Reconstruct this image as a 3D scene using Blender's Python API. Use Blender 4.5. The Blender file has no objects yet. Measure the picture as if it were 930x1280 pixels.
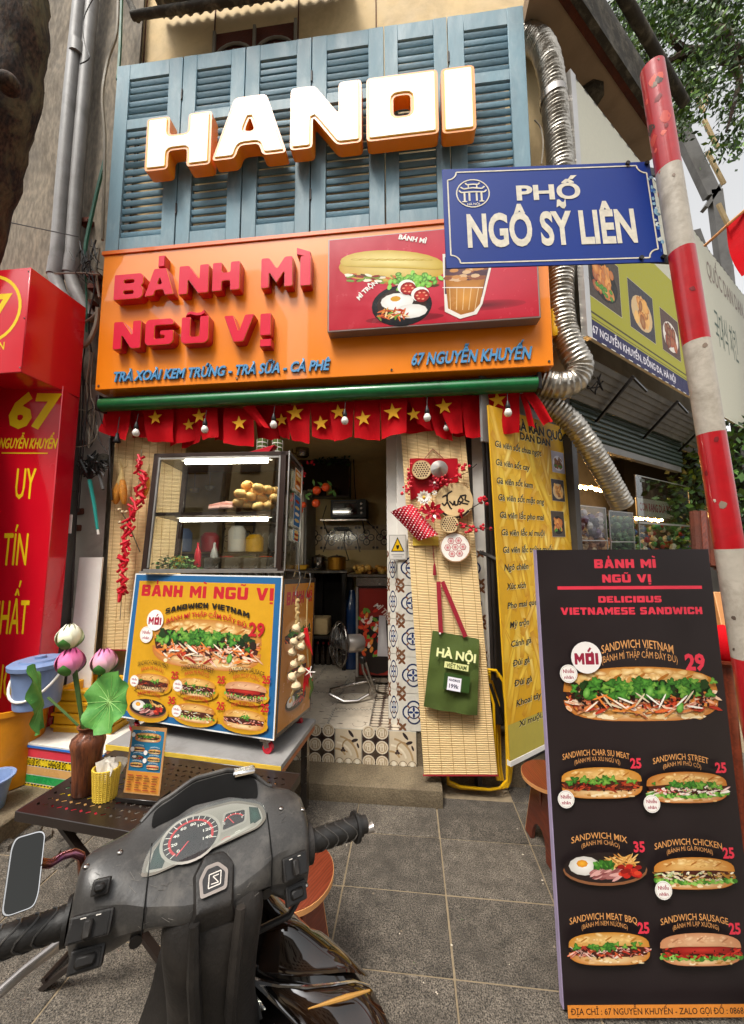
import bpy, bmesh, math, random
from mathutils import Vector, Matrix, noise
R = math.radians
sc = bpy.context.scene
col = sc.collection
# ---------------------------------------------------------------- camera
FPX, PW, PH = 450.0, 930.0, 1280.0
_y, _p, _r = R(-5.81), R(5.37), R(-0.30)
_f = Vector((math.sin(_y)*math.cos(_p), math.cos(_y)*math.cos(_p), math.sin(_p)))
_rt = Vector((math.cos(_y), -math.sin(_y), 0)); _up = _rt.cross(_f)
CR = _rt*math.cos(_r) + _up*math.sin(_r)
CU = -_rt*math.sin(_r) + _up*math.cos(_r)
CF = _f
CAM = Vector((0, 0, 1.6))
cd = bpy.data.cameras.new('camera'); cam = bpy.data.objects.new('camera', cd); col.objects.link(cam)
cd.sensor_fit = 'HORIZONTAL'; cd.sensor_width = 36; cd.lens = 36*FPX/PW; cd.clip_start = .02; cd.clip_end = 400
cam.matrix_world = Matrix.Translation(CAM) @ Matrix((CR, CU, -CF)).transposed().to_4x4()
sc.camera = cam
# ---------------------------------------------------------------- sky, sun, exposure
SUN_EL, SUN_AZ = 62, 205
w = bpy.data.worlds.new('World'); sc.world = w; w.use_nodes = True
nt = w.node_tree; bg = nt.nodes['Background']
sky = nt.nodes.new('ShaderNodeTexSky'); sky.sky_type = 'NISHITA'; sky.sun_disc = False
sky.sun_elevation = R(SUN_EL); sky.sun_rotation = R(SUN_AZ); sky.air_density = 1; sky.dust_density = 4; sky.ozone_density = 1
hs = nt.nodes.new('ShaderNodeHueSaturation'); hs.inputs['Saturation'].default_value = .04
nt.links.new(sky.outputs[0], hs.inputs['Color']); nt.links.new(hs.outputs[0], bg.inputs['Color'])
bg.inputs['Strength'].default_value = .15
sl = bpy.data.lights.new('sun', 'SUN'); sun = bpy.data.objects.new('sun', sl); col.objects.link(sun)
sl.energy = 1.6; sl.angle = R(15); sl.color = (1, .93, .82)
_a, _e = R(SUN_AZ), R(SUN_EL)
sd = Vector((math.sin(_a)*math.cos(_e), math.cos(_a)*math.cos(_e), math.sin(_e)))   # towards the sun
sun.rotation_euler = sd.to_track_quat('Z', 'Y').to_euler()
sc.view_settings.view_transform = 'Standard'; sc.view_settings.look = 'None'
sc.view_settings.exposure = 1.0; sc.view_settings.gamma = 1
sc.cycles.max_bounces = 8; sc.cycles.transparent_max_bounces = 12; sc.cycles.caustics_reflective = False; sc.cycles.caustics_refractive = False
# ---------------------------------------------------------------- measuring helpers
def ray(px, py): return CR*((px-PW/2)/FPX) + CU*((PH/2-py)/FPX) + CF
def at(px, py, x=None, y=None, z=None, d=None, pl=None):
    r = ray(px, py)
    if x is not None: t = x/r.x
    elif y is not None: t = y/r.y
    elif z is not None: t = (z-CAM.z)/r.z
    elif pl is not None: t = (pl[0]-CAM).dot(pl[1])/r.dot(pl[1])
    else: t = d
    return CAM + r*t
def fr(x, y, z, yaw=0, lean=0):   # local frame: x right, y away from the street, z up
    return Matrix.Translation((x, y, z)) @ Matrix.Rotation(R(yaw), 4, 'Z') @ Matrix.Rotation(-R(lean), 4, 'X')
def TR(x, y, z): return Matrix.Translation((x, y, z))
def RX(a): return Matrix.Rotation(R(a), 4, 'X')
def RY(a): return Matrix.Rotation(R(a), 4, 'Y')
def RZ(a): return Matrix.Rotation(R(a), 4, 'Z')
def SC(x, y, z): return Matrix.Diagonal((x, y, z, 1))
def lin(c): return c/12.92 if c <= .04045 else ((c+.055)/1.055)**2.4
def hx(h):
    if not isinstance(h, str): return tuple(h)
    h = h.lstrip('#'); h = h if len(h) == 6 else ''.join(q*2 for q in h); return tuple(lin(int(h[i:i+2], 16)/255) for i in (0, 2, 4))
def mixc(a, b, t): a, b = hx(a), hx(b); return tuple(a[i]*(1-t)+b[i]*t for i in range(3))
# ---------------------------------------------------------------- materials
def mat(name, c=None, rough=.6, metal=0, var=.15, scale=6, bump=.1, bscale=60, dirt=0, dcol='#3a3028', dscale=3, coat=0, croug=.1,
        emit=None, es=1, trans=0, ior=1.45, alpha=1, rnd=0, wave=None, stretch=(1, 1, 1), fleck=0, spec=.5, c2=None, world=False):
    m = bpy.data.materials.new(name); m.use_nodes = True
    N, L = m.node_tree.nodes, m.node_tree.links; b = N['Principled BSDF']
    def nd(t, **k):
        n = N.new(t)
        for a, v in k.items():
            if a in n.inputs: n.inputs[a].default_value = v
            else: setattr(n, a, v)
        return n
    tc = nd('ShaderNodeTexCoord'); mp = nd('ShaderNodeMapping'); mp.inputs['Scale'].default_value = stretch
    L.new(nd('ShaderNodeNewGeometry').outputs['Position'] if world else tc.outputs['Object'], mp.inputs['Vector'])
    nz = nd('ShaderNodeTexNoise', Scale=scale, Detail=6.0, Roughness=.6); L.new(mp.outputs[0], nz.inputs['Vector'])
    def mx(bt, fac, a, bb):
        n = N.new('ShaderNodeMix'); n.data_type = 'RGBA'; n.blend_type = bt
        for i, v in ((0, fac), (6, a), (7, bb)):
            if hasattr(v, 'is_output'): L.new(v, n.inputs[i])
            else: n.inputs[i].default_value = v if i == 0 else (*v, 1)
        return n.outputs[2]
    if c is None:
        at_ = nd('ShaderNodeAttribute'); at_.attribute_name = 'Col'; base = at_.outputs['Color']
    else: base = hx(c)
    def rng(src, lo, hi, a=.3, bb=.7):
        n = nd('ShaderNodeMapRange'); L.new(src, n.inputs[0])
        for i, v in ((1, a), (2, bb), (3, lo), (4, hi)): n.inputs[i].default_value = v
        return n.outputs[0]
    if c2 is not None: base = mx('MIX', rng(nz.outputs[0], 0, 1, .4, .6), base, hx(c2))
    v = rng(nz.outputs[0], 1-var, 1+var)
    if rnd:
        oi = nd('ShaderNodeObjectInfo'); q = nd('ShaderNodeMath', operation='MULTIPLY_ADD'); L.new(oi.outputs['Random'], q.inputs[0])
        q.inputs[1].default_value = rnd*2; q.inputs[2].default_value = 1-rnd
        q2 = nd('ShaderNodeMath', operation='MULTIPLY'); L.new(q.outputs[0], q2.inputs[0]); L.new(v, q2.inputs[1]); v = q2.outputs[0]
    cb = nd('ShaderNodeCombineXYZ')
    for i in range(3): L.new(v, cb.inputs[i])
    base = mx('MULTIPLY', 1.0, base, cb.outputs[0])
    if fleck:
        fz = nd('ShaderNodeTexNoise', Scale=bscale*2.2, Detail=2.0); L.new(mp.outputs[0], fz.inputs['Vector'])
        cb2 = nd('ShaderNodeCombineXYZ'); fv = rng(fz.outputs[0], 1-fleck, 1+fleck, .35, .68)
        for i in range(3): L.new(fv, cb2.inputs[i])
        base = mx('MULTIPLY', 1.0, base, cb2.outputs[0])
    if wave:   # (scale, amount, direction) fine parallel grain
        wv = nd('ShaderNodeTexWave', Scale=wave[0], Distortion=wave[3] if len(wave) > 3 else 1.5); wv.bands_direction = wave[2]
        wv.inputs['Detail'].default_value = 3; wv.inputs['Detail Scale'].default_value = 2
        L.new(mp.outputs[0], wv.inputs['Vector']); cb3 = nd('ShaderNodeCombineXYZ'); wvv = rng(wv.outputs['Fac'], 1-wave[1], 1+wave[1], 0, 1)
        for i in range(3): L.new(wvv, cb3.inputs[i])
        base = mx('MULTIPLY', 1.0, base, cb3.outputs[0])
    if dirt:
        dz = nd('ShaderNodeTexNoise', Scale=dscale, Detail=8.0, Roughness=.65, Distortion=.4); L.new(mp.outputs[0], dz.inputs['Vector'])
        base = mx('MIX', rng(dz.outputs[0], 0, dirt, .48, .68), base, hx(dcol))
    if hasattr(base, 'is_output'): L.new(base, b.inputs['Base Color'])
    else: b.inputs['Base Color'].default_value = (*base, 1)
    b.inputs['Metallic'].default_value = metal; b.inputs['Specular IOR Level'].default_value = spec
    L.new(rng(nz.outputs[0], max(.02, rough*.85), min(1, rough*1.15)), b.inputs['Roughness'])
    b.inputs['Coat Weight'].default_value = coat; b.inputs['Coat Roughness'].default_value = croug
    b.inputs['Transmission Weight'].default_value = trans; b.inputs['IOR'].default_value = ior; b.inputs['Alpha'].default_value = alpha
    if bump:
        bz = nd('ShaderNodeTexNoise', Scale=bscale, Detail=5.0); L.new(mp.outputs[0], bz.inputs['Vector'])
        bp = nd('ShaderNodeBump', Strength=bump, Distance=.01); L.new(bz.outputs[0], bp.inputs['Height']); h = bp
        if wave:
            bp2 = nd('ShaderNodeBump', Strength=min(1, bump*3), Distance=.004); L.new(wv.outputs['Fac'], bp2.inputs['Height']); L.new(bp.outputs[0], bp2.inputs['Normal']); h = bp2
        L.new(h.outputs[0], b.inputs['Normal'])
    if emit is not None:
        b.inputs['Emission Color'].default_value = (*hx(emit), 1); b.inputs['Emission Strength'].default_value = es
    return m
def glass(name, tint=(1, 1, 1), refl=1.0, rough=.0):   # thin pane: straight-through plus mirror by Fresnel
    m = bpy.data.materials.new(name); m.use_nodes = True; N, L = m.node_tree.nodes, m.node_tree.links
    N.remove(N['Principled BSDF']); out = N['Material Output']
    t = N.new('ShaderNodeBsdfTransparent'); t.inputs[0].default_value = (*tint, 1)
    g = N.new('ShaderNodeBsdfGlossy'); g.inputs['Roughness'].default_value = rough
    f = N.new('ShaderNodeFresnel'); f.inputs[0].default_value = 1.5
    gm = N.new('ShaderNodeNewGeometry'); ma = N.new('ShaderNodeMath'); ma.operation = 'MULTIPLY_ADD'; ma.inputs[1].default_value = -.8333; ma.inputs[2].default_value = 1.5; L.new(gm.outputs['Backfacing'], ma.inputs[0]); L.new(ma.outputs[0], f.inputs[0])
    q = N.new('ShaderNodeMath'); q.operation = 'MULTIPLY'; q.inputs[1].default_value = refl; L.new(f.outputs[0], q.inputs[0])
    x = N.new('ShaderNodeMixShader'); L.new(q.outputs[0], x.inputs[0]); L.new(t.outputs[0], x.inputs[1]); L.new(g.outputs[0], x.inputs[2]); L.new(x.outputs[0], out.inputs[0])
    return m
# ---------------------------------------------------------------- mesh builder
class MB:
    def __init__(s, c=None): s.v = []; s.f = []; s.c = []; s.cur = hx(c) if c is not None else (1, 1, 1); s.use = c is not None; s.y = -.0008; s.dy = -.000012
    def col(s, c): s.cur = hx(c); s.use = True; return s
    def add(s, vs, fs, M=None, cs=None):
        o = len(s.v)
        if M is not None: vs = [M @ Vector(p) for p in vs]
        s.v += [tuple(p) for p in vs]; s.f += [tuple(i+o for i in q) for q in fs]
        s.c += [hx(q) for q in cs] if cs else [s.cur]*len(vs)
        return s
    def box(s, a, b, M=None):
        x0, y0, z0 = a; x1, y1, z1 = b
        return s.add([(x0, y0, z0), (x1, y0, z0), (x1, y1, z0), (x0, y1, z0), (x0, y0, z1), (x1, y0, z1), (x1, y1, z1), (x0, y1, z1)],
                     [(0, 3, 2, 1), (4, 5, 6, 7), (0, 1, 5, 4), (1, 2, 6, 5), (2, 3, 7, 6), (3, 0, 4, 7)], M)
    def cbox(s, c, d, M=None): return s.box([c[i]-d[i]/2 for i in range(3)], [c[i]+d[i]/2 for i in range(3)], M)
    def bar(s, p, q, wd, th, up=(0, 0, 1)):   # rectangular bar between points
        p, q = Vector(p), Vector(q); z = (q-p).normalized(); u = Vector(up)
        if abs(z.dot(u)) > .95: u = Vector((0, 1, 0))
        x = u.cross(z).normalized(); y = z.cross(x); M = Matrix((x, y, z)).transposed().to_4x4(); M.translation = p
        return s.box((-wd/2, -th/2, 0), (wd/2, th/2, (q-p).length), M)
    def tube(s, pts, r, n=8, cap=True, M=None, close=False, flat=1):
        P = [Vector(p) for p in pts]; k = len(P); rr = r if hasattr(r, '__len__') else [r]*k
        up = None; vs = []
        for i in range(k):
            a = P[(i-1) % k] if (close or i > 0) else P[i]; b = P[(i+1) % k] if (close or i < k-1) else P[i]
            t = (b-a).normalized() if (b-a).length > 1e-9 else Vector((0, 0, 1))
            if up is None:
                up = Vector((0, 0, 1)) if abs(t.z) < .9 else Vector((0, 1, 0))
            x = up.cross(t); x = x.normalized() if x.length > 1e-6 else Vector((1, 0, 0)); up = t.cross(x).normalized()
            for j in range(n):
                a2 = 2*math.pi*j/n; vs.append(P[i] + x*(math.cos(a2)*rr[i]) + up*(math.sin(a2)*rr[i]*flat))
        fs = []
        for i in range(k if close else k-1):
            for j in range(n):
                i2 = (i+1) % k; fs.append((i*n+j, i*n+(j+1) % n, i2*n+(j+1) % n, i2*n+j))
        if cap and not close: fs += [tuple(range(n))[::-1], tuple((k-1)*n+j for j in range(n))]
        return s.add(vs, fs, M)
    def lathe(s, prof, n=24, M=None, cap=True, cs=None):
        vs = []; fs = []; k = len(prof); cc = []
        for i, (r, z) in enumerate(prof):
            for j in range(n):
                a = 2*math.pi*j/n; vs.append((r*math.cos(a), r*math.sin(a), z)); cc.append(cs[i] if cs else s.cur)
        for i in range(k-1):
            for j in range(n): fs.append((i*n+j, i*n+(j+1) % n, (i+1)*n+(j+1) % n, (i+1)*n+j))
        if cap: fs += [tuple(range(n))[::-1], tuple((k-1)*n+j for j in range(n))]
        return s.add(vs, fs, M, cc)
    def ball(s, c, r, n=8, M=None, m=None):
        r = r if hasattr(r, '__len__') else (r, r, r); m = m or max(4, n//2+1); vs = []
        for i in range(m+1):
            t = math.pi*i/m
            for j in range(n):
                a = 2*math.pi*j/n; vs.append((c[0]+r[0]*math.sin(t)*math.cos(a), c[1]+r[1]*math.sin(t)*math.sin(a), c[2]+r[2]*math.cos(t)))
        fs = [(i*n+j, (i+1)*n+j, (i+1)*n+(j+1) % n, i*n+(j+1) % n) for i in range(m) for j in range(n)]
        return s.add(vs, fs, M)
    def prism(s, poly, y0, y1, M=None):   # polygon in (x,z) extruded in y
        n = len(poly); vs = [(p[0], y0, p[1]) for p in poly] + [(p[0], y1, p[1]) for p in poly]
        fs = [tuple(range(n)), tuple(range(n, 2*n))[::-1]] + [(i, (i+1) % n, n+(i+1) % n, n+i)[::-1] for i in range(n)]
        return s.add(vs, fs, M)
    def grid(s, G, M=None, closeu=False, cs=None, thick=0):
        nu, nv = len(G), len(G[0]); vs = [p for row in G for p in row]
        fs = [(i*nv+j, i*nv+j+1, ((i+1) % nu)*nv+j+1, ((i+1) % nu)*nv+j) for i in range(nu if closeu else nu-1) for j in range(nv-1)]
        return s.add(vs, fs, M, cs)
    # flat print on the local xz plane, each call a hair in front of the last
    def lay(s): s.y += s.dy; return s.y
    def poly(s, pts, c, cc=None):
        y = s.lay(); vs = [(p[0], y, p[1]) for p in pts]; n = len(vs)
        if cc is None: return s.add(vs, [tuple(range(n))], None, [c]*n)
        mx_ = sum(p[0] for p in pts)/n; mz = sum(p[1] for p in pts)/n
        return s.add(vs+[(mx_, y, mz)], [(i, (i+1) % n, n) for i in range(n)], None, [c]*n+[cc])
    def rect(s, x0, z0, x1, z1, c): return s.poly([(x0, z0), (x1, z0), (x1, z1), (x0, z1)], c)
    def ell(s, cx, cz, rx, rz, c, cc=None, n=14, rot=0, a0=0, a1=2*math.pi):
        ca, sa = math.cos(rot), math.sin(rot); P = []
        full = abs(a1-a0-2*math.pi) < 1e-6
        for i in range(n if full else n+1):
            t = a0+(a1-a0)*i/n; x, z = rx*math.cos(t), rz*math.sin(t); P.append((cx+x*ca-z*sa, cz+x*sa+z*ca))
        return s.poly(P, c, cc)
    def ring(s, cx, cz, r, wd, c, n=24, rz=None, a0=0, a1=2*math.pi, lob=0, nl=4, ph=0):
        y = s.lay(); vs = []; fs = []; rz = rz or r
        for i in range(n+1):
            t = a0+(a1-a0)*i/n; q = 1+lob*abs(math.cos(nl/2*t+ph))
            vs += [(cx+r*q*math.cos(t), y, cz+rz*q*math.sin(t)), (cx+(r*q-wd)*math.cos(t), y, cz+(rz*q-wd)*math.sin(t))]
        for i in range(n): fs.append((2*i, 2*i+1, 2*i+3, 2*i+2))
        return s.add(vs, fs, None, [c]*len(vs))
    def line(s, pts, wd, c):
        y = s.lay()
        for (a, b) in zip(pts[:-1], pts[1:]):
            dx, dz = b[0]-a[0], b[1]-a[1]; l = math.hypot(dx, dz) or 1; nx, nz = -dz/l*wd/2, dx/l*wd/2
            s.add([(a[0]+nx, y, a[1]+nz), (b[0]+nx, y, b[1]+nz), (b[0]-nx, y, b[1]-nz), (a[0]-nx, y, a[1]-nz)], [(0, 1, 2, 3)], None, [c]*4); y += s.dy*.2
        return s
    def text(s, t, x, z, h, c, w=None, al='c', bold=0, sl=0, arc=0, rot=0, ex=0, yy=None, res=2):
        vs, fs, wd = glyphs(t, bold, res); kx = h if w is None else w/wd
        y = s.lay() if yy is None else yy; W = wd*kx; ox = {'c': -W/2, 'l': 0, 'r': -W}[al]; out = []
        for (a, b) in vs:
            X, Z = a*kx+ox, b*h
            X += sl*Z; Z += arc*(1-(2*(X-(ox+W/2))/W)**2)
            if rot: X, Z = X*math.cos(rot)-Z*math.sin(rot), X*math.sin(rot)+Z*math.cos(rot)
            out.append((x+X, y, z+Z))
        return s.add(out, fs, None, [c]*len(out))
    def mesh(s, name, bev=0, seg=1, weld=False):
        me = bpy.data.meshes.new(name); me.from_pydata(s.v, [], s.f); me.update()
        if s.use or s.c and any(q != (1, 1, 1) for q in s.c):
            ca = me.color_attributes.new('Col', 'FLOAT_COLOR', 'POINT'); flat = []
            for q in s.c: flat += [q[0], q[1], q[2], 1]
            ca.data.foreach_set('color', flat)
        if bev or weld:
            bm = bmesh.new(); bm.from_mesh(me)
            if weld: bmesh.ops.remove_doubles(bm, verts=bm.verts, dist=1e-5)
            if bev:
                ed = [e for e in bm.edges if len(e.link_faces) == 2 and e.calc_face_angle(0) > R(35)]
                bmesh.ops.bevel(bm, geom=ed, offset=bev, segments=seg, affect='EDGES', profile=.6, clamp_overlap=True)
            bm.to_mesh(me); bm.free()
        if len(me.polygons):
            me.shade_smooth(); me.set_sharp_from_angle(angle=R(38))
        return me
    def build(s, name, m, parent=None, bev=0, seg=1, sub=0, weld=False, M=None):
        return link(name, s.mesh(name, bev, seg, weld), m, parent, M, sub)
def link(name, me, m=None, parent=None, M=None, sub=0):
    o = bpy.data.objects.new(name, me); col.objects.link(o)
    if m is not None and not me.materials: me.materials.append(m)
    if parent is not None: o.parent = parent
    if M is not None: o.matrix_local = M
    if sub: md = o.modifiers.new('sub', 'SUBSURF'); md.levels = md.render_levels = sub
    return o
def tag(o, label, cat, group=None):
    o['label'] = label; o['category'] = cat
    if group: o['group'] = group
    return o
def thing(name, label, cat, M=None, group=None):
    o = bpy.data.objects.new(name, None); col.objects.link(o); o.empty_display_size = .05
    if M is not None: o.matrix_world = M if isinstance(M, Matrix) else TR(*M)
    return tag(o, label, cat, group)
def struct(o): o['kind'] = 'structure'; return o
def stuff(o): o['kind'] = 'stuff'; return o
def kids(o): return [c for c in bpy.data.objects if c.parent == o]
def copy_tree(o, M=None, label=None, parent=None):
    c = o.copy(); col.objects.link(c)
    if parent is not None: c.parent = parent
    if M is not None: c.matrix_world = M
    if label: c['label'] = label
    for k in kids(o): copy_tree(k, parent=c)
    return c
_gc = {}
_dec = {'Đ': ('D', 'bar'), 'đ': ('d', 'bar2'), 'Ơ': ('O', 'horn'), 'Ớ': ('Ó', 'horn'), 'Ở': ('Ỏ', 'horn'), 'Ỹ': ('Y', 'tilde'), 'ơ': ('o', None)}
def glyphs(t, bold=0, res=2):
    k = (t, bold, res)
    if k in _gc: return _gc[k]
    if any(c in _dec for c in t):   # letters whose outlines cross themselves: plain letter plus its mark
        t2 = ''.join(_dec[c][0] if c in _dec else c for c in t); vs, fs, wd = glyphs(t2, bold, res); vs, fs = list(vs), list(fs)
        for i, c in enumerate(t):
            mk_ = _dec.get(c, (0, None))[1]
            if not mk_: continue
            x0 = (glyphs(t2[:i]+'D', 0, 1)[2]-glyphs('D', 0, 1)[2]) if i else 0; wc = glyphs(t2[i], 0, 1)[2]; b = .05+bold
            if mk_ == 'bar': P = [(x0-.13, .5-b), (x0+.34, .5-b), (x0+.34, .5+b), (x0-.13, .5+b)]
            elif mk_ == 'horn': P = [(x0+wc-.17, .82), (x0+wc+.02, .86), (x0+wc+.04, 1.04), (x0+wc+.13+bold, 1.04), (x0+wc+.13+bold, .8), (x0+wc-.04, .68)]
            elif mk_ == 'tilde': P = [(x0+wc*.24, 1.1), (x0+wc*.3, 1.24+b), (x0+wc*.42, 1.26+b), (x0+wc*.58, 1.17+b), (x0+wc*.7, 1.17+b), (x0+wc*.8, 1.3+b), (x0+wc*.8, 1.14), (x0+wc*.68, 1.06), (x0+wc*.56, 1.07), (x0+wc*.4, 1.15)]
            else: continue
            n = len(vs); vs += P; fs.append(tuple(range(n, n+len(P))))
        _gc[k] = (vs, fs, wd); return _gc[k]
    cu = bpy.data.curves.new('t', 'FONT'); cu.body = t; cu.size = 1/.727; cu.resolution_u = res; cu.offset = bold; cu.fill_mode = 'BOTH'
    o = bpy.data.objects.new('t', cu); me = bpy.data.meshes.new_from_object(o)
    vs = [(v.co.x, v.co.y) for v in me.vertices]; fs = [tuple(p.vertices) for p in me.polygons]
    bpy.data.objects.remove(o); bpy.data.curves.remove(cu); bpy.data.meshes.remove(me)
    x0 = min((v[0] for v in vs), default=0); x1 = max((v[0] for v in vs), default=1)
    vs = [(v[0]-x0, v[1]) for v in vs]; _gc[k] = (vs, fs, x1-x0); return _gc[k]
def solid(splines, ext, off=0, bev=0):   # closed outlines (x,z) with holes -> slab from y=0 to y=-ext
    cu = bpy.data.curves.new('s', 'CURVE'); cu.dimensions = '2D'; cu.fill_mode = 'BOTH'; cu.extrude = ext/2; cu.offset = off
    cu.bevel_depth = bev; cu.bevel_resolution = 0
    for P in splines:
        sp = cu.splines.new('POLY'); sp.points.add(len(P)-1); sp.use_cyclic_u = True
        for q, p in zip(sp.points, P): q.co = (p[0], p[1], 0, 1)
    o = bpy.data.objects.new('s', cu); me = bpy.data.meshes.new_from_object(o)
    vs = [(v.co.x, -ext/2-v.co.z, v.co.y) for v in me.vertices]; fs = [tuple(p.vertices) for p in me.polygons]
    bpy.data.objects.remove(o); bpy.data.curves.remove(cu); bpy.data.meshes.remove(me)
    return vs, fs
def textsolid(t, ext, w, h, off=.02, sl=0):   # extruded lettering from the built-in font
    vs, fs, wd = glyphs(t, off, 3); k = w/wd; n = len(vs)
    A = [(v[0]*k+sl*v[1]*h, -ext, v[1]*h) for v in vs]+[(v[0]*k+sl*v[1]*h, 0, v[1]*h) for v in vs]
    from collections import Counter
    ec = Counter()
    for f in fs:
        for a, b in zip(f, f[1:]+f[:1]): ec[(a, b)] += 1
    F = list(fs)
    for (a, b) in ec:
        if (b, a) not in ec: F.append((a, b, b+n, a+n))
    return A, F
def rounded(P, r, n=3):
    out = []; k = len(P)
    for i in range(k):
        a, b, c = Vector(P[i-1]), Vector(P[i]), Vector(P[(i+1) % k]); u = (a-b); v = (c-b)
        q = min(r, u.length*.45, v.length*.45); u.normalize(); v.normalize(); p0, p1 = b+u*q, b+v*q
        for j in range(n+1):
            t = j/n; out.append(tuple(p0*(1-t)**2+b*2*t*(1-t)+p1*t*t))
    return out
rnd = random.Random(7)
# ---------------------------------------------------------------- block letters
BF = {
 'H': (.95, [[(0,0),(.34,0),(.34,.34),(.61,.34),(.61,0),(.95,0),(.95,1),(.61,1),(.61,.64),(.34,.64),(.34,1),(0,1)]]),
 'A': (1.08, [[(0,0),(.34,0),(.4,.2),(.68,.2),(.74,0),(1.08,0),(.77,1),(.31,1)], [(.54,.66),(.46,.42),(.62,.42)]]),
 'N': (1.0, [[(0,0),(.32,0),(.32,.5),(.66,0),(1,0),(1,1),(.68,1),(.68,.5),(.34,1),(0,1)]]),
 'O': (1.05, [[(0,0),(1.05,0),(1.05,1),(0,1)], [(.4,.34),(.4,.66),(.65,.66),(.65,.34)]]),
 'I': (.36, [[(0,0),(.36,0),(.36,1),(0,1)]]),
 'B': (.95, [[(0,0),(.85,0),(.95,.12),(.95,.42),(.87,.5),(.95,.58),(.95,.88),(.85,1),(0,1)], [(.33,.22),(.33,.34),(.64,.34),(.64,.22)], [(.33,.64),(.33,.76),(.64,.76),(.64,.64)]]),
 'M': (1.16, [[(0,0),(.31,0),(.31,.5),(.58,.14),(.85,.5),(.85,0),(1.16,0),(1.16,1),(.86,1),(.58,.62),(.3,1),(0,1)]]),
 'G': (1.0, [[(.1,0),(.88,0),(1,.12),(1,.56),(.52,.56),(.52,.37),(.68,.37),(.68,.26),(.34,.26),(.34,.74),(1,.74),(1,.88),(.88,1),(.1,1),(0,.88),(0,.12)]]),
 'U': (1.0, [[(.12,0),(.88,0),(1,.12),(1,1),(.66,1),(.66,.27),(.34,.27),(.34,1),(0,1),(0,.12)]]),
 'V': (1.1, [[(.37,0),(.73,0),(1.1,1),(.75,1),(.55,.4),(.35,1),(0,1)]]),
 'D': (.98, [[(0,0),(.84,0),(.98,.14),(.98,.86),(.84,1),(0,1)], [(.33,.27),(.33,.73),(.62,.73),(.62,.27)]]),
 'E': (.85, [[(0,0),(.85,0),(.85,.25),(.33,.25),(.33,.39),(.78,.39),(.78,.61),(.33,.61),(.33,.75),(.85,.75),(.85,1),(0,1)]]),
 'L': (.8, [[(0,0),(.8,0),(.8,.27),(.34,.27),(.34,1),(0,1)]]),
 'C': (.95, [[(.12,0),(.83,0),(.95,.12),(.95,.36),(.62,.36),(.62,.26),(.34,.26),(.34,.74),(.62,.74),(.62,.64),(.95,.64),(.95,.88),(.83,1),(.12,1),(0,.88),(0,.12)]]),
 'S': (.92, [[(0,0),(.8,0),(.92,.12),(.92,.5),(.8,.61),(.32,.61),(.32,.74),(.9,.74),(.9,1),(.12,1),(0,.88),(0,.5),(.12,.39),(.6,.39),(.6,.26),(0,.26)]]),
 'T': (.9, [[(.28,0),(.62,0),(.62,.73),(.9,.73),(.9,1),(0,1),(0,.73),(.28,.73)]]),
 'W': (1.4, [[(.2,0),(.55,0),(.7,.45),(.85,0),(1.2,0),(1.4,1),(1.08,1),(1.0,.42),(.84,.9),(.56,.9),(.4,.42),(.32,1),(0,1)]]),
 'acute': (.2, [[(0,.0),(.17,0),(.17,.36),(.0,.36)]]),
 'grave': (.2, [[(0,.2),(.34,.1),(.34,.24),(.0,.36)]]),
 'tilde': (.5, [[(0,.06),(.06,.2),(.16,.24),(.3,.17),(.42,.18),(.5,.27),(.52,.13),(.42,.05),(.3,.05),(.14,.12)]]),
 'dot': (.2, [[(0,0),(.3,0),(.3,.16),(.0,.16)]]),
}
_bc = {}
def block(m, t, x, z, h, c, w, arc=0):   # block lettering printed flat, centred on x
    mark = {'Á': ('A', 'acute'), 'Ì': ('I', 'grave'), 'Ũ': ('U', 'tilde'), 'Ị': ('I', 'dot')}; pen = 0; out = []
    for ch in t:
        if ch == ' ': pen += .6; continue
        b, mk_ = mark.get(ch, (ch, None)); wd, spl = BF[b]; parts = [(spl, 0, 0)]
        if mk_: q = BF[mk_][1]; ww = max(p[0] for p in q[0]); parts.append((q, wd/2-ww/2, 1.04 if mk_ != 'dot' else -.26))
        for s_, dx, dz in parts:
            k = str(s_)
            if k not in _bc: v, f = solid([rounded(P, .06, 2) for P in s_], 0); _bc[k] = ([(p[0], p[2]) for p in v], f)
            v, f = _bc[k]; out.append(([(p[0]+dx+pen, p[1]+dz) for p in v], f))
        pen += wd+.13
    pen -= .13; k = w/pen; y = m.lay()
    for v, f in out: m.add([(x-w/2+p[0]*k, y, z+p[1]*h+arc*(1-(2*(p[0]/pen)-1)**2)) for p in v], f, None, [c]*len(v))
def moi(m, x, z, r, c):   # the round badge word
    h = r*.72; w = r*1.55; block(m, 'MOI', x, z-h/2-r*.08, h, c, w); m.line([(x+w*.08, z+h*.5), (x+w*.2, z+h*.85)], r*.13, c); m.line([(x+w*.2, z+h*.28), (x+w*.27, z+h*.5)], r*.1, c)
# ---------------------------------------------------------------- materials
M_ = {}
def mk(n, *a, **k): M_[n] = mat(n, *a, **k); return M_[n]
mk('attr', None, .55, var=.06, scale=12, bump=.03)
mk('print', None, .42, var=.05, scale=30, bump=.0)
mk('printmat', None, .62, var=.05, scale=30, bump=.0)
mk('printgloss', None, .25, var=.05, scale=10, bump=.0, coat=.25)
mk('food', None, .45, var=.16, scale=40, bump=.15, bscale=90)
mk('leafy', None, .45, var=.2, scale=30, bump=.05)
mk('glaze', None, .18, var=.08, scale=14, bump=.02, coat=.3, dirt=.25, dcol='#8a7a60', dscale=5)
mk('floorglaze', None, .3, var=.14, scale=9, bump=.03, coat=.2, dirt=.5, dcol='#6d5a44', dscale=4)
mk('stone', '#595249', .75, world=True, var=.42, scale=16, bump=.6, bscale=95, fleck=.85, rnd=.22, dirt=.65, dcol='#3a352f', dscale=3.5)
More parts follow.
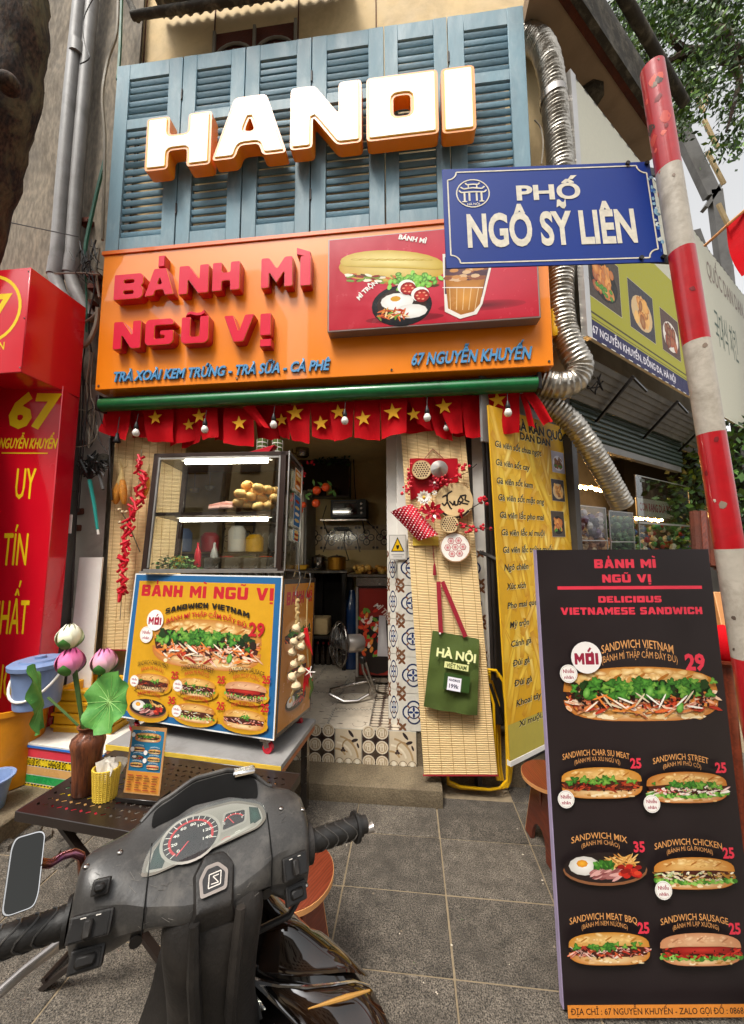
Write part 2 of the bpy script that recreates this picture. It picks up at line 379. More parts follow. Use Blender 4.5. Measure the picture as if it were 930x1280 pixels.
mk('joint', '#85765f', .95, var=.2, scale=20, bump=.3)
mk('step', '#71644f', .85, world=True, var=.25, scale=4, bump=.5, bscale=60, fleck=.3, dirt=.6, dcol='#3d3326', dscale=2)
mk('asphalt', '#4a4744', .9, var=.2, scale=8, bump=.4, fleck=.3)
mk('oldwall', '#837868', .95, var=.3, scale=2.6, bump=.8, bscale=12, fleck=.25, dirt=.85, dcol='#4a4034', dscale=2.2, stretch=(1.6, 1.6, .5))
mk('plaster', '#b5aca0', .9, var=.14, scale=3, bump=.35, bscale=18, dirt=.55, dcol='#6b6055', dscale=2.5)
mk('cream', '#d9bd8c', .8, var=.1, scale=3, bump=.2, bscale=24, dirt=.5, dcol='#8f744b', dscale=1.8)
mk('innerwall', '#dcc48e', .85, var=.12, scale=3, bump=.2, dirt=.3, dcol='#8a7448', dscale=1.5)
mk('soffit', '#a58e76', .9, var=.12, scale=2.5, bump=.3, bscale=20, dirt=.45, dcol='#6f5b48', dscale=2)
mk('fascia', '#3d3830', .85, var=.35, scale=7, bump=.5, dirt=.7, dcol='#80796a', dscale=9)
mk('brick', '#5d2f20', .9, var=.3, scale=8, bump=.6, dirt=.4, dcol='#211814')
mk('teal', '#6c8b98', .6, world=True, var=.14, scale=9, bump=.25, bscale=30, stretch=(1, 1, .3), dirt=.35, dcol='#a9bcc2', dscale=7, rnd=.07)
mk('tealdark', '#66899a', .6, var=.16, scale=12, bump=.2, rnd=.1, dirt=.3, dcol='#2f4652')
mk('orange', '#f48600', .35, var=.03, scale=2, bump=.012, bscale=4, coat=.7, croug=.03)
mk('orangeside', '#dc6a10', .35, var=.06, scale=6, bump=.0, coat=.6)
mk('letterwhite', '#fdf8ea', .4, var=.0, bump=0, emit='#fff4dc', es=.06)
mk('letterrim', '#f0921c', .35, var=.02, bump=0, coat=.4)
mk('redface', '#dc0234', .35, var=.05, scale=3, bump=.01, bscale=6, coat=.12, croug=.04, spec=.35)
mk('redside', '#b80c26', .35, var=.06, bump=0, coat=.5)
mk('blueletter', '#4f93c4', .5, var=.06, bump=0)
mk('sidegrey', '#8d7f79', .4, var=.08, bump=.02, metal=.3)
mk('greenbar', '#0e6a35', .35, var=.14, scale=8, bump=.08, coat=.5, dirt=.35, dcol='#15301f', dscale=7)
mk('flag', '#c20a16', .8, spec=.15, var=.12, scale=7, bump=.12, bscale=200)
mk('star', '#f4b21c', .7, var=.08, bump=.1)
mk('redsign', '#d80d24', .25, var=.04, scale=3, bump=.01, coat=.8, croug=.12)
mk('redsignside', '#a80a1c', .3, var=.08, scale=4, bump=.02, coat=.6)
mk('yellowtext', '#ffd21a', .4, var=.03, bump=0)
mk('pvc', '#8e8c8a', .5, var=.12, scale=5, bump=.08, dirt=.4, dcol='#4e4840', dscale=4)
mk('pvcdark', '#4b4846', .55, var=.15, scale=6, bump=.1, dirt=.5, dcol='#2b2622', dscale=4)
mk('cable', '#2a2523', .6, var=.2, bump=0)
mk('cablegrey', '#8b8272', .7, var=.2, bump=.2)
mk('cablegreen', '#2e6a55', .6, var=.2, bump=0)
mk('bark', '#35251a', .95, var=.5, scale=12, bump=1, bscale=30, fleck=.7, dirt=.7, dcol='#736a4a', dscale=7, stretch=(1, 1, .4))
mk('leaf', '#3c5c1c', .5, var=.3, scale=1.2, bump=0, rnd=.0, c2='#62832c', trans=0)
mk('mat', '#e6c790', .75, var=.1, scale=3, bump=.25, bscale=30, stretch=(.35, .35, 1), wave=(30, .26, 'Z', 1.5), dirt=.3, dcol='#c39a5c', dscale=4)
mk('thread', '#a5773c', .8, var=.1, bump=0)
mk('alu', '#c9c6c2', .32, metal=.85, var=.08, bump=.03)
mk('alufoil', '#b9b3a8', .34, metal=1, var=.1, scale=25, bump=.5, bscale=45, dirt=.3, dcol='#8d8478', dscale=6)
mk('steel', '#9c9690', .25, metal=1, var=.1, bump=.03)
mk('darkmetal', '#1e1a18', .4, metal=.3, var=.15, bump=.03, coat=.3)
mk('chrome', '#dcdcdc', .12, metal=1, var=.03, bump=0)
mk('casewood', '#2c1a12', .4, var=.2, bump=.05, coat=.4)
mk('glass', '#ffffff'); M_['glass'] = glass('clear_glass', (.93, .95, .93), 1.3)
M_['paneglass'] = glass('pane_glass', (.93, .96, .95), 1.0)
mk('tube', '#ffffff', emit='#fff8e4', es=26, bump=0, var=0)
mk('white', '#e6e2da', .5, var=.06, bump=.05, dirt=.2, dcol='#9f9588')
mk('whitegloss', '#eeeae2', .3, var=.04, bump=0, coat=.4)
mk('bulb', '#e9e5dc', .25, var=.03, bump=0, coat=.5)
mk('black', '#141211', .45, var=.15, bump=.05)
mk('blackgloss', '#0d0a09', .12, var=.1, scale=3, bump=.006, bscale=5, coat=1, croug=.03)
mk('rubber', '#1b1917', .55, var=.2, scale=20, bump=.2)
mk('plasticgrey', '#3a3836', .36, var=.12, scale=5, bump=.035, bscale=160, dirt=.4, dcol='#6f6a63', dscale=22, fleck=.12)
mk('matteblack', '#0c0b0a', .8, bump=.05, spec=.2)
mk('plasticdark', '#191614', .55, var=.25, scale=9, bump=.12, bscale=160, dirt=.35, dcol='#4a433c', dscale=6)
mk('silver', '#b3aca6', .3, metal=.7, var=.08, bump=.02)
mk('smoke', '#2b1a0e', .08, var=.3, scale=5, bump=.01, coat=1, croug=.02, c2='#0f0906')
mk('amber', '#b0813c', .2, var=.15, bump=.02, coat=1)
mk('woodred', '#6a2c18', .4, var=.25, scale=3, bump=.05, stretch=(1, 6, 6), coat=.35, wave=(5, .2, 'Y', 5), rnd=.08)
mk('woodedge', '#c98d57', .5, var=.12, bump=.05)
mk('woodvase', '#8a4c2a', .5, var=.4, scale=9, bump=.5, bscale=20, stretch=(5, 5, .5), c2='#42200f', coat=.15)
mk('plyedge', '#a5663e', .6, var=.2, bump=.1)
mk('tabletop', '#211814', .32, var=.2, bump=.04, coat=.3)
mk('bluebucket', '#7d92bb', .45, var=.12, scale=5, bump=.06, dirt=.45, dcol='#4a5a86', dscale=4)
mk('orangebucket', '#d98a14', .45, var=.12, bump=.06, dirt=.35, dcol='#8f5c14', dscale=5)
mk('yellowplastic', '#e0a818', .4, var=.1, bump=.03, dirt=.3, dcol='#9a7416')
mk('yellowpaint', '#e8b414', .3, var=.08, bump=.03, coat=.5, dirt=.2, dcol='#8a6a18')
mk('rattan', '#d8b640', .6, var=.2, bump=.2)
mk('paper', '#ece6dc', .8, var=.05, bump=.1)
mk('foam', '#d9d4ca', .8, var=.1, scale=20, bump=.3, bscale=120, dirt=.3, dcol='#9c8f7e', dscale=6)
mk('film', None, .28, var=.1, scale=8, bump=.5, bscale=14, coat=.7)
mk('lotusleaf', '#5f9a45', .6, var=.16, scale=14, bump=.35, bscale=30, c2='#3e7a34')
mk('petal', None, .55, var=.08, scale=20, bump=.1)
mk('stem', '#3e5a26', .6, var=.2, bump=.1)
mk('cloth_green', '#46561f', .85, var=.1, bump=.25, bscale=220)
mk('strap', '#8e1226', .8, var=.1, bump=.2, bscale=200)
mk('corn', '#c98022', .55, var=.25, scale=60, bump=.8, bscale=110)
mk('husk', '#b79a64', .8, var=.25, scale=20, bump=.3)
mk('firecracker', '#c9122a', .5, var=.2, scale=20, bump=.1)
mk('garlic', '#cdb791', .6, var=.2, scale=30, bump=.3, dirt=.3, dcol='#8a6a44', dscale=25)
mk('chilli', '#cc1420', .3, var=.15, bump=.05, coat=.5)
mk('orangefruit', '#f0571c', .3, var=.1, coat=.6)
mk('mirror', '#3e3e3c', .03, metal=1, var=.0, bump=0)
mk('copper', '#b0714a', .2, metal=1, var=.3, scale=15, bump=0, c2='#8b5a86')
mk('polered', '#b3141e', .35, var=.16, scale=9, bump=.1, bscale=20, coat=.4, dirt=.35, dcol='#7a1a1c', dscale=9)
mk('polewhite', '#b9b0a2', .45, var=.16, scale=9, bump=.15, dirt=.6, dcol='#6f6455', dscale=9)
mk('signblue', '#0b2f80', .5, var=.06, scale=4, bump=.02, spec=.3, dirt=.12, dcol='#122a6e')
mk('roller', '#24362c', .4, metal=.2, var=.2, bump=.1, dirt=.4, dcol='#1c2a22')
mk('rollergrey', '#75726d', .4, metal=.4, var=.15, bump=.05, dirt=.5, dcol='#443e38')
mk('warmlamp', '#ffd9a0', emit='#ffc070', es=45, bump=0, var=0)
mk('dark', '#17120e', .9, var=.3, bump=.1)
mk('street', '#a89f90', .8, var=.1, scale=2, bump=0)
# ---------------------------------------------------------------- ground, pavement, steps
g = MB().box((-60, -60, -.2), (60, 60, -.05)); struct(g.build('ground', M_['asphalt']))
pv = MB().box((-6, -1.6, -.08), (8, 9, -.004)); pave = struct(pv.build('pavement', M_['joint']))
SX, SY, X0, Y0 = .479, .325, .145, .214
def inr(x, y):
    if y > 2.4 and x < .75: return False
    if y > 2.4 and (y-2.4) > (x-.4)*.8: return False
    return True
sm = MB().box((-SX/2+.0035, -SY/2+.003, -.03), (SX/2-.0035, SY/2-.003, 0)).mesh('paving_stone', bev=.003)
for i in range(-8, 5):
    for j in range(-2, 11):
        cx, cy = X0+SX*(i+.5), Y0+SY*(j+.5)
        if not inr(cx, cy): continue
        o = link('paving_stone', sm, M_['stone'], pave, TR(cx+rnd.uniform(-.001, .001), cy, rnd.uniform(-.0015, .0015)) @ RX(rnd.uniform(-.25, .25)) @ RY(rnd.uniform(-.2, .2)) @ RZ(180*rnd.randint(0, 1)))
XD = at(554, 1010, z=0).x
d = MB()
G = []
st = MB().box((-2.2, 2.385, -.02), (XD, 2.66, .1)); o = st.build('doorstep', M_['step'], bev=.008, seg=2); struct(o)
# rubble patch by the buckets
rb = MB()
for i in range(70):
    p = Vector((rnd.uniform(-2.75, -1.75), rnd.uniform(1.5, 2.2), 0)); s = rnd.uniform(.015, .06)
    n = 5; a0 = rnd.uniform(0, 6); P = [(p.x+s*(1+rnd.uniform(-.3, .3))*math.cos(a0+k*6.28/n), p.y+s*(1+rnd.uniform(-.3, .3))*math.sin(a0+k*6.28/n)) for k in range(n)]; h = rnd.uniform(.008, .025)
    vs = [(x, y, -.005) for x, y in P]+[(p.x+(x-p.x)*.8, p.y+(y-p.y)*.8, h) for x, y in P]
    rb.add(vs, [tuple(range(n, 2*n))]+[(k, (k+1) % n, n+(k+1) % n, n+k) for k in range(n)])
stuff(tag(rb.build('rubble', M_['stone']), 'broken grey stone rubble on the ground below the plastic buckets', 'rubble'))
lt_ = MB('#8a8072')
for i in range(150):
    p = Vector((rnd.uniform(-1.2, 1.1), rnd.uniform(.9, 2.36), .001)); s = rnd.uniform(.0015, .005); a0 = rnd.uniform(0, 6); lt_.col(rnd.choice(['#b8ad9a', '#8a7c68', '#2c2620', '#c8bda8', '#6a5c48', '#3a4a24']))
    lt_.add([(p.x+s*math.cos(a0+k*1.6)*(1+.4*(k % 2)), p.y+s*math.sin(a0+k*1.6), p.z) for k in range(4)]+[(p.x, p.y, p.z+s*.5)], [(0, 1, 4), (1, 2, 4), (2, 3, 4), (3, 0, 4)])
stuff(tag(lt_.build('litter', M_['attr']), 'tiny crumbs, grit and leaf scraps scattered over the paving stones', 'litter'))
# ---------------------------------------------------------------- patterned tiles (printed glaze, one shared mesh each)
def tile_mesh(kind, W, H, T=.008):
    m = MB('#e8e4da'); m.y = 0; m.col('#ddd8cc').box((-W/2+.0012, 0, -H/2+.0012), (W/2-.0012, T, H/2-.0012)); m.y = -.0002
    k = W/2*.98; s = min(W, H)/2
    if kind == 'blue':
        for sx in (-1, 1):
            for sz in (-1, 1):
                x, z = sx*W/2*.78, sz*H/2*.8
                for a in range(4): m.ell(x+.3*s*.5*math.cos(a*1.57+.78), z+.3*s*.5*math.sin(a*1.57+.78), s*.2, s*.09, '#74482e', n=8, rot=a*1.57+.78)
        for a in range(4):
            c, q = math.cos(a*math.pi/2), math.sin(a*math.pi/2); m.ell(.3*s*c, .3*s*q, s*.5, s*.5, '#20315a', n=18)
        for a in range(4):
            c, q = math.cos(a*math.pi/2), math.sin(a*math.pi/2); m.ell(.3*s*c, .3*s*q, s*.385, s*.385, '#dedbd4', n=18)
        m.ring(0, 0, s*.44, s*.085, '#1c2c54', 20)
        for a in range(4):
            m.ell(.2*s*math.cos(a*1.57), .2*s*math.sin(a*1.57), s*.17, s*.085, '#22386e', n=8, rot=a*1.57)
            m.ell(.5*s*math.cos(a*1.57+.78), .5*s*math.sin(a*1.57+.78), s*.13, s*.06, '#92603c', n=6, rot=a*1.57+.78)
    elif kind == 'circles':
        m.rect(-W/2+.002, -H/2+.002, W/2-.002, H/2-.002, '#3b2c26')
        for i in range(2):
            for j in range(3):
                x, z = (i-.5)*W/2, (j-1)*H*.43; q = W*.235
                m.ell(x, z, q, q, '#ded0b8', n=16); m.ring(x, z, q*.8, q*.16, '#b59f80', 14)
                for a in range(3): m.line([(x+(a-1)*q*.4, z-q*.5), (x+(a-1)*q*.4, z+q*.5)], q*.14, '#a48d6c')
                m.ell(x-.1*q, z+.3*q, q*.45, q*.3, '#e8dcc6', '#c7b391', n=9)
        for j in (-.5, .5): m.poly([(-.02, j*H*.43), (0, j*H*.43+.02), (.02, j*H*.43), (0, j*H*.43-.02)], '#2c211e')
    elif kind == 'swirl':
        m.rect(-W/2+.002, -H/2+.002, W/2-.002, H/2-.002, '#d5c4a8')
        for r_, a0 in ((.85, .2), (.62, .5), (.4, .9)): m.ring(-W/2*.9, -H/2*.8, W*r_, W*.07, '#b2956c' if r_ != .62 else '#ece0c8', 14, a0=a0*.5, a1=a0*.5+1.3)
        m.ring(0, 0, W*.24, W*.05, '#a88a62', 14, a0=.5, a1=4.6)
        for (x, z, ro, a, b) in ((.1, .36, -.9, .16, .055), (.24, .17, .3, .13, .06), (.36, .02, -1.2, .1, .04)): m.ell(x*W, z*H, a*W, b*W, '#35292a', n=10, rot=ro)
        for a in range(3): m.ell(-.2*W+.05*W*math.cos(a*2.1+1.6), -.12*H+.05*W*math.sin(a*2.1+1.6), .05*W, .05*W, '#3b2a2c', n=8)
        for i in range(3):
            x = (i-1)*W/3; m.ring(x, -H/2+.002, W/6, .003, '#4a3830', 10, a0=0, a1=math.pi); m.ell(x, -H/2+.012, W/12, W/11, '#efe6d2', n=8)
    elif kind == 'band':
        m.rect(-W/2+.002, -H/2+.002, W/2-.002, H/2-.002, '#b49a76')
        for a in range(4):
            x, z = .5*s*math.cos(a*1.57), .5*s*math.sin(a*1.57); m.ell(x, z, s*.42, s*.42, '#241a1c', n=14)
        for a in range(4):
            x, z = .5*s*math.cos(a*1.57), .5*s*math.sin(a*1.57); m.ell(x, z, s*.3, s*.3, '#c9b391', n=12)
            for b in range(4): m.ell(x+s*.1*math.cos(b*1.57), z+s*.1*math.sin(b*1.57), s*.09, s*.04, '#2a1d20', n=6, rot=b*1.57)
        m.ell(0, 0, s*.12, s*.12, '#6a2c22', n=8)
        for sx in (-1, 1):
            for sz in (-1, 1): m.ell(sx*W/2*.8, sz*H/2*.8, s*.16, s*.16, '#2a2022', n=8)
    elif kind == 'floor':
        m.rect(-W/2+.002, -H/2+.002, W/2-.002, H/2-.002, '#cfc2ae')
        for i in range(9):
            x, z = rnd.uniform(-.45, .45)*W, rnd.uniform(-.45, .45)*H; m.ell(x, z, rnd.uniform(.01, .03), rnd.uniform(.002, .006), '#5a4a3e', n=6)
        m.ring(-W/4, H/4, W*.16, .003, '#6d5a4c', 14, a0=0, a1=4)
        for i in range(12): x = -W/2+W*i/12; m.poly([(x, -H/2+.002), (x+.012, -H/2+.002), (x+.006, -H/2+rnd.uniform(.008, .02))], '#2d2320')
        for i in range(9): z = -H/2+H*i/9; m.poly([(W/2-.002, z), (W/2-.002, z+.012), (W/2-rnd.uniform(.006, .018), z+.006)], '#2d2320')
    elif kind == 'floorhex':
        m.rect(-W/2+.002, -H/2+.002, W/2-.002, H/2-.002, '#4b3d36')
        for i in range(4):
            for j in range(7):
                x = -W/2+W*(i+.5)/4; z = -H/2+H*(j+.5)/7; m.ell(x, z, W/8*.93, H/14*.86, '#cabda8', n=6)
    return m.mesh('tile')
# ---------------------------------------------------------------- shop building
FL = .33
X_P0 = at(487, 750, y=2.62).x; X_P1 = at(611, 750, y=2.62).x
shop = thing('shop_building', 'narrow shop house with cream upper wall, open kitchen doorway and blue tiled pillar', 'building', TR(0, 0, 0))
b = MB()
b.box((-2.42, 2.72, 2.7), (1.2, 2.9, 9)); b.build('upper_wall', M_['cream'], shop)
b = MB().box((-2.42, 2.7, .0), (-2.0, 2.8, 2.7)); b.build('wall', M_['plaster'], shop)
b = MB().box((-2.42, 4.3, 0), (1.3, 4.4, 2.75)).box((-2.42, 2.8, 0), (-2.3, 4.3, 2.75)).box((X_P1-.1, 2.9, 0), (X_P1+.02, 4.3, 2.75)); b.build('back_wall', M_['innerwall'], shop)
b = MB().box((-2.3, 2.62, 2.62), (X_P1, 4.3, 2.75)); b.build('ceiling', M_['innerwall'], shop)
b = MB().box((X_P0+.06, 2.63, .33), (X_P1, 2.95, 2.7)).box((X_P0-.02, 2.7, .33), (X_P0+.06, 2.95, 2.7)); b.build('pillar', M_['white'], shop, bev=.004)
b = MB().box((-2.42, 2.63, .0), (X_P1+.2, 4.3, FL-.011)); b.build('floor_slab', M_['step'], shop)
# tiles on the pillar
tb = tile_mesh('blue', .2, .245)
zt = at(500, 665, y=2.62).z
z = FL+.1225; k = 0
while z+.12 < zt+.1:
    for x in (X_P0+.16, X_P0+.362, X_P0+.564):
        if x+.1 < X_P1+.02: link('tile', tb, M_['glaze'], shop, TR(x, 2.62, z))
    link('tile', tb, M_['glaze'], shop, TR(X_P0+.02, 2.692, z) @ SC(.38, 1, 1))
    z += .247
# riser tiles
tc, ts = tile_mesh('circles', .187, .225), tile_mesh('swirl', .187, .225)
x = XD-.15-.0935; k = 1
x = at(521, 955, y=2.61).x - .0935
while x > -2.0:
    link('tile', ts if k % 2 else tc, M_['glaze'], shop, TR(x, 2.617, .1+.1145)); x -= .189; k += 1
# floor tiles
tf, th = tile_mesh('floor', .298, .298), tile_mesh('floorhex', .298, .298)
for i in range(9):
    for j in range(6):
        x, y = .0-.15-i*.3, 2.765+j*.3
        link('tile', th if i == 0 else tf, M_['floorglaze'], shop, TR(x, y, FL) @ RX(-90) @ RY(180*((i+j) % 2)))
# patterned band on the kitchen wall
tbn = tile_mesh('band', .21, .3)
for i in range(11):
    link('tile', tbn, M_['glaze'], shop, TR(-2.2+.212*i, 4.29, at(440, 672, y=4.29).z))
# grille window in the upper wall
gA, gB = at(269, 42, y=2.7), at(370, 25, y=2.7)
WZ = at(320, 62, y=2.7).z; WT = gA.z
b = MB().box((gA.x, 2.705, WZ-.4), (gB.x, 2.722, WT)); wn = b.build('window', M_['brick'], shop)
b = MB()
for i in range(3): b.box((gA.x+(gB.x-gA.x)*i/2-.012, 2.68, WZ-.4), (gA.x+(gB.x-gA.x)*i/2+.012, 2.70, WT))
for i in range(2):
    cx = gA.x+(gB.x-gA.x)*(i+.5)/2; b.tube([(cx+.2*math.cos(t*math.pi/10), 2.69, WZ-.12+.2*math.sin(t*math.pi/10)) for t in range(11)], .012, 6)
    for q in (-.1, 0, .1): b.tube([(cx+q, 2.69, WZ-.4), (cx+q*1.2, 2.69, WZ+.02)], .009, 5)
    b.tube([(cx+.06*math.cos(t), 2.69, WZ-.1+.06*math.sin(t)) for t in [k*.63 for k in range(11)]], .008, 5)
b.build('grille', M_['cablegrey'], wn)
b = MB()
for px in (180, 267, 372, 470): p = at(px, 40, y=2.7); b.box((p.x-.004, 2.712, 5), (p.x+.004, 2.719, 9))
b.build('panel_joint', M_['brick'], shop)
# corrugated canopy high over the upper wall
cp = at(155, 25, y=2.3); cz = cp.z+.42
can = thing('canopy', 'rusty corrugated metal canopy with a dark front pipe, above the top of the shutters', 'canopy', TR(0, 0, 0))
b = MB(); G = []
for i in range(90):
    x = -2.2+i*.02; G.append([(x, 1.9, cz+.25+.02*math.sin(i*1.3)), (x, 2.7, cz+.25+.02*math.sin(i*1.3))])
b.grid(G); b.grid([[(p[0], p[1], p[2]+.004) for p in r] for r in G]); b.build('corrugated_sheet', M_['rollergrey'], can)
b = MB().tube([at(165, 20, y=2.35), at(335, -6, y=2.35), at(360, -10, y=2.35)], .03, 10).tube([at(150, -25, y=2.4), at(172, 24, y=2.4)], .025, 8); b.build('front_pipe', M_['fascia'], can)
# ---------------------------------------------------------------- shutters
shTL, shTR, shBL, shBR = at(145, 87, y=2.4), at(650, 3, y=2.4), at(130, 314, y=2.4), at(672, 275, y=2.4)
SX0, SX1, SZ0, SZ1 = -2.35, .90, 3.87, 5.57
xs = [SX0, at(218, 300, y=2.4).x, at(300, 295, y=2.4).x, at(387, 290, y=2.4).x, at(482, 285, y=2.4).x, at(566, 280, y=2.4).x, SX1]
shl = ['leftmost', 'second from the left', 'third from the left', 'third from the right', 'second from the right', 'rightmost']
shx = ['beside the grey drain pipes', 'behind the letter A', 'behind the A and N', 'behind the N', 'behind the O', 'behind the letter I, beside the silver duct']
for i in range(6):
    x0, x1 = xs[i]+.004, xs[i+1]-.004; W = x1-x0; H = SZ1-SZ0
    t = thing('window_shutter', f'faded blue louvred wooden shutter, {shl[i]} of six, {shx[i]}', 'shutter', TR(x0, 2.4, SZ0), 'blue louvred shutters above the orange sign')
    st_ = .115 if W > .5 else .1; b = MB()
    zr = [(0, .15), (1.10, 1.19), (H-.14, H)]
    b.box((0, 0, 0), (st_, .045, H)).box((W-st_, 0, 0), (W, .045, H))
    for z0, z1 in zr: b.box((st_, .002, z0), (W-st_, .043, z1))
    b.build('frame', M_['teal'], t, bev=.003)
    sw = W-2*st_+.012; smh = MB().cbox((0, 0, 0), (sw, .014, .037)).mesh('slat', bev=.004, seg=2)
    for z0, z1 in ((.15, 1.10), (1.19, H-.14)):
        n = round((z1-z0)/.0665)
        for q in range(n): link('slat', smh, M_['tealdark'], t, TR(W/2, .02, z0+(q+.5)*(z1-z0)/n) @ RX(14+rnd.gauss(0, 3.5)) @ RY(rnd.gauss(0, .25)))
    if i in (1, 3, 5):
        hb = MB()
        for z in (.3, 1.3): hb.tube([(0, -.004, z), (0, -.004, z+.09)], .007, 6)
        hb.build('hinge', M_['cable'], t)
# ---------------------------------------------------------------- HANOI letters
hs_ = thing('hanoi_letters', 'big white lit block letters with orange sides spelling HANOI across the blue shutters', 'sign', TR(0, 0, 0))
def letter_at(ch, x0, x1, z0, z1, y, ext, body, face, parent, rim=.0, faceout=.004, nm='letter', rd=.07, lowz=None):
    w_, spl = BF[ch]; kx, kz = (x1-x0)/w_, (z1-z0); P = [rounded([(p[0]*kx, p[1]*kz) for p in s], rd*kz) for s in spl]
    vs, fs = solid(P, ext); o = MB().add(vs, fs).build(nm, body, parent, M=TR(x0, y, z0))
    def shrink(k): v2, f2 = solid(P, faceout, off=k); return v2, f2
    if rim:
        v2, f2 = shrink(-rim*.8); MB().add([(p[0], p[1]-ext-.0005, p[2]) for p in v2], f2).build(nm+'_rim', M_['yellowtext'], o)
    v2, f2 = shrink(-rim); MB().add([(p[0], p[1]-ext-(.003 if rim else .0005), p[2]) for p in v2], f2).build(nm+'_face', face, o)
    return o
HP = [('H', 180, 262, 143, 217), ('A', 264, 358, 119, 203), ('N', 362, 452, 104, 190), ('O', 458, 549, 91, 179), ('I', 553, 596, 82, 172)]
for ch, a, b_, t_, bt in HP:
    p0, p1, p2, p3 = at(a, bt-8, y=2.27), at(b_, bt-8, y=2.27), at(a, t_+8, y=2.27), at((a+b_)/2, t_, y=2.27)
    letter_at(ch, p0.x, p1.x, p0.z+(p1.z-p0.z)*.5, p3.z, 2.36, .085, M_['letterrim'], M_['letterwhite'], hs_, rim=.024)
# ---------------------------------------------------------------- orange shop sign
OX0, OX1, OZ0, OZ1 = -2.30, .955, 2.76, 3.83
osg = thing('shop_sign', 'glossy orange shop sign box with red raised letters and a sandwich picture panel', 'sign', TR(0, 0, 0))
b = MB().box((OX0, 2.35, OZ0), (OX1, 2.60, OZ1)); b.build('sign_box', M_['orange'], osg, bev=.004)
b = MB().box((OX0-.01, 2.34, OZ1+.002), (OX1+.01, 2.47, OZ1+.03)); b.build('ledge', M_['orangeside'], osg)
W1 = [('B', 142, 179, 343, 375), ('A', 181, 218, 336, 370), ('N', 223, 261, 332, 368), ('H', 265, 300, 328, 364), ('M', 326, 366, 322, 360), ('I', 375, 389, 320, 358)]
W2 = [('N', 141, 176, 402, 437), ('G', 181, 217, 399, 432), ('U', 226, 261, 396, 430), ('V', 279, 318, 394, 428), ('I', 325, 339, 392, 420)]
def xyz(px, py, y=2.295): return at(px, py, y=y)
for ch, a, c, t_, bt in W1+W2:
    p0, p1, pt = xyz(a, bt), xyz(c, bt), xyz((a+c)/2, t_)
    letter_at(ch, p0.x, p1.x, (p0.z+p1.z)/2, pt.z, 2.349, .055, M_['redside'], M_['redface'], osg, rim=.004, faceout=.003)
for ch, a, c, t_, bt in (('acute', 198, 206, 320, 334), ('grave', 371, 388, 309, 324), ('tilde', 232, 256, 388, 396), ('dot', 325, 339, 424, 434)):
    p0, p1, pt = xyz(a, bt), xyz(c, bt), xyz((a+c)/2, t_)
    w_, spl = BF[ch]; xm = max(p[0] for p in spl[0]); zn = min(p[1] for p in spl[0]); zm = max(p[1] for p in spl[0])
    P = [[((p[0])/xm*(p1.x-p0.x), (p[1]-zn)/(zm-zn)*(pt.z-p0.z)) for p in spl[0]]]
    v, f = solid(P, .055); o = MB().add(v, f).build('letter_mark', M_['redside'], osg, M=TR(p0.x, 2.349, p0.z))
    v, f = solid(P, .003, off=-.003); MB().add([(q[0], q[1]-.0555, q[2]) for q in v], f).build('letter_face', M_['redface'], o)
def raised(t, x, z, w, h, ext, m, parent, sl=.2):
    v, f = textsolid(t, ext, w, h, .035, sl)
    return MB().add(v, f).build('lettering', m, parent, M=TR(x, 2.349, z))
raised('TRÀ XOÀI KEM TRỨNG - TRÀ SỮA - CÀ PHÊ', -2.155, 2.812, 1.62, .075, .012, M_['blueletter'], osg)
raised('67 NGUYỄN KHUYẾN', .03, 2.812, .775, .085, .012, M_['blueletter'], osg)
b = MB()
for x in (OX0+.03, -1.2, -.1, OX1-.03):
    b.tube([(x, 2.345, OZ0+.03), (x, 2.352, OZ0+.03)], .008, 8)
b.build('screws', M_['steel'], osg)
# the green awning roller below the sign
bl, br = at(128, 507, y=2.42), at(670, 480, y=2.42)
ab = thing('awning_roller', 'long dark green awning tube hanging under the orange sign', 'awning', TR(0, 0, 0))
zc = (bl.z+br.z)/2
MB().tube([(bl.x, 2.42, zc), (br.x, 2.42, zc)], .05, 14).build('tube', M_['greenbar'], ab)
b = MB()
for x in (bl.x-.012, br.x+.012): MB().cbox((x, 2.43, zc+.01), (.03, .1, .12)).build('end_bracket', M_['darkmetal'], ab, bev=.006)
MB().bar((bl.x, 2.41, zc+.052), (br.x, 2.41, zc+.052), .012, .01).build('rail', M_['darkmetal'], ab)
MB().box((-2.28, 2.5, OZ0-.06), (.9, 2.62, OZ0-.002)).build('valance_beam', M_['orangeside'], osg)
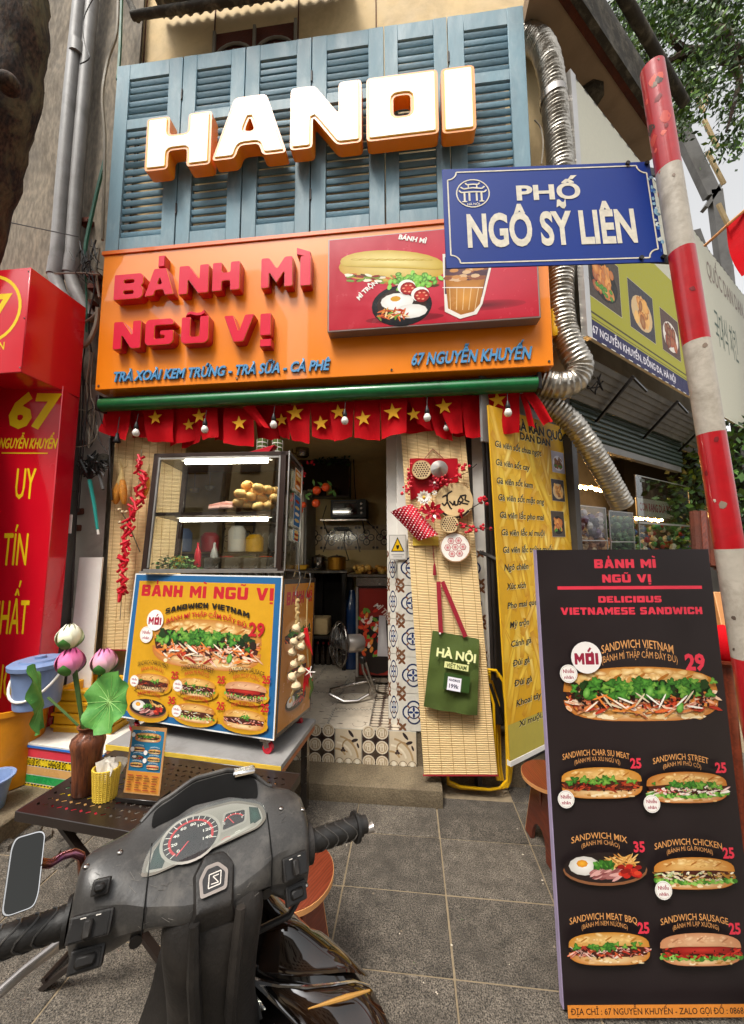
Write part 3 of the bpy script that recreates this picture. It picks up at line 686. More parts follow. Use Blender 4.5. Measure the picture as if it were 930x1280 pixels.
# ---------------------------------------------------------------- printed food pictures
def sandwich(m, cx, cz, w, h, kind='mix', n=40, bg=None, tilt=0, big=False):
    ca, sa = math.cos(tilt), math.sin(tilt); W, H = w/2, h/2
    def T(u, v): x, z = u*W, v*H; return (cx+x*ca-z*sa, cz+x*sa+z*ca)
    def bl(u, v, a, b, c, cc=None, rot=0, n=8): p = T(u, v); m.ell(p[0], p[1], a*W, b*W, c, cc, n, rot+tilt)
    if bg: m.ell(*T(.0, -.35), W*1.13, H*1.0, bg, mixc(bg, '#1c1008', .9), n=20, rot=tilt)
    crust = rnd.choice(['#c07a2c', '#b96f28', '#c9862f']); lt = '#f1cf85'
    if kind == 'pan':
        m.ell(*T(0, -.12), W*1.02, H*.82, '#8a5a3a', n=22, rot=tilt); m.ell(*T(0, 0), W, H*.8, '#241a18', n=22, rot=tilt)
        m.ell(*T(-.5, .1), W*.38, H*.5, '#cfcac2', '#f7f4ee', n=12); m.ell(*T(-.55, .22), W*.14, H*.2, '#d98a1c', '#f5b63c', n=8)
        for i in range(n//2): bl(rnd.uniform(.1, .75), rnd.uniform(.1, .55), .16, .02, rnd.choice(['#d9a050', '#e8bb72', '#b87a35']), rot=rnd.uniform(-1, 1))
        for i in range(n//2): bl(rnd.uniform(-.3, .4), rnd.uniform(-.55, -.1), .16, .035, rnd.choice(['#c98a86', '#a86a66', '#dba8a0', '#8a4a48']), rot=rnd.uniform(.1, .6))
        for i in range(n//2): bl(rnd.uniform(.35, .8), rnd.uniform(-.45, .1), .09, .05, rnd.choice(['#c2281c', '#d8452a', '#8e1a14']))
        for i in range(n//2): bl(rnd.uniform(-.25, .2), rnd.uniform(.0, .35), .07, .04, rnd.choice(['#3f7a28', '#5a9a38', '#2c5c1c']), rot=rnd.uniform(0, 3), n=6)
        return
    if kind == 'bowl':
        m.ell(*T(0, 0), W, H, '#141214', '#2c2828', n=24); m.ell(*T(-.05, .1), W*.82, H*.78, '#4a2c20', n=20)
    top = {'open': ('#e9c58a', '#f4dfae'), 'sausage': ('#c98a60', '#eabf95')}.get(kind, (crust, lt))
    # bottom half
    P = [T(.98*math.copysign(abs(math.cos(t))**.6, math.cos(t)), -.18+.74*min(0, -abs(math.sin(t))**.8)) for t in [math.pi*i/14 for i in range(15)]]
    m.poly(P, mixc(top[0], '#c2602a', .3), mixc(lt, '#f7e6c0', .5))
    for i in range(n//3): bl(rnd.uniform(-.75, .75), rnd.uniform(-.8, -.55), rnd.uniform(.03, .09), rnd.uniform(.012, .03), rnd.choice(['#e8c890', '#d8a868', '#f3e0b8', '#b9803c']))
    # top half with browned edge, light crown and slashes
    arch = [(.98*math.cos(t), .12+.86*math.sin(t)**.62) for t in [math.pi*i/16 for i in range(17)]]
    low = [(-.98+1.96*i/8, .08-.05*math.sin(math.pi*i/8)) for i in range(1, 8)]
    m.poly([T(*p) for p in arch+low], top[0], mixc(top[1], top[0], .15))
    for i in range(max(8, n//2)):
        u = rnd.uniform(-.8, .8); v = rnd.uniform(.35, .85)*(1-abs(u)**2.2*.45); bl(u, v, rnd.uniform(.03, .11), rnd.uniform(.012, .05), mixc(top[0], top[1], rnd.uniform(.1, .7)), mixc(top[1], '#fff0c8', rnd.uniform(0, .5)) if v > .5 else mixc(top[0], top[1], rnd.random()), rot=rnd.uniform(-.3, .3))
    for i in range(5 if big else 3):
        u = -.6+1.2*i/(4 if big else 2); bl(u, .62-.2*u*u, .1, .018, mixc(top[0], '#7a3c12', .3), rot=.5)
    fills = {'mix': ['#b3301e', '#e07a34', '#f0c8a8', '#8f2a1c', '#f3e4cf', '#d8542c', '#c98f62', '#e9a04a'], 'char': ['#7c2a18', '#a23c1e', '#5a2416', '#c4572c', '#2d1a12', '#b92c20'],
             'street': ['#efe8d8', '#c93a34', '#f4ede0', '#e0a8a0', '#d8b890', '#7fae48'], 'chicken': ['#efe6c8', '#8a5a2c', '#d8b27a', '#f6f0dc', '#6a9a3a', '#a8742e'],
             'bbq': ['#c0392b', '#e2b8a8', '#7e3420', '#e86a3a', '#efe0d0', '#a12a1c'], 'sausage': ['#a81e18', '#c02a20', '#8c1812', '#d43c2c'], 'open': ['#b3301e', '#e07a34', '#f0c8a8', '#f3e4cf']}[kind if kind not in ('bowl',) else 'mix']
    # dark gap then the filling
    m.poly([T(-.95, .1), T(-.5, .2), T(.5, .2), T(.95, .1), T(.9, -.3), T(.4, -.42), T(-.4, -.42), T(-.9, -.3)], '#4a1f14')
    if kind in ('sausage', 'street', 'chicken'):
        for i in range(n//2):
            u = -.95+1.9*i/(n//2-1); bl(u, -.32-.16*math.cos(u*1.4)+rnd.uniform(-.06, .06), .07, .05, rnd.choice(['#5d9a34', '#7cb648', '#3f7a26', '#9acb60']), rot=rnd.uniform(-1, 1), n=7)
    for i in range(n):
        u = rnd.uniform(-.93, .93); v = (rnd.uniform(-.62, .16) if big else rnd.uniform(-.42, .12))*(1-.3*u*u)
        lo = rnd.random() < .5
        bl(u, v, rnd.uniform(.05, .15) if lo else .05, rnd.uniform(.012, .03), rnd.choice(fills), rnd.choice(fills), rot=rnd.uniform(-.7, .7), n=7)
    if kind == 'sausage':
        P = [T(-.72, .12), T(-.6, .2), T(.6, .2), T(.74, .1), T(.66, -.14), T(0, -.2), T(-.66, -.14)]; m.poly(P, '#8e1712', '#c9352a')
    if kind in ('mix', 'bowl'):
        for i in range(n//2): bl(rnd.uniform(-.85, .85), rnd.uniform(-.02, .42), rnd.uniform(.03, .07), rnd.uniform(.03, .07), rnd.choice(['#152c0e', '#1f3d14', '#2b1a10']), rot=rnd.uniform(0, 3), n=6)
    for i in range(n//3): bl(rnd.uniform(-.85, .85), rnd.uniform(-.45, .05), rnd.uniform(.01, .03), rnd.uniform(.01, .03), rnd.choice(['#2a120c', '#3d1a10', '#1c0e0a']), n=5)
    if kind in ('mix', 'char', 'bbq', 'bowl', 'street'):
        for i in range({'mix': int(n*(.5 if big else .8)), 'bowl': n//2}.get(kind, n//3)):
            u = rnd.gauss(0, .42); v = rnd.uniform(-.05, .5) if big else rnd.uniform(.03, .36)
            if abs(u) > .92: continue
            p = T(u, v); r_ = W*rnd.uniform(.03, .065)*(1 if big else 1.4); a0 = rnd.uniform(0, 6)
            c1, c2 = rnd.choice([('#2f6b20', '#5fa43a'), ('#4f8a2c', '#8cb84c'), ('#255518', '#4b8c30')])
            m.poly([(p[0]+r_*(1+.45*math.cos(3*t))*math.cos(t+a0), p[1]+r_*.8*(1+.45*math.cos(3*t))*math.sin(t+a0)) for t in [k*.524 for k in range(12)]], c1, c2)
        if big:
            for u, v in ((-.7, .1), (.1, .15), (.46, -.42)): bl(u, v, .07, .045, '#4a8a2c', '#8cc860', rot=1.2)
            for i in range(16): bl(rnd.uniform(-.7, .7), rnd.uniform(-.45, -.05), .11, .012, rnd.choice(['#f4efe2', '#e8853a', '#fbe7cf', '#d9c9a8']), rot=rnd.uniform(-1.2, 1.2))
def bubble(m, x, z, r, ring='#c9bfae', tc='#a31c38'):
    m.ell(x, z, r, r, '#f4f0ea', n=20); m.ring(x, z, r*.9, r*.05, ring, 20)
    m.text('Nhiều', x, z+.08*r, r*.4, tc, w=r*1.25, bold=.03); m.text('nhân', x, z-.55*r, r*.36, tc, w=r*1.05, bold=.03)
def fried(m, x, z, w, h, kind=0, n=26):
    m.rect(x-w/2-.006*h, z-h/2-.006*h, x+w/2+.006*h, z+h/2+.006*h, '#e8e0d0'); m.rect(x-w/2, z-h/2, x+w/2, z+h/2, ['#4a4038', '#3d3a42', '#b9b4c4', '#59423a'][kind])
    m.ell(x, z-h*.05, w*.42, h*.36, ['#16120f', '#d8b98a', '#e9e6ee', '#eae2d8'][kind], n=18)
    cs = [['#c9702a', '#e59a44', '#a3481c'], ['#c9782a', '#e8a850', '#94501c', '#f0bc6a'], ['#7c3a20', '#9c5630', '#5e2a18'], ['#7a2a18', '#a8482a', '#4e1c12']][kind]
    for i in range(n):
        m.ell(x+rnd.uniform(-.26, .26)*w, z+rnd.uniform(-.24, .2)*h, w*rnd.uniform(.05, .12), h*rnd.uniform(.08, .16), rnd.choice(cs), mixc(rnd.choice(cs), '#ffe0a0', .25), n=8, rot=rnd.uniform(-.6, .6))
    if kind in (0, 2):
        for i in range(8): m.ell(x+rnd.uniform(-.3, .3)*w, z-rnd.uniform(.15, .3)*h, w*.06, h*.05, '#3f7a28', '#6aa83c', n=6)
# ---------------------------------------------------------------- light box on the orange sign
LB = fr(-.528, 2.27, 3.04, -.3, 0); LW, LH = 1.385, .68
lb = MB().box((0, .0, 0), (LW, .079, LH)); lbo = lb.build('picture_panel', M_['sidegrey'], osg, bev=.003, M=LB)
m = MB('#c4213a'); m.y = -.0012
m.poly([(.01, .01), (LW-.01, .01), (LW-.01, LH-.01), (.01, LH-.01)], '#b8142c', '#d0384e')
m.ell(.52, .06, .26, .03, '#8e1426', '#5e0f1c', n=20); m.ell(1.02, .11, .28, .035, '#a8182c', '#5e0f1c', n=20)
P = lambda px, py: (lambda q: (q.x, q.z))(LB.inverted() @ at(px, py, pl=(LB.translation, LB.to_3x3() @ Vector((0, 1, 0)))))
c = P(489, 332)
# long roll: pale golden crown
m.poly([(c[0]+.36*math.copysign(abs(math.cos(t))**.8, math.cos(t)), c[1]-.02-.04*math.cos(t)+.1*math.sin(t)) for t in [k*math.pi/12 for k in range(24)]], '#c8a03a', '#e9d68a')
for i in range(60):
    u = rnd.uniform(-.9, .9); m.ell(c[0]+u*.33, c[1]-.1-.05*u+rnd.uniform(-.03, .02), .03, .009, rnd.choice(['#8a2a1a', '#e9dcc0', '#c96a3a', '#f3ead6', '#5c3a1c', '#7a9a3a']), rot=rnd.uniform(-.6, .4), n=7)
m.poly([(c[0]+.35*math.cos(t), c[1]+.015-.045*math.cos(t)+.095*max(-.35, math.sin(t))) for t in [k*math.pi/12 for k in range(24)]], '#c9aa42', '#f3e49c')
for i in range(9): m.ell(c[0]-.24+.06*i, c[1]+.065-.006*i, .04, .008, '#b9993a', '#d9c468', rot=-.15, n=8)
b1 = P(502, 382)
m.ell(b1[0], b1[1], .2, .145, '#0e0d12', '#2b2b33', n=26); m.ell(b1[0], b1[1]+.01, .165, .11, '#33211a', n=22)
m.ell(b1[0]-.03, b1[1]+.03, .11, .06, '#e9e6df', '#ffffff', n=14); m.ell(b1[0]-.04, b1[1]+.05, .035, .02, '#d59a2a', n=9); m.ell(b1[0]+.06, b1[1]-.045, .11, .05, '#e2ded8', '#fbfaf6', n=12)
for i in range(40): m.ell(b1[0]-.06+rnd.uniform(-.09, .09), b1[1]-.06+rnd.uniform(-.03, .03), .028, .006, rnd.choice(['#b5381e', '#e0a04a', '#d96a34', '#f2d8a0', '#6f9a34']), rot=rnd.uniform(-1.4, 1.4), n=6)
g1 = P(517, 352)
for i in range(80): m.ell(g1[0]+rnd.gauss(0, .075), g1[1]+rnd.gauss(0, .03), .022, .015, rnd.choice(['#3f8a28', '#6fb83c', '#2a6a1c', '#8fd058']), '#a4dc6a', n=7, rot=rnd.uniform(0, 3))
for q in (P(510, 361), P(527, 370)):
    m.ell(q[0]-.01, q[1]+.012, .06, .052, '#f4f0ea', n=14); m.ell(q[0], q[1], .052, .046, '#8e1418', '#d83a30', n=14)
    for a in range(6): m.ell(q[0]+.03*math.cos(a), q[1]+.025*math.sin(a), .01, .006, '#f0a080', n=5)
cu0, cu1, cu2, cu3 = P(553, 318), P(618, 318), P(597, 392), P(558, 388)
m.poly([cu0, cu1, P(603, 380), P(596, 393), P(575, 399), P(556, 390)], '#e8e0d6')
m.poly([P(556, 322), P(614, 322), P(602, 372), P(556, 368)], '#4a2c38', '#6a4448'); m.poly([P(556, 345), P(607, 345), P(600, 380), P(592, 390), P(576, 394), P(560, 386)], '#a5661c', '#d9963a')
for i in range(26): q = P(rnd.uniform(558, 606), rnd.uniform(335, 352)); m.ell(q[0], q[1], .03, .014, rnd.choice(['#d9b48a', '#8a4a2a', '#c98a4a', '#4a2430']), n=8)
for k in range(5): a, c2_ = P(562+k*9, 360), P(563+k*7.6, 388); m.line([a, c2_], .004, '#e8c890')
m.line([P(553, 360), P(604, 360)], .006, '#f2ede6')
q = P(515, 302); m.text('BÁNH MÌ', q[0], q[1], .034, '#f6f2ea', w=.19, bold=.05, rot=-.27)
q = P(461, 362); m.text('MÌ TRỘN', q[0], q[1]-.02, .032, '#f6f2ea', w=.17, bold=.05, rot=.72, arc=.01)
m.build('printed_picture', M_['printgloss'], lbo)
# ---------------------------------------------------------------- yellow poster art
def menu_small(m, x, z, w, title, sub, price, kind, tcol, scol, pcol, bg, bub=True, n=26):
    h = w*.34; sandwich(m, x, z, w, h*1.15 if kind != 'pan' else h*1.3, kind, n, bg)
    m.text(title, x, z+h*.92, w*.105, tcol, w=w*.84, bold=.0, arc=w*.07); m.text(sub, x, z+h*.63, w*.082, scol, w=w*.62, bold=.0, arc=w*.06)
    m.text(price, x+w*(.62 if x < .8 else .47), z+h*(.42 if x < .8 else .6), w*.15, pcol, w=w*.19, bold=.04)
    if bub: bubble(m, x-w*.47, z-(.0 if bg else h*.6), w*.12)
# ---------------------------------------------------------------- cart
CF_ = fr(-1.749, 2.10, .585, -9.5, 4.1); CW, CH, CD = 1.045, .85, .44
cart = thing('food_cart', 'wheeled sandwich cart with a big yellow menu poster framed in blue', 'food cart', CF_)
MB().box((0.004, .006, .004), (CW-.004, CD, CH-.02)).build('cabinet', M_['casewood'], cart, bev=.003)
m = MB('#d9a012'); m.box((0, 0, 0), (CW, .005, CH)); m.y = -.0008
m.rect(.0, .0, CW, CH, '#e4e6e4'); m.rect(.008, .008, CW-.008, CH-.008, '#1f6296'); m.poly([(.04, .042), (CW-.045, .042), (CW-.045, CH-.045), (.04, CH-.045)], '#d29a14', '#dda722')
PC = lambda px, py: (lambda q: (q.x, q.z))(CF_.inverted() @ at(px, py, pl=(CF_.translation, CF_.to_3x3() @ Vector((0, 1, 0)))))
q0, q1 = PC(177, 743), PC(342, 748)
block(m, 'BÁNH MÌ NGŨ VỊ', (q0[0]+q1[0])/2, PC(258, 748)[1], .07, '#c01a26', q1[0]-q0[0])
x, z = PC(256, 806); w_ = PC(325, 806)[0]-PC(186, 806)[0]
sandwich(m, x, z, w_, w_*.38, 'mix', 150, '#d29a14', big=True)
x, z = PC(258, 770); block(m, 'SANDWICH VIETNAM', x, z, .031, '#1c130c', .58, arc=.045); x, z = PC(257, 779); m.text('BÁNH MÌ THẬP CẨM ĐẦY ĐỦ', x, z-.014, .027, '#c01a26', w=.55, bold=.02, arc=.05)
x, z = PC(321, 795); m.text('29', x, z, .075, '#c01a26', w=.1, bold=.04)
x, z = PC(195, 775); m.ell(x, z, .062, .062, '#f6f2ec', n=20); moi(m, x, z, .062, '#a31c38'); x, z = PC(184, 793); bubble(m, x, z, .048)
for (px, py, ti, su, pr, kd, bb) in ((190, 853, 'SANDWICH CHAR SIU MEAT', 'BÁNH MÌ XÁ XÍU', '25', 'char', True), (186, 884, 'SANDWICH MIX', 'BÁNH MÌ CHẢO', '35', 'pan', False),
        (246, 859, 'SANDWICH STREET', 'BÁNH MÌ PHỐ CỔ', '25', 'street', True), (245, 891, 'SANDWICH CHICKEN', 'BÁNH MÌ GÀ PHOMAI', '25', 'chicken', True),
        (308, 864, 'SANDWICH SAUSAGE', 'BÁNH MÌ LẠP XƯỞNG', '25', 'sausage', False), (306, 899, 'SANDWICH MEAT BBQ', 'BÁNH MÌ NEM NƯỚNG', '25', 'bbq', False)):
    x, z = PC(px, py); menu_small(m, x, z, .265, ti, su, pr, kd, '#2a1c10', '#b8261f', '#c01a26', '#d29a14', bb)
m.build('front_poster', M_['printmat'], cart)
m = MB('#c8871e'); m.box((0, 0, 0), (CD, .004, CH-.02)); m.y = -.0008; m.rect(0, 0, CD, CH-.02, '#2b2320'); m.rect(.02, .02, CD-.02, CH-.05, '#b8741c')
block(m, 'BÁNH MÌ', CD/2, CH-.17, .075, '#b01822', .34)
sandwich(m, CD/2, .5, .36, .2, 'mix', 40, '#b8741c'); sandwich(m, CD/2, .3, .26, .12, 'char', 20, '#b8741c'); sandwich(m, CD/2, .13, .26, .12, 'pan', 20, '#b8741c')
m.build('side_poster', M_['printgloss'], cart, M=TR(CW+.001, 0.006, .004) @ RZ(90))
for (x, y) in ((CW-.07, .04), (.07, .04), (CW-.07, CD-.05), (.07, CD-.05)):
    cs_ = MB().box((-.03, -.02, -.022), (.03, .02, .0)).bar((0, 0, -.02), (.015, 0, -.05), .035, .03).build('caster', M_['steel'], cart, M=TR(x, y, -.003), bev=.002)
    MB().tube([(.015, -.012, -.052), (.015, .012, -.052)], .028, 16).tube([(.015, -.015, -.052), (.015, .015, -.052)], .01, 8).build('wheel', M_['redside'], cs_)
# ---------------------------------------------------------------- glass case
GF = fr(-1.659, 2.10, 1.452, 3.0, 5.0); GW, GH, GD = .90, .765, .36
case = thing('display_case', 'glass food display case with two lit tube lamps, standing on the sandwich cart', 'display case', GF)
b = MB(); e = .02
for x in (e, GW-e-.012):
    for y in (0, GD-.03): b.box((x-e, y, 0), (x+e-.005, y+.03, GH))
b.box((0, 0, GH-.028), (GW, GD, GH)).box((0, 0, -.006), (GW, GD, .012)); b.build('frame', M_['casewood'], case, bev=.003)
b = MB()
for (a, c) in (((.04, -.004, .02), (.05, .008, GH-.03)), ((GW-.06, -.004, .02), (GW-.05, .008, GH-.03)), ((.04, -.004, GH-.045), (GW-.05, .008, GH-.033)), ((.02, -.006, .0), (GW-.04, .006, .012)), ((-.003, -.008, -.012), (GW+.003, .0, -.001)),
               ((GW+.0005, -.002, .0), (GW+.008, .01, GH)), ((GW+.0005, GD-.02, .0), (GW+.008, GD, GH)), ((GW+.0005, 0, GH-.014), (GW+.008, GD, GH-.002)), ((GW+.0005, 0, 0), (GW+.008, GD, .012))): b.box(a, c)
b.build('trim', M_['alu'], case)
MB().box((.05, .004, .015), (GW-.055, .008, GH-.04)).build('front_glass', glass('case_glass', (.93, .95, .93), 2.6), case)
MB().box((GW-.008, .03, .015), (GW-.004, GD-.03, GH-.03)).build('side_glass', M_['glass'], case)
MB().box((.02, .03, .355), (GW-.03, GD-.03, .362)).build('shelf', M_['darkmetal'], case)
MB().box((.02, .012, .348), (GW-.03, .03, .37)).build('shelf_edge', M_['casewood'], case)
for (x0, x1, z) in ((.2, .75, GH-.055), (.2, .77, .325)):
    o = MB().box((x0-.03, .03, z+.012), (x1+.03, .055, z+.03)).build('lamp_fitting', M_['white'], case)
    MB().tube([(x0, .04, z), (x1, .04, z)], .011, 10).build('tube_lamp', M_['tube'], o)
m = MB('#e8a030'); m.y = 0
for i, (cc, z0, z1) in enumerate((('#d98a3a', .55, .7), ('#3c6fa0', .3, .52), ('#5fa0b8', .2, .28))):
    m.rect(.05, z0, .14, z1, '#d8d2c6'); m.rect(.055, z0+.005, .135, z1-.005, cc)
    for k in range(4): m.ell(.095, z0+(z1-z0)*(.2+.2*k), .03, .012, rnd.choice(['#e8c070', '#a33a1c', '#f2e0c0']), n=8)
m.build('sticker', M_['printgloss'], case, M=TR(GW+.009, .04, .0) @ RZ(90) @ SC(2.0, 1, 1))
# food inside the case, each thing on its own
def inG(px, py, dep): return at(px, py, pl=(GF @ Vector((0, dep, 0)), (GF.to_3x3() @ Vector((0, 1, 0))))) 
def roll_mesh():
    G = []; cs = []
    for i in range(13):
        t = i/12; x = -1+2*t; r = max(.02, (1-abs(x)**2.6))**.5
        row = []
        for j in range(14):
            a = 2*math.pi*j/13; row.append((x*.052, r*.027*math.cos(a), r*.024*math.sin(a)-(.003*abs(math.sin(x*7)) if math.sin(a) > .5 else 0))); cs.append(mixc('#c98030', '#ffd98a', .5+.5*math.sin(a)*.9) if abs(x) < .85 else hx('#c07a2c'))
        G.append(row)
    return MB('#fff').grid(G, cs=cs).mesh('bread_roll')
rm = roll_mesh(); rolls = [(590, 335), (625, 300), (700, 272), (750, 312), (665, 262), (640, 238), (690, 250), (735, 258), (765, 266), (610, 275), (658, 288), (708, 300), (768, 297), (603, 317), (642, 331), (690, 333), (738, 328)]
rlab = ['by the ham at the very bottom left', 'deeper inside, second row left', 'deeper inside, near the top middle', 'deeper inside, lower right', 'deeper inside, upper left', 'top left of the pile, highest of all', 'upper middle of the pile', 'upper right with a pale slash', 'at the right edge below the top', 'second row, far left', 'second row, second from the left', 'second row, third from the left', 'second row, far right against the glass', 'bottom row, far left by the ham', 'bottom row, second from the left', 'bottom row, second from the right', 'bottom row, far right corner']
for i, (a, c) in enumerate(rolls):
    p = inG(130+a/3.577, 540+c/3.577, (.12+.03*(i % 3)) if i > 4 else .22); o = link('bread_roll', rm, M_['food'], None, TR(*p) @ RZ(rnd.uniform(-40, 60)) @ RX(rnd.uniform(-20, 20)) @ RY(rnd.uniform(-15, 15)) @ SC(.82, 1.45, 1.35))
    tag(o, 'golden bread roll in the glass case, '+rlab[i], 'bread roll', 'bread rolls in the display case')
p0, p1 = inG(262, 633, .1), inG(288, 634, .1)
b = MB('#c98a80')
for i in range(5):
    q = p0.lerp(p1, .5)+Vector((rnd.uniform(-.02, .02), .01*i, .008*i-.008)); b.col(rnd.choice(['#b56a60', '#d9a79c', '#c47a6a'])); b.tube([q+Vector((-.085, 0, -.004)), q+Vector((0, .0, .004)), q+Vector((.08, 0, .002))], [.008, .014, .009], 8)
stuff_ = b.build('ham', M_['food']); tag(stuff_, 'pink sliced ham lying beside the bread rolls in the glass case', 'ham')
b = MB('#3c5a26')
for i in range(420):
    u_ = rnd.random(); p = GF @ Vector((.05+.27*u_, rnd.uniform(.03, .25), .02+rnd.uniform(.0, .085)*math.sin(math.pi*min(1, u_+.12))))
    s = rnd.uniform(.008, .02); v = [Vector((rnd.gauss(0, 1), rnd.gauss(0, 1), rnd.gauss(0, .6))).normalized()*s for _ in range(2)]
    b.col(rnd.choice(['#2f5220', '#4d7a30', '#6b9a48', '#28401c', '#8aa868'])); b.add([p, p+v[0], p+v[0]+v[1], p+v[1]], [(0, 1, 2, 3)])
stuff(tag(b.build('herbs', M_['leafy']), 'heap of green herbs on a tray at the lower left of the glass case', 'herbs'))
for i, px in enumerate((271, 296, 319, 340)):
    q = GF.inverted() @ inG(px, 714, .1); p = GF @ Vector((q.x, .1, .013)); o = tag(MB().box((-.05, -.07, 0), (.05, .07, .075)).build('food_tub', M_['steel'], bev=.012, seg=2, M=TR(*p)), 'steel food tub on the floor of the glass case, '+['nearest the herbs', 'second from the herbs', 'second from the right end', 'at the right end'][i], 'food tub', 'steel food tubs in the display case')
for i, (px, py, r_, c_, lb_) in enumerate(((241, 700, .022, 'redside', 'tall red sauce bottle standing right of the herbs in the glass case'), (262, 700, .024, 'pvc', 'white jar with a red label in the middle of the glass case'))):
    q = GF.inverted() @ inG(px, 706, .14); p = GF @ Vector((q.x, .2, .013)); o = tag(MB().lathe([(r_, 0), (r_, .1), (r_*.7, .13), (r_*.35, .15), (r_*.35, .18)], 14).build('sauce_bottle' if i == 0 else 'sauce_jar', M_[c_], M=TR(*p)), lb_, 'sauce bottle' if i == 0 else 'sauce jar')
for i, (px, c_, lab) in enumerate(((224, 'yellowplastic', 'yellow sauce tub behind the herbs in the case'), (283, 'chilli', 'red sauce tub at the back of the case'), (308, 'cloth_green', 'green pickle tub at the back of the case'), (332, 'orangefruit', 'orange carrot tub at the back of the case'))):
    q = GF.inverted() @ inG(px, 706, .26); p = GF @ Vector((q.x, .26, .013)); tag(MB().lathe([(.035, 0), (.045, .09), (.048, .09), (.04, .08)], 16).build('sauce_tub', M_[c_], M=TR(*p)), lab, 'tub')
# things on top of the case
def onG(px, dep): q = GF.inverted() @ at(px, 563, pl=(GF @ Vector((0, dep, 0)), GF.to_3x3() @ Vector((0, 1, 0)))); return GF @ Vector((q.x, dep, GH+.0))
hat = thing('basket_hat', 'small woven cream basket standing on top of the glass case', 'basket', onG(246, .2)); MB().lathe([(.075, 0), (.07, .03), (.04, .05), (.01, .06)], 18).build('body', M_['mat'], hat)
def cake(px, lab, dep=.18):
    t = thing('rice_cake', lab, 'rice cake', onG(px, dep)); MB().tube([(0, 0, 0), (0, 0, .02), (0, 0, .14), (0, 0, .15)], [.03, .034, .034, .03], 10).build('leaf_wrap', M_['cloth_green'], t)
    b = MB()
    for z in (.03, .06, .09, .12): b.lathe([(.0352, z), (.0362, z+.003), (.0352, z+.006)], 12, cap=False)
    for a in range(4): b.tube([(.035*math.cos(a*1.57+.4), .035*math.sin(a*1.57+.4), .0), (.0355*math.cos(a*1.57+.4), .0355*math.sin(a*1.57+.4), .15)], .0015, 4)
    b.build('string', M_['paper'], t)
cake(328, 'green leaf wrapped rice cake, left of the pair on the glass case'); cake(347, 'green leaf wrapped rice cake, right of the pair on the glass case', .2)
bt = thing('paper_boat', 'red toy boat with a beaded rim on top of the glass case', 'toy boat', onG(328, .08))
MB().prism([(-.08, .02), (-.05, 0), (.05, 0), (.1, .065), (-.02, .035)], -.03, .03).build('hull', M_['redside'], bt, bev=.004)
b = MB()
for i in range(12): b.ball((-.07+i*.0125, -.033, .012), .005, 6)
b.build('beads', M_['white'], bt)
for i, px in enumerate((219, 233, 241)):
    tag(MB().ball((0, 0, .018), .018, 8).build('shallot', M_['woodred'], M=TR(*onG(px, .15))), 'small brown shallot on the glass case, '+['by itself on the left', 'in the middle of three', 'touching the woven basket'][i], 'shallot', 'shallots on top of the case')
pt = thing('metal_jug', 'dented metal jug on the shelf behind the glass case', 'jug', TR(*at(378, 571, y=3.6)))
MB().lathe([(.055, 0), (.07, .02), (.07, .1), (.05, .15), (.06, .17)], 16).build('body', M_['steel'], pt); MB().tube([(-.07, 0, .12), (-.11, 0, .1), (-.11, 0, .05), (-.07, 0, .03)], .008, 6).build('handle', M_['steel'], pt)
# ---------------------------------------------------------------- platform under the cart
z = .5; a, b_ = at(137, 930, z=z), at(351, 957, z=z); u = (b_-a).normalized(); yaw = math.degrees(math.atan2(u.y, u.x)); Lp = (b_-a).length+.02
pf = thing('platform_table', 'low wooden platform with pale top and yellow striped edge under the sandwich cart', 'platform', fr(a.x-u.x*.02, a.y-u.y*.02, z, yaw))
MB().box((0, 0, -.03), (Lp, .5, 0)).build('top_board', M_['pvc'], pf, bev=.003); MB().box((-.002, -.004, -.034), (Lp+.002, -.0005, -.004)).build('edge_strip', M_['rattan'], pf); MB().box((0, 0.002, -.055), (Lp, .48, -.0305)).build('under_board', M_['plyedge'], pf)
for x in (.35, Lp-.2, .1, Lp-.05):
    y = .12 if x in (.35, Lp-.2) else .45; MB().box((x-.02, y-.02, -.5), (x+.02, y+.02, -.0555)).build('leg', M_['steel'], pf)
# ---------------------------------------------------------------- flags
def flag_obj(TLp, TRp, BRp, BLp, y, star, lab, i):
    P4 = [at(*p, y=y) for p in (TLp, TRp, BRp, BLp)]; o = P4[0]; n = 6; G = []; ph = rnd.uniform(0, 6)
    for a in range(n+1):
        row = []
        for c in range(n+1):
            u, v = a/n, c/n; p = P4[0]*(1-u)*(1-v)+P4[1]*u*(1-v)+P4[2]*u*v+P4[3]*(1-u)*v
            p = p+Vector((0, .012*math.sin(u*5+ph)*(.3+v)+.006*math.sin(v*7+ph*2), -.004*math.sin(u*9+ph)*v)); row.append(p-o)
        G.append(row)
    t = tag(MB().grid(G).build('flag', M_['flag'], M=TR(*o)), lab, 'flag', 'small red flags with yellow stars under the green awning tube')
    if star:
        r = star[2] if len(star) > 2 else 10.5; P = []
        cz = Vector((.0, .0, .0)); c0 = at(star[0], star[1], y=y-.02)-o; k = r*2.5/450
        vs = [c0+Vector(((k if q % 2 == 0 else k*.4)*math.cos(math.pi/2+q*math.pi/5+.1), 0, (k if q % 2 == 0 else k*.4)*math.sin(math.pi/2+q*math.pi/5+.1))) for q in range(10)]+[c0]
        s_ = MB().add(vs+[v+Vector((0, .0015, 0)) for v in vs], [(q, (q+1) % 10, 10) for q in range(10)]+[(11+(q+1) % 10, 11+q, 21) for q in range(10)]+[(q, 11+q, 11+(q+1) % 10, (q+1) % 10) for q in range(10)])
        s_.build('star', M_['star'], t)
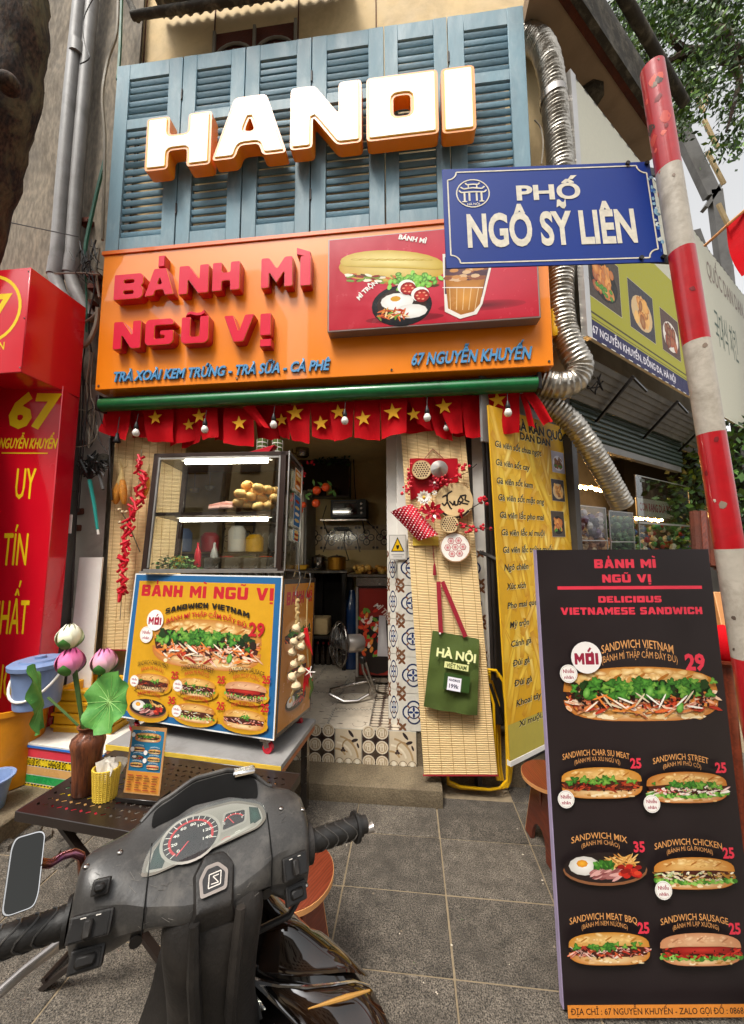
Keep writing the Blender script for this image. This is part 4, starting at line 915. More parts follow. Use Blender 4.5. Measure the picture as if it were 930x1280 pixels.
FLG = [((132,512),(165,514),(159,551),(125,540),0,0,'leftmost, behind the empty bulb socket'), ((178,512),(217,512),(218,553),(184,551),(194,522),0,'next to the grey hanging bulb'), ((215,510),(242,510),(246,550),(212,558),0,1,'folded and starless over the left of the case'), ((235,512),(262,512),(250,553),(226,560),(236,531,9),2,'with a tilted star, left of the second white bulb'), ((240,510),(272,510),(273,547),(252,549),(249,520),0,'right behind the second hanging bulb'), ((280,510),(318,510),(317,558),(280,555),(299,529),0,'with a full flat star above the bread rolls'), ((303,509),(318,507),(337,536),(325,533),0,-1,'curled diagonal strip above the rice cakes'), ((343,508),(364,506),(363,550),(350,545),(352,525,9),2,'partly hidden behind the middle bulb'), ((355,507),(388,504),(387,555),(364,549),(369,516,12),0,'with a large star right of the middle bulb'), ((388,505),(415,503),(421,551),(391,547),(401,529),1,'with a low star over the doorway edge'), ((410,503),(443,501),(440,545),(418,553),(423,515),0,'folded behind the fourth white bulb'), ((443,501),(475,499),(475,550),(443,548),(454,523),0,'plain hanging with centred star, right of the fourth bulb'), ((475,499),(509,497),(508,541),(477,548),(491,515,12),0,'with the brightest star, over the tiled pillar'), ((510,497),(530,496),(540,538),(522,530),(517,518,9),1,'twisted to a point over the bamboo mat'), ((541,495),(576,493),(579,540),(564,543),(555,508,11),0,'just right of the fifth white bulb'), ((530,497),(560,496),(566,551),(545,545),0,2,'half hidden and starless above the Tet decoration'), ((575,495),(607,493),(604,546),(582,548),0,1,'dark and starless, over the pillar edge'), ((603,494),(650,489),(650,540),(618,545),(622,500,11),0,'with a half covered star behind the last bulb'), ((650,492),(657,491),(669,536),(661,530),0,0,'narrow folded strip right of the last bulb'), ((653,489),(667,488),(691,527),(680,530),0,-1,'rightmost curled strip over the silver duct')]
FLG += [((160,513),(182,513),(186,548),(164,546),0,3,'shaded and starless, behind the leftmost grey bulb'), ((266,511),(288,510),(288,552),(268,550),0,3,'shaded and starless, behind the second hanging bulb'), ((316,508),(350,507),(350,552),(322,548),0,3,'shaded and starless, above the two rice cakes'), ((498,497),(545,495),(548,538),(505,542),0,3,'shaded and starless, behind the fifth white bulb'), ((560,494),(590,493),(592,544),(566,546),0,3,'shaded and starless, above the top of the bamboo mat')]
for i, (a, b_, c, d_, s_, dy, lab) in enumerate(FLG):
    flag_obj(a, b_, c, d_, 2.47+.022*dy+.004*(i % 3), s_, 'red star flag, '+lab if s_ else 'small red flag, '+lab, i)
# ---------------------------------------------------------------- hanging bulbs
BL_ = [(170, 541, 'with a grey dusty globe, leftmost'), (256, 537, 'left of the middle, above the display case'), (342, 531, 'above the rice cakes on the case'), (431, 526, 'over the kitchen doorway'), (534, 522, 'left of the bamboo mat top'), (635, 516, 'rightmost, by the yellow menu banner'), (558, 535, 'small and half hidden behind a flag')]
for i, (px, py, lab) in enumerate(BL_):
    p = at(px, py, y=2.40 if i < 6 else 2.5); s = .82 if i < 6 else .66
    t = thing('hanging_bulb', 'white light bulb in a black socket, '+lab, 'light bulb', TR(*p) @ SC(s, s, s), 'bulbs hanging under the green awning tube')
    MB().lathe([(.002, -.034), (.02, -.028), (.03, -.012), (.031, .002), (.024, .02), (.016, .034)], 16, cap=True).build('globe', M_['bulb'], t)
    MB().lathe([(.017, .03), (.02, .036), (.02, .06), (.012, .085), (.008, .1)], 12).build('socket', M_['black'], t); MB().tube([(0, 0, .095), (.004, .01, .18)], .003, 5).build('cord', M_['cable'], t)
p = at(146, 553, y=2.42); t = thing('empty_socket', 'empty black bulb socket hanging at the left end of the flags', 'bulb socket', TR(*p)); MB().lathe([(.024, 0), (.026, .01), (.016, .035), (.01, .07)], 12, cap=False).build('socket', M_['black'], t); MB().tube([(0, 0, .06), (.0, .01, .2)], .003, 5).build('cord', M_['cable'], t)
# ---------------------------------------------------------------- kitchen inside
def yb(px, py, y): return at(px, py, y=y)
sh = thing('wall_shelf', 'dark open wall shelf with leaves on top, above the kitchen counter', 'shelf', TR(*yb(372, 622, 4.1)))
q = sh.matrix_world.translation; W = yb(436, 622, 4.1).x-q.x; H = yb(400, 573, 4.1).z-q.z
MB().box((0, 0, 0), (W, .18, .02)).box((0, 0, H-.02), (W, .18, H)).box((W-.02, 0, .02), (W, .18, H-.02)).box((0, .17, .02), (W-.02, .18, H-.02)).build('carcass', M_['casewood'], sh)
for i, (dx, c_, h) in enumerate(((.12, 'white', .09), (.2, 'yellowplastic', .1), (.36, 'cream', .13), (.44, 'woodred', .1))):
    tag(MB().lathe([(.03, 0), (.033, .01), (.033, h*.8), (.02, h)], 10).build('jar', M_[c_], M=TR(q.x+dx, q.y+.08, q.z+.02)), 'small jar on the dark wall shelf, '+['pale, at the left behind the red berries', 'yellow, between the oranges', 'cream, taller, toward the right', 'dark, last on the right'][i], 'jar', 'jars on the wall shelf')
b = MB('#2c4a24')
for i in range(160):
    p = yb(rnd.uniform(392, 437), rnd.uniform(562, 580), 4.0+rnd.uniform(-.05, .1)); s = rnd.uniform(.015, .04)
    v = [Vector((rnd.gauss(0, 1), rnd.gauss(0, 1), rnd.gauss(0, 1))).normalized()*s for _ in range(2)]; b.col(rnd.choice(['#24401c', '#355a28', '#1c3018'])); b.add([p, p+v[0], p+v[0]+v[1], p+v[1]], [(0, 1, 2, 3)])
stuff(tag(b.build('trailing_plant', M_['leafy']), 'dark trailing green plant on top of the wall shelf', 'plant'))
ob = thing('orange_branch', 'artificial branch with glossy orange fruit hanging beside the glass case', 'decoration', TR(*yb(395, 610, 3.0)))
o0 = ob.matrix_world.translation
for px, py in ((396, 613), (407, 609), (395, 629), (379, 631), (375, 638)): MB().ball((0, 0, 0), .037 if px > 385 else .028, 12).build('orange', M_['orangefruit'], ob, M=TR(*(yb(px, py, 3.0)-o0)))
b = MB('#5a8a3a').tube([yb(383, 620, 3.0)-o0, yb(395, 608, 3.0)-o0, yb(415, 612, 3.0)-o0], .004, 5)
for px, py in ((386, 618), (392, 603), (412, 604), (414, 615), (418, 617), (401, 605), (384, 622)):
    p = yb(px, py, 2.98)-o0; a = rnd.uniform(0, 6); d_ = Vector((math.cos(a)*.035, .005, math.sin(a)*.035)); n_ = Vector((-d_.z, .01, d_.x))*.35; b.add([p-d_, p+n_, p+d_, p-n_], [(0, 1, 2, 3)])
b.build('leaves', M_['leafy'], ob)
b = MB()
for i in range(90):
    t_ = rnd.random(); p = yb(372+4*math.sin(t_*7)+rnd.gauss(0, 2.6)+(14 if t_ < .08 else 0), 575+70*t_, 2.75+rnd.uniform(-.03, .03)); b.ball(p, rnd.uniform(.007, .012), 6)
o = b.build('berry_garland', M_['firecracker']); tag(o, 'string of small red berries hanging right of the glass case', 'garland')
# oven on a bracket shelf
p0, p1 = yb(400, 651, 4.0), yb(458, 651, 4.0)
ws = thing('bracket_shelf', 'thin metal bracket shelf carrying the small oven', 'shelf', TR(*p0)); L_ = p1.x-p0.x
MB().box((0, 0, 0), (L_, .28, .015)).build('board', M_['steel'], ws); MB().bar((.03, .02, 0), (.03, .28, -.14), .015, .01).bar((L_-.05, .02, 0), (L_-.05, .28, -.14), .015, .01).build('bracket', M_['darkmetal'], ws)
p0, p1 = yb(413, 650, 4.02), yb(458, 650, 4.02); hh = yb(430, 625, 4.02).z-p0.z-.015; W = p1.x-p0.x
ov = thing('toaster_oven', 'small black toaster oven with a brown glass door on the bracket shelf', 'oven', TR(p0.x, 4.02, p0.z+.022)); MB().box((0, 0, 0), (W, .22, hh)).build('body', M_['black'], ov, bev=.006)
MB().box((.03, -.008, .03), (W*.74, -.001, hh-.05)).build('door_glass', M_['smoke'], ov); MB().tube([(.04, -.02, hh-.035), (W*.72, -.02, hh-.035)], .006, 6).build('handle', M_['steel'], ov)
for i in range(3): MB().tube([(W*.86, -.014, hh*(.25+.25*i)), (W*.86, 0, hh*(.25+.25*i))], .014, 10).build('knob', M_['steel'], ov)
# power strip and cords
ps = thing('power_strip', 'black plugs and cords on the kitchen wall below the oven shelf', 'power cord', TR(*yb(428, 661, 4.2))); o0 = ps.matrix_world.translation
MB().cbox((0, 0, 0), (.12, .03, .05)).cbox((-.07, -.02, 0), (.05, .04, .035)).cbox((.06, -.02, .0), (.05, .04, .035)).build('socket', M_['black'], ps, bev=.004)
b = MB()
for P in (((422, 662), (412, 668), (404, 690)), ((431, 664), (430, 680), (436, 700)), ((436, 662), (446, 672), (450, 690)), ((441, 541), (443, 600), (445, 628)), ((458, 651), (468, 660), (477, 672)), ((408, 632), (402, 652))): b.tube([yb(x, y, 4.15)-o0 for x, y in P], .006, 5)
b.build('cord', M_['cable'], ps)
# counter left with pots
CZ = yb(420, 713, 3.75).z; cx0, cx1 = yb(330, 713, 3.75).x, yb(434, 713, 3.75).x
ct = thing('kitchen_counter', 'dark steel kitchen counter with open shelf below, at the back left of the doorway', 'counter', TR(cx0, 3.75, FL)); h = CZ-FL; W = cx1-cx0
MB().box((0, 0, h-.03), (W, .5, h)).build('top', M_['steel'], ct, bev=.003); MB().box((.02, .05, .3), (W-.02, .48, .33)).build('shelf', M_['darkmetal'], ct)
for x in (.02, W-.06, W*.55):
    for y in (.02, .44): MB().box((x, y, 0), (x+.04, y+.04, h-.031)).build('leg', M_['darkmetal'], ct)
MB().box((.03, .485, .05), (W-.03, .495, h-.04)).build('back_panel', M_['dark'], ct)
def pot(name, lab, px, py, y, r, h, m, handle=True):
    p = yb(px, py, y); p.z = CZ+.002; t = thing(name, lab, 'pot', TR(*p)); MB().lathe([(r*.92, 0), (r, .01), (r, h), (r*1.04, h+.004), (r*.95, h+.004)], 20).build('body', M_[m], t)
    if handle:
        for s in (-1, 1): MB().tube([(s*r, -.02, h*.75), (s*(r+.03), -.02, h*.78), (s*(r+.03), .02, h*.78), (s*r, .02, h*.75)], .005, 6).build('handle', M_['black'], t)
    MB().ball((0, 0, h+.02), .012, 8).lathe([(r*.95, h+.004), (r*.5, h+.02), (.01, h+.024)], 18).build('lid', M_['steel'], t); return t
pot('cooking_pot', 'tall dark steel cooking pot at the back of the kitchen counter', 399, 705, 4.0, .085, .13, 'steel'); mk('copperpot', '#b8842c', .3, metal=.8, var=.1)
pot('copper_pot', 'brassy yellow pot with a lid on the front edge of the kitchen counter', 421, 711, 3.85, .1, .13, 'copperpot')
for i, (px, dep, c_, lab) in enumerate(((377, 3.85, 'yellowplastic', 'shallow yellow food box at the left of the kitchen counter'), (392, 3.82, 'steel', 'low steel tray beside the brassy pot'))):
    p = yb(px, 712, dep); tag(MB().box((-.07, -.06, 0), (.07, .06, .05 if i == 0 else .02)).build('food_box' if i == 0 else 'tray', M_[c_], bev=.008, M=TR(p.x, p.y, CZ+.002)), lab, 'food box' if i == 0 else 'tray')
p = yb(401, 770, 3.95); tag(MB().box((-.1, -.1, 0), (.1, .1, .17)).build('plastic_crate', M_['cream'], bev=.02, seg=2, M=TR(p.x, p.y, FL+.331)), 'pale plastic box on the shelf below the counter', 'box')
for i in range(5):
    p = yb(390+i*7, 800, 3.95); t = thing('water_bottle', 'small clear bottle with a red cap on the low counter shelf, '+['first from the left', 'second from the left', 'in the middle', 'second from the right', 'last on the right'][i], 'bottle', TR(p.x, 3.95, FL+.331 if i < 0 else FL), 'bottles under the kitchen counter'); MB().lathe([(.03, 0), (.032, .01), (.032, .14), (.012, .2), (.012, .21)], 10).build('body', M_['smoke'], t); MB().lathe([(.014, .21), (.014, .235)], 8).build('cap', M_['redside'], t)
# red fronted fridge counter at right
fx0, fx1, fz = yb(445, 727, 3.45).x, yb(484, 727, 3.45).x+.35, yb(460, 722, 3.45).z
fg = thing('red_chest_cabinet', 'red printed cabinet with a steel top at the right of the kitchen doorway', 'cabinet', TR(fx0, 3.45, FL)); h = fz-FL; W = fx1-fx0
MB().box((0, 0, h-.08), (W, .6, h)).build('top', M_['steel'], fg, bev=.004); MB().box((.01, .01, .06), (W-.01, .58, h-.081)).build('body', M_['casewood'], fg)
MB().box((0, -.012, .04), (.02, .0, h-.09)).build('edge_strip', M_['alu'], fg)
m = MB('#7a1c14'); m.box((.03, -.01, .08), (W-.02, .005, h-.1)); m.y = -.011; m.rect(.035, .09, W-.03, h-.11, '#8c2015')
m.text('MÌ TRỘN', .24, h-.36, .05, '#efe2d8', w=.24, bold=.04, arc=.03, rot=-.9)
m.ell(.2, .35, .2, .26, '#1c1412', n=20)
for i in range(60): m.ell(.12+rnd.gauss(0, .05), .45+rnd.gauss(0, .12), .03, .016, rnd.choice(['#d8502a', '#e8903a', '#c8281c', '#efe0d0', '#6a9a3a']), n=7, rot=rnd.uniform(0, 3))
m.poly([(.2, .25), (.3, .25), (.28, .62), (.22, .62)], '#c9c2c4', '#f0ecec')
m.build('front_print', M_['print'], fg); MB().box((-.005, -.02, .02), (W, -.001, .06)).build('plinth', M_['steel'], fg)
b = MB('#d09030')
c0 = yb(463, 718, 3.55)
for i in range(60): b.col(rnd.choice(['#d8962c', '#e8b04a', '#b8741c', '#f0c468'])); b.ball((c0.x+rnd.uniform(-.17, .2), 3.62+rnd.uniform(-.1, .1), fz+.03+rnd.uniform(0, .06)), rnd.uniform(.015, .03), 6)
stuff(tag(b.build('fried_snacks', M_['food']), 'heap of golden fried snacks in a tray on the red cabinet', 'snacks'))
tag(MB().box((c0.x-.22, 3.48, fz+.001), (c0.x+.26, 3.76, fz+.03)).build('snack_tray', M_['steel'], bev=.004), 'steel tray under the golden fried snacks', 'tray')
p = yb(440, 790, 3.9); t = thing('water_cooler_bottle', 'dark blue water bottle standing between the counter and the red cabinet', 'water bottle', TR(p.x, 3.9, FL)); MB().lathe([(.1, 0), (.11, .03), (.11, .3), (.1, .33), (.11, .36), (.11, .6), (.05, .72), (.03, .8)], 18).build('body', mat('bluebottle', '#1c3a6a', .2, coat=.5, var=.2), t)
tag(MB().tube([(0, 0, 0), (0, .03, 0)], .14, 20).build('wall_hat', M_['innerwall'], M=TR(*yb(470, 567, 4.24))), 'faded round hat hanging high on the kitchen wall', 'hat')
t = thing('steel_fridge', 'grey steel fridge standing inside behind the display case', 'fridge', TR(-1.75, 3.9, FL)); MB().box((0, 0, 0), (.62, .55, 1.9)).build('body', M_['pvc'], t, bev=.01)
MB().box((.02, -.02, .9), (.6, -.001, 1.88)).box((.02, -.02, .02), (.6, -.001, .88)).build('door', M_['silver'], t, bev=.006); MB().tube([(.54, -.05, 1.0), (.54, -.05, 1.5)], .012, 8).tube([(.54, -.05, .4), (.54, -.05, .8)], .012, 8).build('handle', M_['alu'], t)
t = thing('plate_rack', 'metal dish rack with white plates inside behind the display case', 'dish rack', TR(-1.95, 3.6, FL+.9)); b = MB()
for z in (0, .3, .6): b.box((0, 0, z), (.7, .3, z+.015))
for x in (0, .68): b.box((x, 0, -.9), (x+.02, .02, .9)).box((x, .28, -.9), (x+.02, .3, .9))
b.build('frame', M_['steel'], t)
for z in (.02, .32):
    for i in range(9): MB().tube([(.06+.07*i, .15, z+.1), (.068+.07*i, .15, z+.1)], .095, 18).build('plate', M_['white'], t)
for i, (px, py, r_, lab) in enumerate(((205, 612, .05, 'steel ladle hanging inside behind the display case, leftmost'), (224, 610, .045, 'steel ladle hanging inside behind the display case, second from the left'), (243, 612, .055, 'steel strainer hanging inside behind the display case, in the middle'), (262, 609, .045, 'steel ladle hanging inside behind the display case, right of the strainer'))):
    p = yb(px, py, 3.4); t = thing('hanging_ladle', lab, 'kitchen tool', TR(*p), 'kitchen tools hanging behind the display case'); MB().tube([(0, 0, 0), (0, 0, .3), (.01, 0, .33), (.03, 0, .31)], .006, 6).build('handle', M_['alu'], t); MB().lathe([(.005, -.035), (r_*.7, -.025), (r_, .01), (r_*.97, .012), (.005, -.02)], 14).build('bowl', M_['alu'], t)
t = thing('tool_rail', 'steel rail carrying the ladles behind the display case', 'rail', TR(0, 0, 0)); MB().tube([yb(180, 578, 3.4), yb(290, 578, 3.4)], .01, 8).build('bar', M_['steel'], t)
for i, (px, c_, h, lab) in enumerate(((228, 'bluebucket', .22, 'blue plastic tub on the shelf behind the case'), (262, 'redside', .18, 'red tin behind the case, beside the blue tub'), (296, 'white', .24, 'white jug behind the case, right of the red tin'), (318, 'yellowplastic', .16, 'yellow tin behind the case, furthest right'))):
    p = yb(px, 690, 3.2); tag(MB().lathe([(.07, 0), (.08, .01), (.08, h*.8), (.05, h), (.045, h)], 16).build('container', M_[c_], M=TR(*p)), lab, 'container')
p = yb(270, 692, 3.2); tag(MB().box((-.6, -.15, -.03), (.45, .2, -.001)).box((-.58, .1, -1.0), (-.54, .14, -.031)).box((.39, .1, -1.0), (.43, .14, -.031)).build('side_shelf', M_['steel'], M=TR(p.x, 3.2, p.z)), 'steel table behind the display case carrying jugs and tins', 'table')
# fan
fb = at(441, 872, z=FL+.02); FY = fb.y
fan = thing('pedestal_fan', 'old steel floor fan turned sideways on a bent tube foot in the doorway', 'fan', TR(0, 0, 0))
def fp(px, py, dy=0): return at(px, py, y=FY+dy)
cH = fp(431, 806); ax = Vector((-.86, -.5, .06)).normalized()  # facing left and to the street
RR = .185
Mx = ax.to_track_quat('Z', 'Y').to_matrix().to_4x4(); Mx.translation = fp(424, 805)+Vector((0, 0, 0))
b = MB()
for k in range(26):
    a = 2*math.pi*k/26; b.tube([(math.cos(a)*r_, math.sin(a)*r_, z_) for r_, z_ in ((.03, .06), (.1, .055), (.16, .03), (RR, 0), (.16, -.03), (.1, -.05), (.05, -.055))], .0016, 4, M=Mx)
for r_, z_, w_ in ((RR, 0, .007), (.1, .055, .0025), (.15, .035, .0025), (.05, .06, .003)): b.tube([(r_*math.cos(t*.209), r_*math.sin(t*.209), z_) for t in range(30)], w_, 6, close=True, M=Mx)
b.build('guard', M_['steel'], fan)
for k in range(3):
    a = k*2.09+.4; G = []
    for i in range(6):
        r_ = .03+.125*i/5; row = []
        for j in range(5):
            t = a+(j/4-.5)*(1.25-.25*i/5); row.append((r_*math.cos(t), r_*math.sin(t), .02*(j/4-.5)+.01))
        G.append(row)
    MB().grid(G, M=Mx).build('blade', M_['pvc'], fan)
MB().tube([(0, 0, .045), (0, 0, -.02)], .035, 12, M=Mx).build('hub', M_['darkmetal'], fan)
MB().lathe([(.03, -.05), (.07, -.07), (.075, -.1), (.075, -.19), (.06, -.215), (.03, -.22)], 20, M=Mx).build('motor', M_['silver'], fan)
b = MB().tube([fp(452, 826), fp(454, 838), fp(463, 858), fp(461, 868), fp(447, 876, -.05), fp(430, 877, -.08), fp(412, 868, -.05), fp(413, 862, .03), fp(440, 856, .12), fp(470, 850, .1)], .012, 8)
b.tube([fp(457, 828), fp(462, 845), fp(470, 865), fp(490, 870, .1)], .011, 8).build('foot', M_['steel'], fan)
MB().cbox(fp(453, 825), (.05, .04, .06)).build('neck', M_['darkmetal'], fan, bev=.01)
# ---------------------------------------------------------------- bamboo mats
def mat_panel(lab, F, W, H, nth):
    t = thing('bamboo_mat', lab, 'bamboo mat', F); MB().box((0, 0, 0), (W, .006, H)).build('slat_sheet', M_['mat'], t)
    b = MB()
    for i in range(nth): x = W*(i+.5)/nth; b.box((x-.0012, -.0012, .002), (x+.0012, -.0002, H-.002))
    b.build('binding_threads', M_['thread'], t); b = MB()
    b.box((-.006, -.004, -.006), (W+.006, .01, -.0005)); b.build('bottom_edge', M_['strap'], t); return t
bmF = fr(.0, 2.44, .06, 0, 3)
pA, pB, pC_, pD = at(530, 968.5, y=2.44), at(622, 972, y=2.44), at(500, 543, y=2.56), at(582, 540, y=2.56)
u = (pB-pA).normalized(); v = ((pC_+pD)/2-(pA+pB)/2); Hm = v.length+.12; v.normalize(); u = (u-v*u.dot(v)).normalized(); n_ = v.cross(u)
bmF = Matrix((u, -n_ if n_.y < 0 else n_, v)).transposed().to_4x4(); bmF.translation = pA; BMW = (pB-pA).length
mat_panel('tall bamboo mat leaning on the tiled pillar, with the green bag hanging on it', bmF, BMW, Hm, 6)
lA, lB, lC = at(126, 812, y=2.56), at(215, 812, y=2.56), at(138, 545, y=2.58)
lmF = fr(lA.x, 2.57, lA.z, 0, 0); LMW = .6
mat_panel('bamboo mat on the wall behind the display case, with corn and firecrackers hanging on it', lmF, LMW, lC.z-lA.z+.15, 9)
# ---------------------------------------------------------------- tote bag
def onm(px, py, off=-.02): return at(px, py, pl=(bmF @ Vector((0, off, 0)), bmF.to_3x3() @ Vector((0, 1, 0))))
bag = thing('tote_bag', 'dark green cloth bag with a red strap and white lettering hanging on the bamboo mat', 'bag', TR(0, 0, 0))
c4 = [onm(541, 789, -.03), onm(599, 800, -.03), onm(597, 895, -.06), onm(530, 884, -.06)]
def bq(u, v, off=0): p = c4[0]*(1-u)*(1-v)+c4[1]*u*(1-v)+c4[2]*u*v+c4[3]*(1-u)*v; return p+Vector((0, off-.022*math.sin(math.pi*u)*math.sin(math.pi*min(1, v*.95)) - .006*math.sin(u*13+v*4)*(.3+v) - .004*math.sin(v*17+u*6), 0))
GF1 = [[bq(i/12, j/12) for j in range(13)] for i in range(13)]; GB1 = [[bq(i/12, j/12, .012)+Vector((0, .012, 0)) for j in range(13)] for i in range(13)]
b = MB().grid(GF1).grid([r[::-1] for r in GB1])
for i in range(12):
    for (A, B) in ((GF1, GB1),): b.add([A[i][12], A[i+1][12], B[i+1][12], B[i][12]], [(0, 1, 2, 3)]).add([A[0][i], A[0][i+1], B[0][i+1], B[0][i]], [(0, 1, 2, 3)]).add([A[12][i], A[12][i+1], B[12][i+1], B[12][i]], [(0, 1, 2, 3)])
b.build('cloth', M_['cloth_green'], bag, weld=True)
for A, B_ in (((551, 791), (548, 727)), ((582, 796), (553, 727))):
    P = [onm(*A, -.045), onm((A[0]+B_[0])/2, (A[1]+B_[1])/2, -.035), onm(*B_, -.02)]; b = MB()
    for p, q in zip(P[:-1], P[1:]): b.bar(p, q, .028, .003, (0, 1, 0))
    b.build('strap', M_['strap'], bag)
up = (c4[0]-c4[3]).normalized(); rt = (c4[1]-c4[0]).normalized(); rt = (rt-up*rt.dot(up)).normalized(); nn = rt.cross(up)*-1
TF = Matrix((rt, nn if nn.y > 0 else -nn, up)).transposed().to_4x4(); TF.translation = bq(.5, .5)+Vector((0, -.014, 0)); k = (c4[1]-c4[0]).length
m = MB('#e8e8b0'); m.text('HÀ NỘI', 0, .085, k*.17, '#e6e6a8', w=k*.82, bold=.05); m.rect(-k*.22, .025, k*.28, .062, '#dede98'); m.text('VIỆT NAM', k*.03, .03, .025, '#3a4a20', w=k*.42, bold=.04)
m.rect(-.06, -.1, .1, -.005, '#2f4a1e'); m.rect(-k*.12, -k*.34, k*.16, -k*.08, '#e9e6ee'); m.text('HANDMADE', k*.02, -k*.16, k*.05, '#35304a', w=k*.23, bold=.04); m.text('199k', k*.02, -k*.29, k*.08, '#35304a', w=k*.2, bold=.04)
m.build('printed_lettering', M_['print'], bag, M=TF @ TR(0, -.006, .01))
MB().ball(onm(550, 792, -.05), .007, 8).build('button', M_['white'], bag)
# ---------------------------------------------------------------- Tet wall decoration
tet = thing('new_year_decoration', 'red new year wall decoration with woven baskets, flowers and a wooden disc', 'wall decoration', TR(0, 0, 0))
def cyl(px, py, r, off, th, m, nm, tilt=0, n=24, prof=None):
    c = onm(px, py, off); M = bmF.to_3x3().to_4x4(); M.translation = c
    return MB().tube([(0, 0, 0), (0, th, 0)], r, n, M=M).build(nm, M_[m], tet), M
def sq(P, off, m, nm):
    pts = [onm(x, y, off) for x, y in P]; n = bmF.to_3x3() @ Vector((0, 1, 0)); k = len(pts)
    MB().add(pts+[p+n*.008 for p in pts], [tuple(range(k))[::-1], tuple(range(k, 2*k))]+[(i, (i+1) % k, k+(i+1) % k, k+i) for i in range(k)]).build(nm, M_[m], tet)
sq([(512, 573), (572, 573), (573, 602), (513, 625)], -.012, 'redsignside', 'red_card')
MB().tube([onm(531, 573, -.012), onm(541, 561, -.008), onm(554, 573, -.012)], .003, 5).build('hanging_cord', M_['strap'], tet)
def woven(px, py, r, base, dot, nm, off=-.05, rows=4):
    o, M = cyl(px, py, r, off, .02, base, nm); m = MB(dot); m.y = -.0005
    for i in range(-rows, rows+1):
        for j in range(-rows, rows+1):
            x, z = (i+.5*(j % 2))*r/rows*1.05, j*r/rows*.9
            if x*x+z*z < (r*.9)**2: m.ell(x, z, r/rows*.38, r/rows*.36, dot, n=7)
    m.ring(0, 0, r, r*.06, '#b3966a' if base != 'redface' else '#c01030', 24); m.build('weave_holes', M_['print'], o, M=Matrix.Identity(4) if False else M.copy()); return o
woven(527, 587, .068, 'cream', '#3a1414', 'woven_basket', -.05)
o, M = cyl(549, 586, .06, -.055, .01, 'husk', 'straw_hat'); MB().lathe([(.06, 0), (.03, .02), (.002, .045)], 20, M=M @ RX(90)).build('straw_cone', M_['silver'], o)
woven(562, 655, .06, 'cream', '#3a1414', 'woven_basket', -.07)
o, M = cyl(568, 626, .125, -.045, .018, 'cream', 'wooden_disc', n=30)
m = MB('#1a1210'); m.y = -.001; m.ring(0, 0, .122, .016, '#20120c', 26, a0=3.4, a1=5.6)
for P in ([(-.08, .03), (-.05, .045), (-.045, 0), (-.07, -.03), (-.085, -.01)], [(-.01, .07), (-.045, .05), (-.05, 0), (-.03, -.05), (-.02, -.055)], [(-.035, -.0), (-.01, -.03), (0, .0), (.0, -.03), (.02, -.03), (.025, -.0)], [(.03, -.03), (.06, .0), (.045, .03), (.025, .0), (.05, -.02), (.09, -.03)], [(.04, .03), (.08, .035), (.07, 0), (.1, -.015)]): m.line(P, .011, '#1a100c')
m.build('brush_writing', M_['print'], o, M=M)
o, M = cyl(569, 684, .1, -.05, .016, 'paper', 'patterned_disc', n=28)
m = MB('#c8203c'); m.y = -.001; m.ring(0, 0, .1, .007, '#a8805a', 28)
for i in range(-3, 4):
    for j in range(-3, 4):
        x, z = (i+.5*(j % 2))*.05, j*.043
        if x*x+z*z < .0072: m.ring(x, z, .023, .004, '#b8203a', 6); m.ell(x, z, .014, .014, '#e0c8c0', '#c02840', n=8)
m.build('pattern', M_['print'], o, M=M)
G = []; gc = [onm(488, 640, -.03), onm(515, 630, -.05), onm(548, 668, -.05), onm(523, 676, -.03)]
pk = MB()
o = MB().grid([[gc[0]*(1-u)*(1-v)+gc[1]*u*(1-v)+gc[2]*u*v+gc[3]*(1-u)*v+Vector((0, -.05*math.sin(math.pi*u), 0)) for v in [j/8 for j in range(9)]] for u in [i/8 for i in range(9)]]).build('red_basket', M_['firecracker'], tet)
m = MB('#f4c8cc')
for i in range(9):
    for j in range(12):
        u, v = (i+.5)/9, (j+.5*(i % 2)+.3)/12
        p = gc[0]*(1-u)*(1-v)+gc[1]*u*(1-v)+gc[2]*u*v+gc[3]*(1-u)*v+Vector((0, -.05*math.sin(math.pi*u)-.003, 0)); m.col('#e8a8b0' if (i+j) % 3 else '#fbe9e4'); m.ball(p, (.006, .003, .005), 5)
m.build('basket_holes', M_['print'], o)
def flower(px, py, r, m, off, n=12, cm='yellowpaint'):
    c = onm(px, py, off); b = MB()
    for lay, q in ((0, 1), (1, .65)):
        for k in range(n):
            a = 2*math.pi*k/n+lay*.3; d_ = Vector((math.cos(a), -.25-.3*lay, math.sin(a))); t = Vector((-math.sin(a), 0, math.cos(a)))
            b.add([c+d_*r*q*.15, c+d_*r*q*.7+t*r*.2*q, c+d_*r*q, c+d_*r*q*.7-t*r*.2*q], [(0, 1, 2, 3)])
    o = b.build('flower', M_[m], tet); MB().ball(c+Vector((0, -.01, 0)), r*.2, 8).build('flower_centre', M_[cm], o)
flower(530, 622, .052, 'paper', -.07); flower(541, 640, .075, 'redside', -.09, 8, 'firecracker'); flower(543, 604, .045, 'strap', -.075, 7, 'paper'); flower(543, 616, .02, 'paper', -.08, 8)
b = MB()
for (cx, cy, sx, sy, n) in ((512, 595, 3, 12, 20), (509, 612, 4, 8, 16), (530, 636, 8, 4, 14), (550, 600, 10, 5, 20), (580, 585, 7, 3, 14), (577, 641, 3, 5, 10), (588, 662, 6, 4, 14), (603, 625, 6, 3, 14), (604, 660, 4, 2, 8), (578, 656, 4, 3, 8), (614, 661, 1, 1, 2), (575, 595, 4, 2, 8)):
    for i in range(n): b.ball(onm(cx+rnd.gauss(0, sx*.6), cy+rnd.gauss(0, sy*.6), -.07+rnd.uniform(-.02, .02)), rnd.uniform(.006, .013), 6)
b.build('berries', M_['firecracker'], tet)['kind'] = 'stuff'
